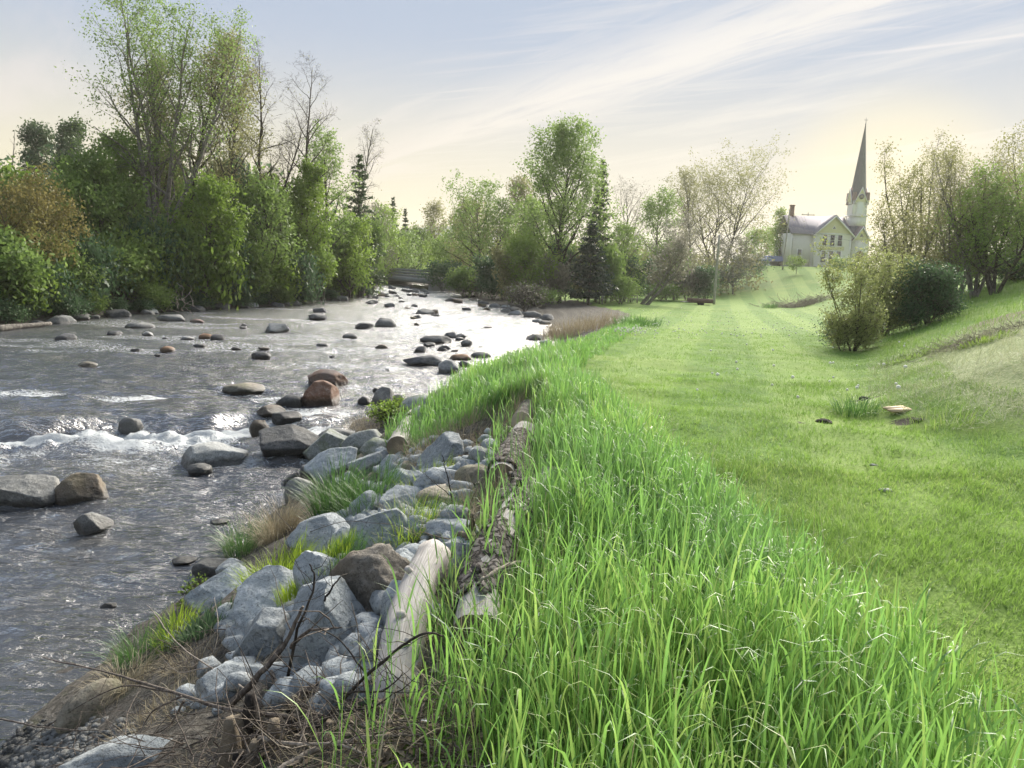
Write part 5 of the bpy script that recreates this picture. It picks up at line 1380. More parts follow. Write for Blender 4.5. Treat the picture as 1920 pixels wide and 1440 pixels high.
# --- far left bank
tree('tallest tree of the left bank, many upswept stems and thin green foliage', 292, 43, -75, 160, 'leaf_green', 'bark_pale', 19000, 0.14, 0.19, seed=5, clear=0.30, stems=5, n1=38, n2=8, n3=5, ang=0.62, splay=0.15, r0=0.26)
tree('tall tree with a thick dark crooked trunk right behind the tallest one', 330, 46, 30, 118, 'leaf_olive', 'bark_dark', 17000, 0.15, 0.26, seed=8, clear=0.36, stems=2, n1=24, n2=7, n3=5, ang=0.7, r0=0.30)
tree('sparse brownish tree between the dark-trunked tree and the bare one', 425, 48, 85, 100, 'leaf_olive', 'bark', 12000, 0.15, 0.26, seed=11, clear=0.35, n1=24, n2=7, n3=5, ang=0.7)
tree('tall bare tree with a fine fan of leafless twigs on the left bank', 528, 52, 72, 112, 'leaf_olive', 'bark', 500, 0.12, 0.2, seed=14, clear=0.36, n1=34, n2=8, n3=5, bare=3, ang=0.85, up=0.05, r0=0.24, stems=3, splay=0.16)
tree('small leafy tree with a rounded crown right of the tall bare tree', 605, 56, 225, 62, 'leaf_green', 'bark', 6000, 0.17, 0.22, seed=17, clear=0.25)
tree('thin leafless tree rising above the evergreen at the river bend', 680, 66, 215, 46, 'leaf_olive', 'bark_pale', 200, 0.12, 0.2, seed=20, clear=0.35, n1=22, bare=3, ang=0.6)
spruce('ragged evergreen leaning over the river bend on the left bank', 672, 64, 285, 62, 'needle_light', seed=23, ragged=0.5, per=5, size=0.22, density=0.9)
tree('russet-tan leafy tree at the left edge of the picture', 45, 33, 312, 92, 'leaf_tan', 'bark', 11000, 0.13, 0.2, seed=26, clear=0.18, stems=3, n1=22, ang=0.9, splay=0.2)
tree('mid-green tree right of the russet one', 190, 41, 285, 75, 'leaf_green', 'bark', 7650, 0.21, 0.20, seed=29, clear=0.15, n1=26, ang=1.0)
tree('yellow-green tree in front of the dark crooked trunk', 385, 43, 330, 70, 'leaf_fresh', 'bark', 6800, 0.21, 0.20, seed=32, clear=0.15, n1=26)
tree('broad green tree left of the tallest tree', 240, 45, 250, 62, 'leaf_green', 'bark', 6800, 0.21, 0.20, seed=35, clear=0.2, n1=26)
tree('light green tree below the bare tree on the left bank', 490, 48, 335, 68, 'leaf_green', 'bark', 6800, 0.21, 0.20, seed=38, clear=0.12, n1=26)
tree('bright yellow-green tree reaching over the water near the bend', 585, 53, 330, 62, 'leaf_fresh', 'bark', 7650, 0.21, 0.20, seed=41, clear=0.10, n1=26, lean=(0.04, -0.02))
tree('sunlit yellow-green tree at the river bend below the evergreen', 655, 60, 400, 60, 'leaf_fresh', 'bark', 6800, 0.21, 0.20, seed=44, clear=0.08, n1=24)
tree('grey-twigged half-leafed tree behind the sunlit one at the bend', 700, 72, 380, 40, 'leaf_grey', 'bark_pale', 3000, 0.16, 0.25, seed=47, clear=0.15, n1=22)
tree('slim leafy tree at the gap right of the russet tree', 128, 39, 335, 55, 'leaf_green', 'bark', 5525, 0.21, 0.20, seed=50, clear=0.15)
tree('left one of two flat-topped pines on the skyline', 75, 78, 232, 40, 'needle_light', 'bark', 4200, 0.30, 0.30, 'pine_tree', seed=51, clear=0.62, n1=22, n2=6, n3=3, ang=1.35, up=0.02)
tree('right one of two flat-topped pines on the skyline', 132, 74, 226, 46, 'needle_light', 'bark', 5200, 0.30, 0.30, 'pine_tree', seed=52, clear=0.58, n1=24, n2=6, n3=3, ang=1.35, up=0.02)
tree('dead bare snag on the skyline at the far left', 30, 80, 250, 24, 'leaf_olive', 'bark_pale', 0, seed=53, clear=0.55, n1=9, n2=3, n3=2)
BS = 'low leafy shrub in the unbroken thicket along the far left bank'
BG = 'thicket shrubs along the far left bank'
def copy_tree(src, base, sx, sz, rz, label, group):   # a thing and its parts; the meshes are shared
    r = src.copy(); COL.objects.link(r); r.location = [float(c) for c in base]; r.rotation_euler = (0, 0, rz); r.scale = (sx, sx, sz)
    r['label'] = label; r['group'] = group
    for ch_ in src.children:
        c = ch_.copy(); COL.objects.link(c); c.parent = r
    return r
PROTO = {}
rg = np.random.default_rng(61)
for k, px in enumerate(np.linspace(-70, 690, 26)):
    Yb = np.interp(px, [0, 300, 540, 690], [30.4, 40.6, 49.8, 68.0])+rg.uniform(0, 1.2); px += rg.uniform(-8, 8)
    top = 545-rg.uniform(40, 110)-0.03*px; rpx = rg.uniform(40, 62)*40/Yb; kind = k % 4
    base, H = place(px, Yb, top)
    if kind not in PROTO:
        PROTO[kind] = (bush(BS, px, Yb, top, rpx, ['leaf_dark', 'leaf_green', 'leaf_green', 'leaf_fresh'][kind], 5200, 0.23, group=BG, seed=600+k, stems=5, spread=0.32), H, rpx*Yb)
    else:
        src, h0, r0_ = PROTO[kind]; copy_tree(src, base, rpx*Yb/r0_, H/h0, rg.uniform(0, 6.28), BS, BG)
for k, px in enumerate(np.linspace(-60, 690, 20)):      # low fringe at the water
    Yb = np.interp(px, [0, 300, 540, 690], [29.6, 39.7, 48.9, 67.0])+rg.uniform(0, 0.5); px += rg.uniform(-10, 10)
    src, h0, r0_ = PROTO[0 if k % 3 else 2]; base, _ = place(px, Yb, 500)
    sc_k = rg.uniform(0.30, 0.5); copy_tree(src, base, sc_k*1.1, sc_k, rg.uniform(0, 6.28), 'knee-high dark bush overhanging the water along the far left bank', 'low bushes at the far left waterline')
UL = 'understorey tree filling the wood behind the far left bank'; UG = 'understorey trees on the left bank'
PROTO = {}
for k, px in enumerate(np.linspace(0, 660, 18)):
    Yb = np.interp(px, [0, 300, 540, 690], [37, 48, 57, 76])+rg.uniform(0, 5); px += rg.uniform(-10, 10)
    top = 345+rg.uniform(-50, 50)+(40 if px > 560 else 0); rpx = rg.uniform(48, 64)*44/Yb; kind = k % 4
    base, H = place(px, Yb, top)
    if kind not in PROTO:
        PROTO[kind] = (tree(UL, px, Yb, top, rpx, ['leaf_green', 'leaf_fresh', 'leaf_green', 'leaf_dark'][kind], 'bark', 6200, 0.30, 0.34, group=UG, seed=700+k, clear=0.08, n1=22, n2=6, n3=4), H, rpx*Yb)
    else:
        src, h0, r0_ = PROTO[kind]; copy_tree(src, base, rpx*Yb/r0_, H/h0, rg.uniform(0, 6.28), UL, UG)
# root tangle on the far bank
R0 = hit(310, 588, 0.0)
t = thing('root_tangle', 'tangle of pale exposed roots on the far bank below the tallest tree', 'roots', R0)
rg = np.random.default_rng(62); sg = []
for k in range(42):
    p = np.array([rg.uniform(-1.4, 1.4), rg.uniform(-0.4, 0.6), rg.uniform(0.0, 0.9)]); d = rg.normal(0, 1, 3)
    Pp = limb_pts(rg, p, d, rg.uniform(0.5, 1.6), 7, 0.45, -0.04)
    for i in range(7): sg.append([*Pp[i], *Pp[i+1], 0.03*(1-i/9), 0.03*(1-(i+1)/9)])
V, F = segs_mesh(sg, 5)
add('root', mesh_np('root', V, F, M['twig_pale'], True), t, kind='stuff')
# fallen trunk at the left waterline
A, B = hitw(-10, 622), hitw(95, 612)
t = thing('driftwood_log', 'long grey driftwood trunk lying at the waterline of the far left bank', 'log', A)
V, F, caps = tube(np.linspace([0, 0, 0.1], B-A+np.array([0, 0, 0.12]), 12), np.linspace(0.14, 0.08, 12), 9, 5, 0.1)
add('wood', mesh_np('wood', V, [F]+caps, M['bark_pale'], True), t)

# --- wood beyond, left and at the bridge
def wood_mass(name, label, pts_, n_, size, mat, seed, spread):
    V, F, rn = leaf_cloud(np.asarray(pts_), n_, spread, size, seed, 0.7, tri=True)
    add(name, mesh_np(name, V, F, M[mat], False, {'rnd': rn}), None, label, 'wood', None, 'stuff')
rg = np.random.default_rng(63); P_ = []
for k in range(900):
    X_ = rg.uniform(-150, -24); Y_ = 72+rg.uniform(0, 40)+0.1*abs(X_); h_ = 9.0+2.6*fbm(np.array([X_/9.0]), np.array([Y_/9.0]), oct=2, seed=5)[0]
    P_.append([X_, Y_, gz(X_, Y_)+h_*rg.random()**0.7])
wood_mass('distant_wood', 'dark continuous wood on the rise behind the left bank', P_, 26000, 0.55, 'leaf_dark', 64, 0.9)
P_ = []
for k in range(700):
    X_ = rg.uniform(-75, 12); Y_ = 165+rg.uniform(0, 30); h_ = 8.0+3.0*fbm(np.array([X_/8.0]), np.array([Y_/8.0]), oct=2, seed=6)[0]
    P_.append([X_, Y_, gz(X_, Y_)+h_*rg.random()**0.7])
wood_mass('distant_wood', 'hazy yellow-green wood far beyond the bridge', P_, 16000, 0.7, 'leaf_green', 65, 1.0)
tree('tall slender tree standing alone against the yellow sky above the bridge', 812, 135, 380, 22, 'leaf_olive', 'bark', 2600, 0.34, 0.45, seed=71, clear=0.35, n1=18, n2=5, n3=4)
spruce('left one of the thin spruces by the gap above the bridge', 735, 115, 372, 20, 'needle_light', seed=72, size=0.32, per=5, ragged=0.5)
spruce('right one of the thin spruces by the gap above the bridge', 758, 122, 392, 18, 'needle_light', seed=73, size=0.32, per=5, ragged=0.5)
tree('round yellow-green tree behind the bridge, left of the slender tree', 778, 130, 425, 40, 'leaf_fresh', 'bark', 4200, 0.36, 0.4, seed=74, clear=0.1)
tree('broad green tree right behind the middle of the bridge', 745, 118, 430, 44, 'leaf_green', 'bark', 4200, 0.34, 0.4, seed=75, clear=0.1)
tree('bright green tree at the right end of the bridge', 838, 108, 440, 40, 'leaf_fresh', 'bark', 4800, 0.3, 0.36, seed=76, clear=0.06)
tree('low green tree left end of the bridge', 700, 104, 445, 38, 'leaf_green', 'bark', 4200, 0.3, 0.36, seed=77, clear=0.06)
bush('green bush under the right end of the bridge', 830, 84, 488, 34, 'leaf_dark', 2600, 0.24, seed=78)
bush('olive bush hiding the bank right of the bridge', 862, 95, 478, 34, 'leaf_fresh', 2600, 0.24, seed=79)

# --- right bank of the upper river
tree('spreading half-bare willow-like tree left of the big maple', 905, 84, 335, 76, 'leaf_green', 'bark_dark', 9500, 0.23, 0.28, seed=81, clear=0.18, stems=2, n1=26, ang=0.85)
tree('thin brown tree behind the big maple', 965, 88, 330, 54, 'leaf_olive', 'bark', 7000, 0.24, 0.28, seed=82, clear=0.2)
tree('big green maple with an open top, tallest beside the upper river', 1050, 66, 222, 95, 'leaf_green', 'bark_dark', 19000, 0.22, 0.28, seed=83, clear=0.07, n1=40, n2=8, n3=5, ang=0.85, low=0.85)
tree('low yellow-green tree on the river side of the big maple', 985, 62, 440, 55, 'leaf_fresh', 'bark', 6000, 0.18, 0.24, seed=84, clear=0.1)
spruce('tall light green spruce right of the big maple', 1118, 70, 298, 46, 'needle_light', seed=85, size=0.24, per=7)
spruce('dark dense spruce in front of the tall light one', 1105, 62, 415, 50, 'needle', seed=86, size=0.20, per=9, density=1.3, ragged=0.15)
tree('leafless forked tree right of the spruces', 1172, 74, 330, 46, 'leaf_grey', 'bark_pale', 300, 0.16, 0.2, seed=87, clear=0.3, n1=18, bare=2, ang=0.6)
tree('dense dark green tree behind the leaning trunks', 1225, 92, 355, 52, 'leaf_green', 'bark', 7000, 0.25, 0.3, seed=88, clear=0.12)
tree('pale-stemmed young tree between the spruce and the leaning trunks', 1165, 72, 420, 42, 'leaf_green', 'bark_pale', 4500, 0.19, 0.25, seed=89, clear=0.1)
tree('large rounded airy tree left of the church', 1348, 128, 266, 102, 'leaf_olive', 'bark_dark', 13000, 0.28, 0.38, seed=90, clear=0.28, stems=4, n1=34, n2=8, n3=5, ang=0.62, splay=0.16, r0=0.3)
tree('half-bare dark tree left of the large rounded one', 1285, 118, 312, 45, 'leaf_olive', 'bark_dark', 3200, 0.26, 0.34, seed=91, clear=0.35, n1=20, ang=0.7)
tree('grey twiggy tree in front of the large rounded one', 1265, 86, 400, 58, 'leaf_grey', 'bark_pale', 3200, 0.19, 0.26, seed=92, clear=0.12, n1=24, bare=2)
tree('low leafless grey thicket tree above the hoop', 1375, 104, 440, 52, 'leaf_grey', 'bark_pale', 3800, 0.22, 0.28, seed=93, clear=0.08, bare=1)
tree('golden backlit tree between the large rounded tree and the church', 1425, 160, 425, 42, 'leaf_fresh', 'bark', 5200, 0.36, 0.4, seed=94, clear=0.1)
tree('golden leafy tree against the left wall of the church', 1458, 150, 392, 26, 'leaf_fresh', 'bark', 3600, 0.32, 0.36, seed=95, clear=0.15)
# two leaning trunks at the lawn's end
for lab, px, lx, sd in (('left one of two long trunks leaning right at the end of the lawn', 1203, 0.85, 96), ('right, lower one of two long trunks leaning right at the end of the lawn', 1212, 1.25, 97)):
    tree(lab, px, 68, 452 if sd == 96 else 478, 52, 'leaf_grey', 'bark_pale', 1500, 0.18, 0.25, seed=sd, clear=0.4, n1=14, n2=5, n3=4, lean=(lx, 0.0), r0=0.2)
bush('white-flowering grey bush behind the basketball hoop', 1272, 98, 505, 44, 'leaf_grey', 5200, 0.2, seed=101)
bush('dark evergreen hedge climbing towards the church, lower part', 1352, 108, 500, 36, 'leaf_dark', 4600, 0.22, seed=102)
bush('dark evergreen hedge climbing towards the church, upper part', 1398, 116, 476, 40, 'leaf_dark', 4600, 0.22, seed=103)
bush('grey-green brush by the river below the big maple', 945, 68, 520, 50, 'leaf_dark', 4600, 0.18, seed=104)
bush('grey brush hanging over the upper right bank', 900, 76, 515, 46, 'leaf_grey', 3600, 0.2, seed=105, bare=1)
bush('green brush at the foot of the big maple', 1005, 58, 540, 46, 'leaf_green', 4200, 0.16, seed=106)
bush('leafless brush leaning over the rocks of the right bank', 985, 52, 530, 40, 'leaf_grey', 900, 0.14, seed=107, bare=3)
bush('green brush between the dark spruce and the leaning trunks', 1165, 66, 520, 36, 'leaf_green', 3800, 0.16, seed=108)
bush('low green brush under the leaning trunks', 1240, 82, 530, 46, 'leaf_green', 4200, 0.18, seed=109)
rg = np.random.default_rng(68); FP = {}
FL = 'brush filling the gaps between the trees at the end of the lawn'
for k, px in enumerate([868, 888, 925, 960, 1000, 1030, 1062, 1085, 1135, 1150, 1185, 1215, 1250, 1290, 1325]):
    Yb = rg.uniform(66, 78)+(14 if px > 1200 else 0)-(6 if 930 < px < 1060 else 0); top = rg.uniform(455, 512); rpx = rg.uniform(26, 40); kind = k % 4
    base, H = place(px, Yb, top)
    if kind not in FP: FP[kind] = (bush(FL, px, Yb, top, rpx, ['leaf_green', 'leaf_grey', 'leaf_dark', 'leaf_olive'][kind], 3600, 0.24, group='gap-filling brush', seed=800+k, spread=0.22, stems=6), H, rpx*Yb)
    else: src, h0, r0_ = FP[kind]; copy_tree(src, base, rpx*Yb/r0_, H/h0, rg.uniform(0, 6.28), FL, 'gap-filling brush')
rg = np.random.default_rng(66); P_ = []
for k in range(600):
    X_ = rg.uniform(-4, 34); Y_ = 100+rg.uniform(0, 45)+0.4*X_*0; h_ = 6.0+2.0*fbm(np.array([X_/7.0]), np.array([Y_/7.0]), oct=2, seed=7)[0]
    P_.append([X_, Y_, gz(X_, Y_)+h_*rg.random()**0.8])
wood_mass('distant_wood', 'hazy olive wood behind the leaning trunks and the hoop', P_, 15000, 0.5, 'leaf_olive', 67, 0.8)

# --- right side
tree('olive-leafed multi-stemmed willow bush on the lawn at the foot of the slope', 1612, 22, 460, 64, 'leaf_willow', 'bark', 7500, 0.075, 0.13, 'shrub', 'shrub', 111, clear=0.06, stems=8, n1=28, n2=6, n3=5, low=0.7, ang=0.75, splay=0.42, r0=0.04)
tree('yellow-green willow bush just right of the olive one', 1668, 26, 455, 62, 'leaf_willow', 'bark', 7000, 0.085, 0.13, 'shrub', 'shrub', 112, clear=0.04, stems=7, n1=30, n2=6, n3=5, low=0.85, ang=0.6, splay=0.25, r0=0.04)
tree('dark green rounded bush on the slope', 1748, 25, 492, 62, 'leaf_dark', 'bark', 8500, 0.085, 0.12, 'shrub', 'shrub', 113, clear=0.05, stems=9, n1=30, n2=6, n3=5, low=0.9, ang=0.6, splay=0.32, r0=0.035)
tree('tall airy tree behind the willow bushes', 1705, 42, 262, 75, 'leaf_olive', 'bark', 9000, 0.12, 0.24, seed=114, clear=0.15, stems=5, n1=36, ang=0.75, splay=0.25)
tree('tallest tree of the clump at the right edge, twiggy crown', 1830, 32, 228, 112, 'leaf_olive', 'bark_pale', 7000, 0.08, 0.2, seed=115, clear=0.16, stems=6, n1=44, n2=8, n3=5, ang=0.8, splay=0.30, r0=0.10)
tree('leafy tree leaning right at the right edge of the picture', 1868, 31, 300, 90, 'leaf_green', 'bark', 11000, 0.10, 0.2, seed=116, clear=0.18, stems=4, n1=36, ang=0.85, splay=0.3, r0=0.11)
tree('dark-stemmed tree in the middle of the right-hand clump', 1790, 34, 285, 95, 'leaf_olive', 'bark_pale', 6000, 0.08, 0.2, seed=117, clear=0.12, stems=6, n1=44, ang=0.8, splay=0.35, r0=0.08)
tree('pale-leafed tree cut by the right edge of the picture', 1935, 38, 245, 100, 'leaf_olive', 'bark', 11000, 0.12, 0.22, seed=118, clear=0.15, stems=4, n1=34)
bush('green thicket behind the trunks of the right-hand clump', 1835, 38, 470, 70, 'leaf_green', 6500, 0.11, seed=119)
bush('green thicket at the right edge under the trees', 1905, 36, 480, 60, 'leaf_dark', 5500, 0.11, seed=120)
bush('olive thicket between the willow bushes and the tall clump', 1700, 36, 455, 66, 'leaf_olive', 6000, 0.11, seed=121)
tree('small thin-leaved sapling in front of the church', 1490, 118, 482, 16, 'leaf_fresh', 'bark', 1500, 0.2, 0.2, seed=122, clear=0.3, n1=10, n2=4, n3=3, ang=1.1)
bush('green shrub at the right corner of the church front', 1572, 112, 482, 20, 'leaf_green', 2200, 0.2, seed=123)
bush('low dark shrub at the foot of the olive willow bush', 1580, 23, 600, 28, 'leaf_dark', 1600, 0.06, seed=124, r0=0.012)
for lab, px, Y_, top, r in (('low olive growth round the stems of the olive willow bush, left side', 1592, 21.6, 585, 34), ('low olive growth between the two willow bushes', 1638, 22.6, 575, 34), ('low olive growth at the foot of the yellow-green willow bush', 1680, 25.2, 570, 34)):
    bush(lab, px, Y_, top, r, 'leaf_willow', 2600, 0.07, seed=int(px), r0=0.012, spread=0.10)
for lab, px, Y_, top, r in (('low green skirt of the dark rounded bush on the slope, left side', 1722, 24.6, 560, 32), ('low green skirt of the dark rounded bush on the slope, right side', 1772, 24.8, 555, 32)):
    bush(lab, px, Y_, top, r, 'leaf_dark', 2600, 0.075, seed=int(px), r0=0.012, spread=0.10)
for lab, px, Y_, top, r, m_, sd in (('airy olive tree filling the left half of the right-hand clump', 1735, 40, 285, 70, 'leaf_olive', 131), ('rounded grey-green tree low in the middle of the right-hand clump', 1800, 36, 345, 75, 'leaf_green', 132),
                              ('twiggy tree filling the clump towards the right edge', 1885, 41, 262, 80, 'leaf_olive', 133), ('small olive tree between the willow bushes and the clump', 1690, 34, 380, 55, 'leaf_olive', 134)):
    tree(lab, px, Y_, top, r, m_, 'bark_pale', 5500, 0.10, 0.24, seed=sd, clear=0.10, stems=4, n1=36, n2=7, n3=4, ang=0.95, splay=0.3, r0=0.09)
for lab, px, Y_, top, r, m_, sd in (('dense olive tree on the left of the gap above the bridge', 720, 100, 385, 36, 'leaf_fresh', 141), ('full green tree right of the gap above the bridge', 862, 104, 400, 40, 'leaf_green', 142),
                              ('tall leafy tree filling the right bank between the half-bare tree and the gap', 880, 92, 372, 42, 'leaf_olive', 143), ('bushy tree between the big maple and the half-bare tree', 1000, 78, 372, 48, 'leaf_green', 144)):
    tree(lab, px, Y_, top, r, m_, 'bark', 6500, 0.26, 0.32, seed=sd, clear=0.10, n1=26, n2=6, n3=4, ang=0.95)
# ------------------------------------------------------------------ boxes and prisms
def box(x0, x1, y0, y1, z0, z1):
    V = np.array([[x, y, z] for z in (z0, z1) for y in (y0, y1) for x in (x0, x1)], float)
    F = np.array([[0, 2, 3, 1], [4, 5, 7, 6], [0, 1, 5, 4], [2, 6, 7, 3], [0, 4, 6, 2], [1, 3, 7, 5]])
    return V, F
def part(name, parts, mat, parent, smooth=False):
    V, F = merge(parts); return add(name, mesh_np(name, V, F, M[mat], smooth), parent)
def prism(poly, y0, y1):             # polygon in (x, z) drawn out along y
    k = len(poly); bm = bmesh.new()
    a = [bm.verts.new((p[0], y0, p[1])) for p in poly]; b = [bm.verts.new((p[0], y1, p[1])) for p in poly]
    bm.faces.new(a); bm.faces.new(b[::-1])
    for i in range(k): bm.faces.new((a[i], b[i], b[(i+1) % k], a[(i+1) % k]))
    bmesh.ops.recalc_face_normals(bm, faces=bm.faces)
    return bm
def bm_obj(name, bm, mat, parent):
    me = bpy.data.meshes.new(name); bm.to_mesh(me); bm.free(); me.materials.append(M[mat]); return add(name, me, parent)
def clap(name, col, board=0.16):
    m, n, out = new_mat(name)
    geo = n.add('ShaderNodeNewGeometry'); sp = n.add('ShaderNodeSeparateXYZ'); n.link(geo.outputs['Position'], sp.inputs[0])
    fr = n.math('FRACT', n.math('DIVIDE', sp.outputs[2], board))
    nz = n.noise(geo.outputs['Position'], 1.5, 5.0, 0.6)
    c = n.mix(nz, tuple(0.88*x for x in col), col)
    principled(n, out, c, 0.7, n.math('POWER', fr, 0.5), 0.5, 0.03, 0.3)
    return m
M['clap_white'] = clap('clap_white', (0.80, 0.79, 0.72))
M['clap_cream'] = clap('clap_cream', (0.72, 0.69, 0.44))
M['trim'] = simple('trim', (0.78, 0.77, 0.73), 0.6, 0.04, 2.0, 0.05)
M['roof_metal'] = simple('roof_metal', (0.27, 0.255, 0.28), 0.75, 0.06, 1.0, 0.05, spec=0.1)
M['slate'] = simple('slate', (0.17, 0.17, 0.165), 0.7, 0.12, 3.0, 0.3)
M['slate_red'] = simple('slate_red', (0.27, 0.20, 0.18), 0.7, 0.1, 3.0, 0.3)
M['glass'] = simple('glass', (0.06, 0.06, 0.07), 0.12, 0.1, 1.0, 0.0, spec=0.6)
M['curtain'] = simple('curtain', (0.22, 0.20, 0.20), 0.8, 0.1, 2.0)
M['brick'] = simple('brick', (0.25, 0.16, 0.11), 0.9, 0.15, 8.0)
M['stone_base'] = simple('stone_base', (0.42, 0.42, 0.36), 0.9, 0.1, 3.0)
M['clock'] = simple('clock', (0.16, 0.15, 0.15), 0.5, 0.05)
M['metal'] = simple('metal', (0.30, 0.30, 0.30), 0.4, 0.05, metal=0.8)
M['steel_grey'] = simple('steel_grey', (0.20, 0.215, 0.195), 0.6, 0.08, 2.0)
M['concrete'] = simple('concrete', (0.33, 0.32, 0.30), 0.9, 0.1, 2.0)
M['pole_wood'] = bark_mat('pole_wood', (0.30, 0.28, 0.25), (0.50, 0.47, 0.43), 2.0, 0.01)
M['red_barn'] = simple('red_barn', (0.24, 0.09, 0.075), 0.85, 0.12, 2.0)
M['white_paint'] = simple('white_paint', (0.76, 0.77, 0.78), 0.6, 0.04)
M['teal_roof'] = simple('teal_roof', (0.30, 0.48, 0.46), 0.4, 0.06)
M['blue_tarp'] = simple('blue_tarp', (0.30, 0.34, 0.62), 0.6, 0.06)
M['board'] = simple('board', (0.55, 0.42, 0.26), 0.8, 0.12, 9.0)
M['dark_soil'] = simple('dark_soil', (0.04, 0.035, 0.025), 0.95, 0.3, 20.0, 0.8, 0.03)
M['rust'] = simple('rust', (0.16, 0.10, 0.085), 0.8, 0.15, 4.0)
M['wire'] = simple('wire', (0.05, 0.05, 0.05), 0.6)

# ------------------------------------------------------------------ the church (built facing -Y, metres)
s_m = FPX/CH_Y*(ray(1546, 503)[1])                    # picture pixels per metre at the church
ch = thing('church', 'white clapboard church with a tall grey spire, on the rise at the right', 'church', (CH[0], CH[1], CH[2]), 0.0)
def U(px): return (px-1546)/s_m                       # local x from a pixel column (upright edges)
EAVE, RIDGE = 6.5, 9.9
NX0, NX1 = -6.8, 4.6                                  # nave, side view
WX0, WX1 = -2.9, 4.0                                  # cross wing that faces us
part('foundation', [box(NX0-0.05, NX1+3.3, 0.05, 9.0, -0.8, 0.35), box(WX0-0.05, WX1+0.05, -1.25, 0.2, -0.8, 0.35)], 'stone_base', ch)
part('wall', [box(NX0, NX1, 0.1, 8.9, 0.35, EAVE)], 'clap_white', ch)
def roof_x(name, x0, x1, yc, half, ze, zr, over, thick, mat, parent):     # ridge along x
    parts = []
    for sg in (-1, 1):
        y1 = yc+sg*(half+over); zz = ze-over*(zr-ze)/half
        V = np.array([[x0, yc, zr], [x1, yc, zr], [x1, y1, zz], [x0, y1, zz], [x0, yc, zr+thick], [x1, yc, zr+thick], [x1, y1, zz+thick], [x0, y1, zz+thick]])
        F = np.array([[0, 1, 2, 3], [7, 6, 5, 4], [0, 4, 5, 1], [2, 6, 7, 3], [1, 5, 6, 2], [0, 3, 7, 4]])
        parts.append((V, F))
    return part(name, parts, mat, parent)
def roof_y(name, y0, y1, xc, half, ze, zr, over, thick, mat, parent):     # ridge along y
    parts = []
    for sg in (-1, 1):
        x1 = xc+sg*(half+over); zz = ze-over*(zr-ze)/half
        V = np.array([[xc, y0, zr], [xc, y1, zr], [x1, y1, zz], [x1, y0, zz], [xc, y0, zr+thick], [xc, y1, zr+thick], [x1, y1, zz+thick], [x1, y0, zz+thick]])
        F = np.array([[0, 1, 2, 3], [7, 6, 5, 4], [0, 4, 5, 1], [2, 6, 7, 3], [1, 5, 6, 2], [0, 3, 7, 4]])
        parts.append((V, F))
    return part(name, parts, mat, parent)
rf = roof_x('roof', NX0-0.3, NX1+0.1, 4.5, 4.4, EAVE, RIDGE, 0.35, 0.12, 'roof_metal', ch)
for k in range(23):                                   # standing seams
    x = NX0-0.1+k*0.52
    if WX0-0.2 < x < WX1: y_s = 1.0
    V, F = box(x, x+0.05, 0, 1, 0, 1)
    V2 = np.array([[x, 4.5, RIDGE+0.125], [x+0.05, 4.5, RIDGE+0.125], [x+0.05, -0.22, EAVE-0.25+0.13], [x, -0.22, EAVE-0.25+0.13]])
    V2 = np.vstack([V2, V2+np.array([0, 0, 0.06])])
    if x > WX0-0.3 and x < WX1+0.3: continue
    part('seam', [(V2, np.array([[0, 3, 2, 1], [4, 5, 6, 7], [0, 1, 5, 4], [2, 3, 7, 6], [1, 2, 6, 5], [0, 4, 7, 3]]))], 'roof_metal', rf)
part('chimney', [box(U(1488)-0.05, U(1488)+0.65, 4.2, 4.9, RIDGE-0.6, RIDGE+1.9), box(U(1488)-0.12, U(1488)+0.72, 4.13, 4.97, RIDGE+1.9, RIDGE+2.1)], 'brick', rf)
wg = bm_obj('wing_wall', prism([(WX0, 0.35), (WX1, 0.35), (WX1, EAVE), ((WX0+WX1)/2, RIDGE-0.15), (WX0, EAVE)], -1.2, 4.4), 'clap_white', ch)
gb = bm_obj('gable', prism([(WX0+0.05, EAVE+0.05), (WX1-0.05, EAVE+0.05), ((WX0+WX1)/2, RIDGE-0.25)], -1.26, -1.19), 'clap_cream', ch)
roof_y('wing_roof', -1.75, 4.4, (WX0+WX1)/2, (WX1-WX0)/2, EAVE, RIDGE-0.05, 0.45, 0.10, 'roof_metal', ch)
for sg in (-1, 1):                                    # raking boards
    xc = (WX0+WX1)/2; h2 = (WX1-WX0)/2+0.45; zl = EAVE-0.45*(RIDGE-0.05-EAVE)/((WX1-WX0)/2)
    V = np.array([[xc, -1.80, RIDGE-0.42], [xc, -1.80, RIDGE-0.06], [xc+sg*h2, -1.80, zl-0.01], [xc+sg*h2, -1.80, zl-0.36]])
    V = np.vstack([V, V+np.array([0, 0.06, 0])])
    part('rake_board', [(V, np.array([[0, 1, 2, 3], [7, 6, 5, 4], [0, 4, 5, 1], [1, 5, 6, 2], [2, 6, 7, 3], [3, 7, 4, 0]]))], 'trim', ch)
part('frieze', [box(WX0-0.05, WX1+0.05, -1.28, -1.2, EAVE-0.22, EAVE+0.05)], 'trim', ch)
part('belt_course', [box(WX0+1.2, WX1-1.2, -1.26, -1.2, 3.42, 3.6)], 'clap_cream', ch)
part('cream_band', [box(WX0+1.2, WX1-1.2, -1.24, -1.203, 3.62, 4.15)], 'clap_cream', ch)
for x in (WX0, WX1-0.22): part('corner_board', [box(x-0.03, x+0.25, -1.25, -1.02, 0.35, EAVE)], 'trim', ch)
for x in (NX0, NX1-0.25): part('corner_board', [box(x-0.03, x+0.25, 0.05, 0.3, 0.35, EAVE)], 'trim', ch)
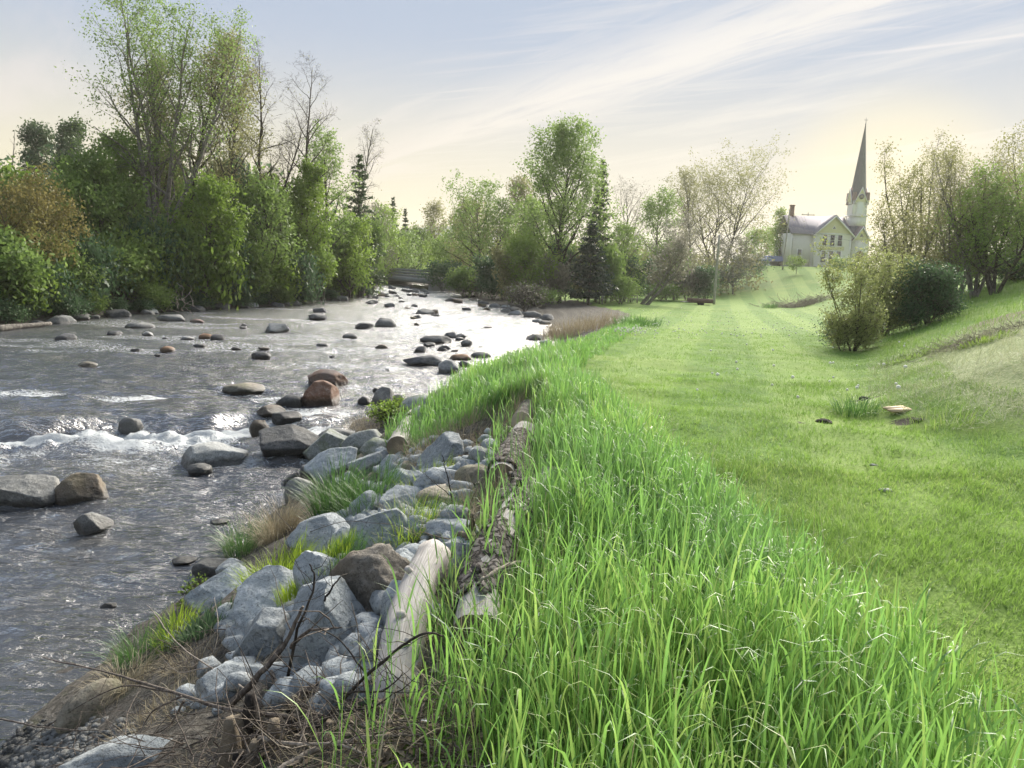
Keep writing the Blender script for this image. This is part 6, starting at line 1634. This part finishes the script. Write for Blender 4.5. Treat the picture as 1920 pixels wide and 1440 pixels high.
def window(x, z0, w, h, y, pane='glass', arch=False, cols=1):
    f = part('window', [box(x-w/2-0.14, x-w/2, y-0.07, y+0.05, z0-0.1, z0+h+0.16), box(x+w/2, x+w/2+0.14, y-0.07, y+0.05, z0-0.1, z0+h+0.16),
                        box(x-w/2, x+w/2, y-0.07, y+0.05, z0+h, z0+h+0.16), box(x-w/2-0.2, x+w/2+0.2, y-0.11, y+0.05, z0-0.2, z0-0.101), box(x-w/2, x+w/2, y-0.05, y+0.02, z0+h*0.5-0.04, z0+h*0.5+0.04)], 'trim', ch)
    for zz in (z0, z0+h*0.5+0.041):
        part('pane', [box(x-w/2, x+w/2, y-0.02, y+0.01, zz, zz+h*0.5-0.04)], pane, f)
    return f
for i in (-1, 0, 1): window((WX0+WX1)/2-0.1+i*1.42, 4.25, 0.78, 1.95, -1.2)
for i in (-1, 0, 1): window((WX0+WX1)/2-0.1+i*1.42, 1.15, 0.78, 2.05, -1.2, 'curtain')
window(NX0+1.75, 1.25, 0.75, 2.1, 0.1, 'curtain')
bm_obj('vent', prism([((WX0+WX1)/2-0.45, 7.3), ((WX0+WX1)/2+0.45, 7.3), ((WX0+WX1)/2, 8.0)], -1.33, -1.25), 'trim', ch)
bm_obj('louvre', prism([((WX0+WX1)/2-0.28, 7.36), ((WX0+WX1)/2+0.28, 7.36), ((WX0+WX1)/2, 7.82)], -1.36, -1.335), 'slate', ch)
# tower at the right end
TXc, TH, TYc = NX1+1.75, 1.52, 3.2
part('tower_base', [box(TXc-TH-0.1, TXc+TH+0.1, TYc-3.2, TYc+TH+0.1, 0.35, 6.1)], 'clap_white', ch)
bm_obj('entry_gable', prism([(TXc-TH+0.1, 5.6), (TXc+TH-0.1, 5.6), (TXc, 8.0)], TYc-3.35, TYc-TH), 'clap_cream', ch)
roof_y('entry_roof', TYc-3.75, TYc-TH, TXc, TH, 5.75, 8.1, 0.25, 0.1, 'slate_red', ch)
for sg in (-1, 1):
    V = np.array([[TXc, TYc-3.8, 7.72], [TXc, TYc-3.8, 8.12], [TXc+sg*1.77, TYc-3.8, 5.36], [TXc+sg*1.77, TYc-3.8, 5.0]])
    V = np.vstack([V, V+np.array([0, 0.06, 0])])
    part('rake_board', [(V, np.array([[0, 1, 2, 3], [7, 6, 5, 4], [0, 4, 5, 1], [1, 5, 6, 2], [2, 6, 7, 3], [3, 7, 4, 0]]))], 'trim', ch)
bm_obj('vent', prism([(TXc-0.36, 6.15), (TXc+0.36, 6.15), (TXc, 6.75)], TYc-3.42, TYc-3.36), 'slate', ch)
def arch_poly(xc, z0, w, h, k=10):
    p = [(xc-w/2, z0), (xc+w/2, z0)]
    for i in range(k+1):
        a = math.pi*i/k; p.append((xc+w/2*math.cos(a), z0+h-w/2+w/2*math.sin(a)))
    return p
dr = bm_obj('door', prism(arch_poly(TXc, 0.4, 1.7, 3.3), TYc-3.28, TYc-3.19), 'trim', ch)
bm_obj('door_leaf', prism(arch_poly(TXc, 0.4, 1.4, 3.1), TYc-3.32, TYc-3.285), 'brick', dr)
# skirt roof between the tower base and the shaft
def frustum(zs, halves, xc, yc, k=4, rot=math.pi/4):
    V = []; F = []
    for z, h in zip(zs, halves):
        for i in range(k):
            a = rot+i*2*math.pi/k; r = h/math.cos(math.pi/k); V.append([xc+r*math.cos(a), yc+r*math.sin(a), z])
    for j in range(len(zs)-1):
        for i in range(k): F.append([j*k+i, j*k+(i+1) % k, (j+1)*k+(i+1) % k, (j+1)*k+i])
    return np.array(V), np.array(F)
V, F = frustum([6.05, 7.0, 8.3], [TH+0.35, TH+0.05, TH-0.1], TXc, TYc)
part('skirt_roof', [(V, F)], 'slate', ch)
part('tower', [box(TXc-TH+0.1, TXc+TH-0.1, TYc-TH+0.1, TYc+TH-0.1, 8.0, 10.1)], 'clap_white', ch)
part('cornice', [box(TXc-TH-0.1, TXc+TH+0.1, TYc-TH-0.1, TYc+TH+0.1, 10.1, 10.32)], 'trim', ch)
bl = bm_obj('belfry', prism([(TXc-TH+0.22, 10.32), (TXc+TH-0.22, 10.32), (TXc+TH-0.22, 13.3), (TXc-TH+0.22, 13.3)], TYc-TH+0.22, TYc+TH-0.22), 'clap_white', ch)
for x in (TXc-TH+0.13, TXc+TH-0.38): part('corner_board', [box(x, x+0.25, TYc-TH+0.14, TYc-TH+0.4, 10.32, 13.2)], 'trim', bl)
fr_ = bm_obj('opening', prism(arch_poly(TXc, 10.5, 1.35, 2.5), TYc-TH+0.12, TYc-TH+0.21), 'trim', bl)
bm_obj('louvre', prism(arch_poly(TXc, 10.6, 1.0, 2.2), TYc-TH+0.08, TYc-TH+0.115), 'white_paint', fr_)
# gablets round the spire foot
for a in range(4):
    R = Matrix.Rotation(a*math.pi/2, 4, 'Z')
    bm = prism([(-1.05, 12.9), (1.05, 12.9), (0, 15.4)], -TH-0.02, 0.0)
    bmesh.ops.transform(bm, matrix=Matrix.Translation((TXc, TYc, 0)) @ R, verts=bm.verts)
    g_ = bm_obj('gablet', bm, 'clap_cream', ch)
    for sg in (-1, 1):
        V = np.array([[0, -TH-0.16, 15.25], [0, -TH-0.16, 15.6], [sg*1.28, -TH-0.16, 12.62], [sg*1.28, -TH-0.16, 12.3]])
        V = np.vstack([V, V+np.array([0, 0.13, 0])])
        V = (np.array(R.to_3x3()) @ V.T).T+np.array([TXc, TYc, 0])
        part('rake_board', [(V, np.array([[0, 1, 2, 3], [7, 6, 5, 4], [0, 4, 5, 1], [1, 5, 6, 2], [2, 6, 7, 3], [3, 7, 4, 0]]))], 'trim', g_)
        V = np.array([[0, -TH-0.02, 15.42], [0, 0.0, 15.42], [sg*1.3, 0.0, 12.35], [sg*1.3, -TH-0.02, 12.35]])
        V = np.vstack([V, V+np.array([0, 0, 0.1])]); V = (np.array(R.to_3x3()) @ V.T).T+np.array([TXc, TYc, 0])
        part('gablet_roof', [(V, np.array([[0, 1, 2, 3], [7, 6, 5, 4], [0, 4, 5, 1], [1, 5, 6, 2], [2, 6, 7, 3], [3, 7, 4, 0]]))], 'slate_red', g_)
    if a == 0:
        k = 28; an = np.linspace(0, 2*math.pi, k, endpoint=False)
        for rr, yy, mt, nm in ((0.58, -TH-0.10, 'trim', 'clock_frame'), (0.50, -TH-0.13, 'clock', 'clock_face')):
            V = np.vstack([np.stack([TXc+rr*np.cos(an), np.full(k, TYc+yy), 13.75+rr*np.sin(an)], -1), [[TXc, TYc+yy, 13.75]], np.stack([TXc+rr*np.cos(an), np.full(k, TYc+yy+0.09), 13.75+rr*np.sin(an)], -1)])
            i = np.arange(k); j = np.roll(i, -1)
            add(nm, mesh_np(nm, V, [np.stack([np.full(k, k), i, j], -1), np.stack([i, k+1+i, k+1+j, j], -1)], M[mt]), g_)
for sx in (-1, 1):
    for sy in (-1, 1):
        V, F = frustum([13.1, 14.6], [0.36, 0.3], TXc+sx*(TH-0.28), TYc+sy*(TH-0.28))
        part('corner_pier', [(V, F)], 'slate_red', ch)
SPT = 27.2
V, F = frustum([13.6, 14.6, SPT], [1.42, 1.28, 0.06], TXc, TYc, 8, math.pi/8)
sp_ = part('spire', [(V, F)], 'slate', ch)
V, F, caps = tube([[TXc, TYc, SPT-0.2], [TXc, TYc, SPT+1.35]], [0.05, 0.03], 6)
f_ = add('finial', mesh_np('finial', V, [F]+caps, M['metal'], True), sp_)
v0, f0 = ico(2); part('ball', [(v0*0.14+np.array([TXc, TYc, SPT+0.15]), f0)], 'metal', sp_)
part('cross_arm', [box(TXc-0.32, TXc+0.32, TYc-0.03, TYc+0.03, SPT+0.85, SPT+0.93)], 'metal', sp_)

# ------------------------------------------------------------------ bridge
BL, BR = pt(672, 512, 118), pt(812, 521, 86)
BL[2] = BR[2] = (BL[2]+BR[2])/2
bd = BR-BL; bl_ = np.linalg.norm(bd); ba = math.atan2(bd[1], bd[0])
br = thing('bridge', 'low grey road bridge with a horizontal rail over the upper river', 'bridge', BL, ba)
part('deck', [box(0, bl_, -0.2, 5.0, -0.28, 0.0)], 'concrete', br)
part('beam', [box(0, bl_, -0.28, -0.04, -0.62, -0.10)], 'steel_grey', br)
for z in (0.16, 0.50, 0.84):
    part('rail', [box(0, bl_, -0.16, -0.10, z-0.14, z+0.14)], 'steel_grey', br)
nP = int(bl_/3.2)
for k in range(nP+1):
    x = bl_*k/nP; part('post', [box(x-0.08, x+0.08, -0.095, 0.02, -0.1, 1.0)], 'steel_grey', br)
part('pier', [box(bl_*0.36, bl_*0.36+0.7, 0.1, 4.7, -3.2, -0.28)], 'concrete', br)
for x in (-1.5, bl_-1.6): part('abutment', [box(x, x+1.5, 0.0, 4.7, -3.5, -0.29)], 'concrete', br)

# ------------------------------------------------------------------ red barn by the river, houses
def house(name, label, cat, px, Y, zpx, w, d, eave, ridge, rot, wall, roof, wins=2):
    b = pt(px, zpx, Y); g = gz(b[0], b[1]); z0 = min(g, b[2])-0.3
    t = thing(name, label, cat, (b[0], b[1], b[2]), rot)
    bm_obj('wall', prism([(-w/2, -3.0), (w/2, -3.0), (w/2, eave), (0, ridge-0.05), (-w/2, eave)], -d/2, d/2), wall, t)
    roof_y('roof', -d/2-0.3, d/2+0.3, 0, w/2, eave, ridge, 0.35, 0.1, roof, t)
    for k in range(wins):
        x = -w/4+k*w/2/max(wins-1, 1)
        f = part('window', [box(x-0.5, x+0.5, -d/2-0.05, -d/2-0.01, 0.9, 2.3)], 'trim', t)
        part('pane', [box(x-0.4, x+0.4, -d/2-0.07, -d/2-0.055, 1.0, 2.2)], 'glass', f)
    return t
house('barn', 'small red barn with a pale metal roof behind the brush right of the bridge', 'barn', 890, 112, 528, 4.5, 3.6, 2.2, 3.0, math.pi/2+0.3, 'red_barn', 'white_paint', 0)
house('house', 'pale-roofed building showing between the russet tree and its neighbours', 'house', 20, 58, 440, 7.0, 5.0, 1.0, 2.1, math.pi/2, 'white_paint', 'teal_roof', 2)
house('house', 'teal-roofed house glimpsed behind the slim tree on the left bank', 'house', 150, 62, 440, 5.0, 6.0, 1.2, 2.7, 0.3, 'white_paint', 'teal_roof', 1)
house('house', 'white house corner cut by the right edge of the picture', 'house', 1990, 40, 560, 4.5, 4.0, 2.2, 3.8, 0.35, 'clap_white', 'roof_metal', 2)
sh = pt(1447, 508, 150)
t = thing('shed', 'open shed with a lavender-blue roof left of the church', 'shed', sh)
for x in (-1.6, 1.6): 
    for y in (-1, 1): part('post', [box(x-0.07, x+0.07, y-0.07, y+0.07, -2.5, 1.9)], 'pole_wood', t)
bm_obj('roof', prism([(-2.0, 1.9), (2.0, 1.9), (1.2, 2.9), (-1.2, 2.9)], -1.5, 1.5), 'blue_tarp', t)
part('back_wall', [box(-1.6, 1.6, 1.1, 1.2, -2.5, 1.88)], 'white_paint', t)
v0, f0 = ico(3); bt = pt(1440, 502, 146)
tk = thing('propane_tank', 'small white tank in front of the blue-roofed shed', 'tank', (bt[0], bt[1], bt[2]))
part('tank', [(v0*np.array([0.55, 0.55, 0.75]), f0)], 'white_paint', tk, True)
part('foot', [box(-0.3, 0.3, -0.3, 0.3, -1.6, -0.5)], 'concrete', tk)

# ------------------------------------------------------------------ poles, wires, hoop
def pole(label, px, Y, top, r=0.13, arm=None, tilt=0.0):
    b = pt(px, 540, Y); g = gz(b[0], b[1]); H = pt(px, top, Y)[2]-g
    t = thing('utility_pole', label, 'pole', (b[0], b[1], g))
    t.rotation_euler = (0, tilt, 0)
    V, F, caps = tube(np.linspace([0, 0, -0.3], [0, 0, H], 8), np.linspace(r, r*0.75, 8), 9, 3, 0.03)
    add('shaft', mesh_np('shaft', V, [F]+caps, M['pole_wood'], True), t)
    if arm:
        part('crossarm', [box(-arm, arm, -0.08, 0.08, H-0.6, H-0.42)], 'pole_wood', t)
        for x in (-arm*0.85, 0, arm*0.85):
            V, F, caps = tube([[x, 0, H-0.42], [x, 0, H-0.2]], [0.05, 0.04], 6); add('insulator', mesh_np('insulator', V, [F]+caps, M['concrete'], True), t)
    return np.array([b[0], b[1], g+H]), t
pA, _ = pole('pale grey utility pole standing at the far end of the lawn', 1341, float(hit(1341, 571)[1]), 440, 0.14)
pB, _ = pole('leaning utility pole left of the church wall', 1464, 128, 392, 0.13, None, 0.03)
pC, _ = pole('utility pole with a crossarm behind the church roof', 1502, 175, 398, 0.14, 1.5)
pD, _ = pole('short pole close to the left corner of the church', 1478, 138, 445, 0.10)
def wire(label, a, b, sag):
    a, b = np.array(a), np.array(b); s = np.linspace(0, 1, 18)
    C = a+(b-a)*s[:, None]; C[:, 2] -= sag*4*s*(1-s)
    V, F, caps = tube(C-a, np.full(18, 0.018), 4); add('wire', mesh_np('wire', V, [F], M['wire'], True), None, label, 'wire', None, None, a)
wire('overhead wire crossing the church front towards the left pole', pB-np.array([0, 0, 2.6]), np.array([CH[0]+9.5, CH[1]-6, CH[2]+4.2]), 0.4)
wire('overhead wire over the river above the bridge', pt(700, 466, 112), pt(815, 476, 100), 0.3)
wire('overhead wire from the lawn pole to the leaning pole', pA-np.array([0, 0, 0.4]), pB-np.array([0, 0, 0.6]), 0.6)
hb = pt(1298, 540, float(hit(1298, 566)[1])+3); g = gz(hb[0], hb[1])
t = thing('basketball_hoop', 'basketball hoop on a pale post, seen edge on beyond the lawn', 'hoop', (hb[0], hb[1], g), 0.0)
V, F, caps = tube([[0, 0, -0.2], [0, 0, 2.4], [0.05, 0, 3.1], [0.5, 0, 3.3]], [0.09, 0.085, 0.08, 0.07], 8); add('post', mesh_np('post', V, [F]+caps, M['white_paint'], True), t)
part('backboard', [box(0.5, 0.58, -0.75, 0.75, 2.75, 3.85)], 'white_paint', t)
a = np.linspace(0, 2*math.pi, 16); C = np.stack([0.9+0.23*np.cos(a), 0.23*np.sin(a), np.full(16, 3.05)], -1)
V, F, caps = tube(C, np.full(16, 0.012), 5, cap=False); add('rim', mesh_np('rim', V, [F], M['rust'], True), t)
part('brace', [box(0.05, 0.5, -0.03, 0.03, 2.95, 3.02)], 'metal', t)
b0 = pt(1312, 565, float(hit(1312, 572)[1])); g = gz(b0[0], b0[1])
t = thing('utility_trailer', 'low brown flatbed trailer parked at the end of the lawn', 'trailer', (b0[0], b0[1], g), 0.05)
part('bed', [box(-1.1, 1.1, -0.6, 0.6, 0.22, 0.34)], 'rust', t)
part('side_board', [box(-1.1, 1.1, -0.66, -0.602, 0.24, 0.62)], 'rust', t); part('side_board', [box(-1.1, 1.1, 0.602, 0.66, 0.24, 0.62)], 'rust', t)
part('hitch', [box(-1.9, -1.1, -0.05, 0.05, 0.22, 0.30)], 'metal', t)
for y in (-0.5, 0.5):
    V, F, caps = tube([[0.1, y-0.07, 0.16], [0.1, y+0.07, 0.16]], [0.18, 0.18], 18); add('wheel', mesh_np('wheel', V, [F]+caps, M['wire'], True), t)
b0 = pt(1112, 566, 66); g = gz(b0[0], b0[1])
t = thing('picnic_table', 'weathered wooden picnic table under the dark spruce', 'table', (b0[0], b0[1], g), 0.2)
for k in range(5): part('top_board', [box(-0.95, 0.95, -0.40+k*0.165, -0.25+k*0.165, 0.72, 0.77)], 'pole_wood', t)
for y in (-0.75, 0.6): part('seat', [box(-0.95, 0.95, y, y+0.22, 0.42, 0.46)], 'pole_wood', t)
for x in (-0.7, 0.7):
    part('leg', [box(x-0.04, x+0.04, -0.8, 0.8, 0.36, 0.42), box(x-0.04, x+0.04, -0.5, -0.4, -0.1, 0.72), box(x-0.04, x+0.04, 0.4, 0.5, -0.1, 0.72)], 'pole_wood', t)
# plank fence line left of the trailer
for k, px in enumerate(np.linspace(1128, 1195, 5)):
    b0 = pt(px, 560, 72); g = gz(b0[0], b0[1])
    if k == 0: fl = thing('rail_fence', 'low weathered rail fence behind the lawn, left of the leaning trunks', 'fence', (b0[0], b0[1], g)); f0_ = np.array([b0[0], b0[1], g])
    q = np.array([b0[0], b0[1], g])-f0_
    part('post', [box(q[0]-0.06, q[0]+0.06, q[1]-0.06, q[1]+0.06, q[2]-0.2, q[2]+0.75)], 'pole_wood', fl)
    if k: 
        for z in (0.35, 0.62):
            V, F, caps = tube([lq+np.array([0, -0.09, z]), q+np.array([0, -0.09, z])], [0.05, 0.05], 6); add('rail', mesh_np('rail', V, [F]+caps, M['pole_wood']), fl)
    lq = q
# ------------------------------------------------------------------ small things on the lawn
p = hit(1682, 774); t = add('wooden_board', None, None, 'short tan wooden board lying on the lawn at the foot of the slope', 'board', None, None, p+np.array([0, 0, 0.05]), (0.12, -0.06, 0.25))
part('plank', [box(-0.15, 0.15, -0.09, 0.0, -0.012, 0.012)], 'board', t); part('plank', [box(-0.145, 0.15, 0.004, 0.09, -0.013, 0.010)], 'board', t)
def lump(name, label, cat, px, py, r, mat, seed, flat=0.45):
    p = hit(px, py); v, f = rock_shape(seed, (r, r*0.7, r*flat), 4, 0.5, 0.16)
    add(name, mesh_np(name, v, f, M[mat], True), None, label, cat, None, None, p+np.array([0, 0, r*flat*0.2]))
lump('soil_clod', 'dark clod of torn-up soil in the middle of the lawn', 'soil', 1545, 793, 0.10, 'dark_soil', 1)
lump('soil_clod', 'dark hole-like soil lump beside the unmown tuft on the lawn', 'soil', 1622, 750, 0.09, 'dark_soil', 2)
lump('soil_clod', 'strip of dark soil in front of the wooden board', 'soil', 1725, 788, 0.09, 'dark_soil', 3, 0.2)
lump('lawn_stone', 'pale stone lying in the near lawn, the larger and nearer of two', 'stone', 1660, 920, 0.055, 'rock_pale', 4, 0.3)
lump('lawn_stone', 'narrow pale stone in the lawn behind the larger one', 'stone', 1636, 872, 0.04, 'rock_pale', 5, 0.3)
p = hit(795, 1362, 0.01); t = thing('plastic_lid', 'small round translucent plastic lid among the dead leaves at the bottom', 'lid', p)
V, F, caps = tube([[0, 0, 0], [0.004, -0.008, 0.012]], [0.024, 0.022], 16); add('disc', mesh_np('disc', V, [F]+caps, M['white_paint'], True), t)
# brush pile on the hill foot, weeds on the slope
def brush(label, px, py, r, n_, mat, seed, h):
    rg = np.random.default_rng(seed); c = hit(px, py); t = thing('brush_pile', label, 'brush', c); sg = []
    for k in range(n_):
        x, y = rg.normal(0, r, 2)*np.array([1, 0.45]); p = np.array([x, y, gz(c[0]+x, c[1]+y)-c[2]+rg.random()*h*0.6]); d = rg.normal(0, 1, 3)*np.array([1, 1, 0.35])
        Pp = limb_pts(rg, p, d, h*rg.uniform(0.8, 2.2), 3, 0.25, 0)
        for i in range(3): sg.append([*Pp[i], *Pp[i+1], 0.02*h, 0.014*h])
    V, F = segs_mesh(sg, 3); add('stick', mesh_np('stick', V, F, M[mat], True), t, kind='stuff')
brush('grey-pink pile of cut brush at the foot of the church hill', 1505, 575, 1.7, 700, 'twig_pale', 1, 0.7)
brush('grey heap of dead stalks on the slope at the right', 1810, 650, 0.35, 420, 'twig_pale', 2, 0.18)
brush('dark heap of dead stalks at the right edge of the slope', 1895, 622, 0.3, 200, 'twig', 3, 0.16)
tuft('weed_patch', 1700, 675, 420, 0.16, 0.6, 'leaf_green', 'patch of dark leafy weeds on the lower slope left of the dead stalks', 'weed', seed=30, spread=0.8, wid=0.03)
tuft('weed_patch', 1760, 655, 360, 0.16, 0.5, 'leaf_green', 'green leafy weeds beside the grey heap on the slope', 'weed', seed=31, spread=0.8, wid=0.03)
tuft('weed_patch', 1850, 640, 300, 0.18, 0.45, 'leaf_fresh', 'light green weeds right of the grey heap on the slope', 'weed', seed=32, spread=0.8, wid=0.03)
# ferny shrub by the birch log and its neighbours
bush('yellow-green leafy shrub by the birch log at the water', 728, 13.6, 758, 34, 'leaf_fresh', 1500, 0.05, seed=201, r0=0.012, n1=10, stems=6, spread=0.05)
bush('small bright green sprig in front of the greenish boulder', 752, 14.6, 745, 14, 'leaf_fresh', 600, 0.04, seed=202, r0=0.008, n1=8, stems=4, spread=0.04)
bush('thin willow sprig at the water left of the angular boulder', 345, 6.6, 1085, 30, 'leaf_fresh', 420, 0.03, seed=203, r0=0.006, n1=8, stems=4, spread=0.03)
bush('leafy green weed with broad leaves beside the pale rectangular block', 745, 6.4, 990, 26, 'leaf_fresh', 160, 0.075, seed=204, r0=0.008, n1=8, stems=5, spread=0.04)
# far hill under the sunset
hx = np.linspace(-420, 460, 90); hy = np.linspace(400, 680, 14)
HX, HY = np.meshgrid(hx, hy)
HZ = 24*np.exp(-((HX+48)/70.0)**2)*np.sin(np.clip((HY-400)/280, 0, 1)*math.pi)+8*fbm(HX/130, HY/200, oct=4, seed=91)*np.sin(np.clip((HY-400)/280, 0, 1)*math.pi)+2
ii = np.arange(HX.size).reshape(HX.shape)
F = np.stack([ii[:-1, :-1], ii[:-1, 1:], ii[1:, 1:], ii[1:, :-1]], -1).reshape(-1, 4)
M['far_wood'] = simple('far_wood', (0.06, 0.08, 0.05), 0.95, 0.2, 0.02, 0.5, 2.0)
add('hill', mesh_np('hill', np.stack([HX, HY, HZ], -1).reshape(-1, 3), F, M['far_wood'], True), None, 'low blue wooded hill on the horizon beyond the bridge', 'hill', None, 'structure')
# ------------------------------------------------------------------ evening haze
m = bpy.data.materials.new('haze'); m.use_nodes = True; n = NT(m.node_tree); n.n.clear()
out = n.add('ShaderNodeOutputMaterial'); pv = n.add('ShaderNodeVolumePrincipled')
pv.inputs['Color'].default_value = (0.95, 0.93, 0.88, 1); pv.inputs['Density'].default_value = 0.0003; pv.inputs['Anisotropy'].default_value = 0.3
n.link(pv.outputs[0], out.inputs['Volume'])
V, F = box(-500, 540, -75, 710, -8, 38)
hz = add('haze', mesh_np('haze', V, F, m), None, 'thin pale evening haze filling the valley air', 'haze', None, 'stuff')
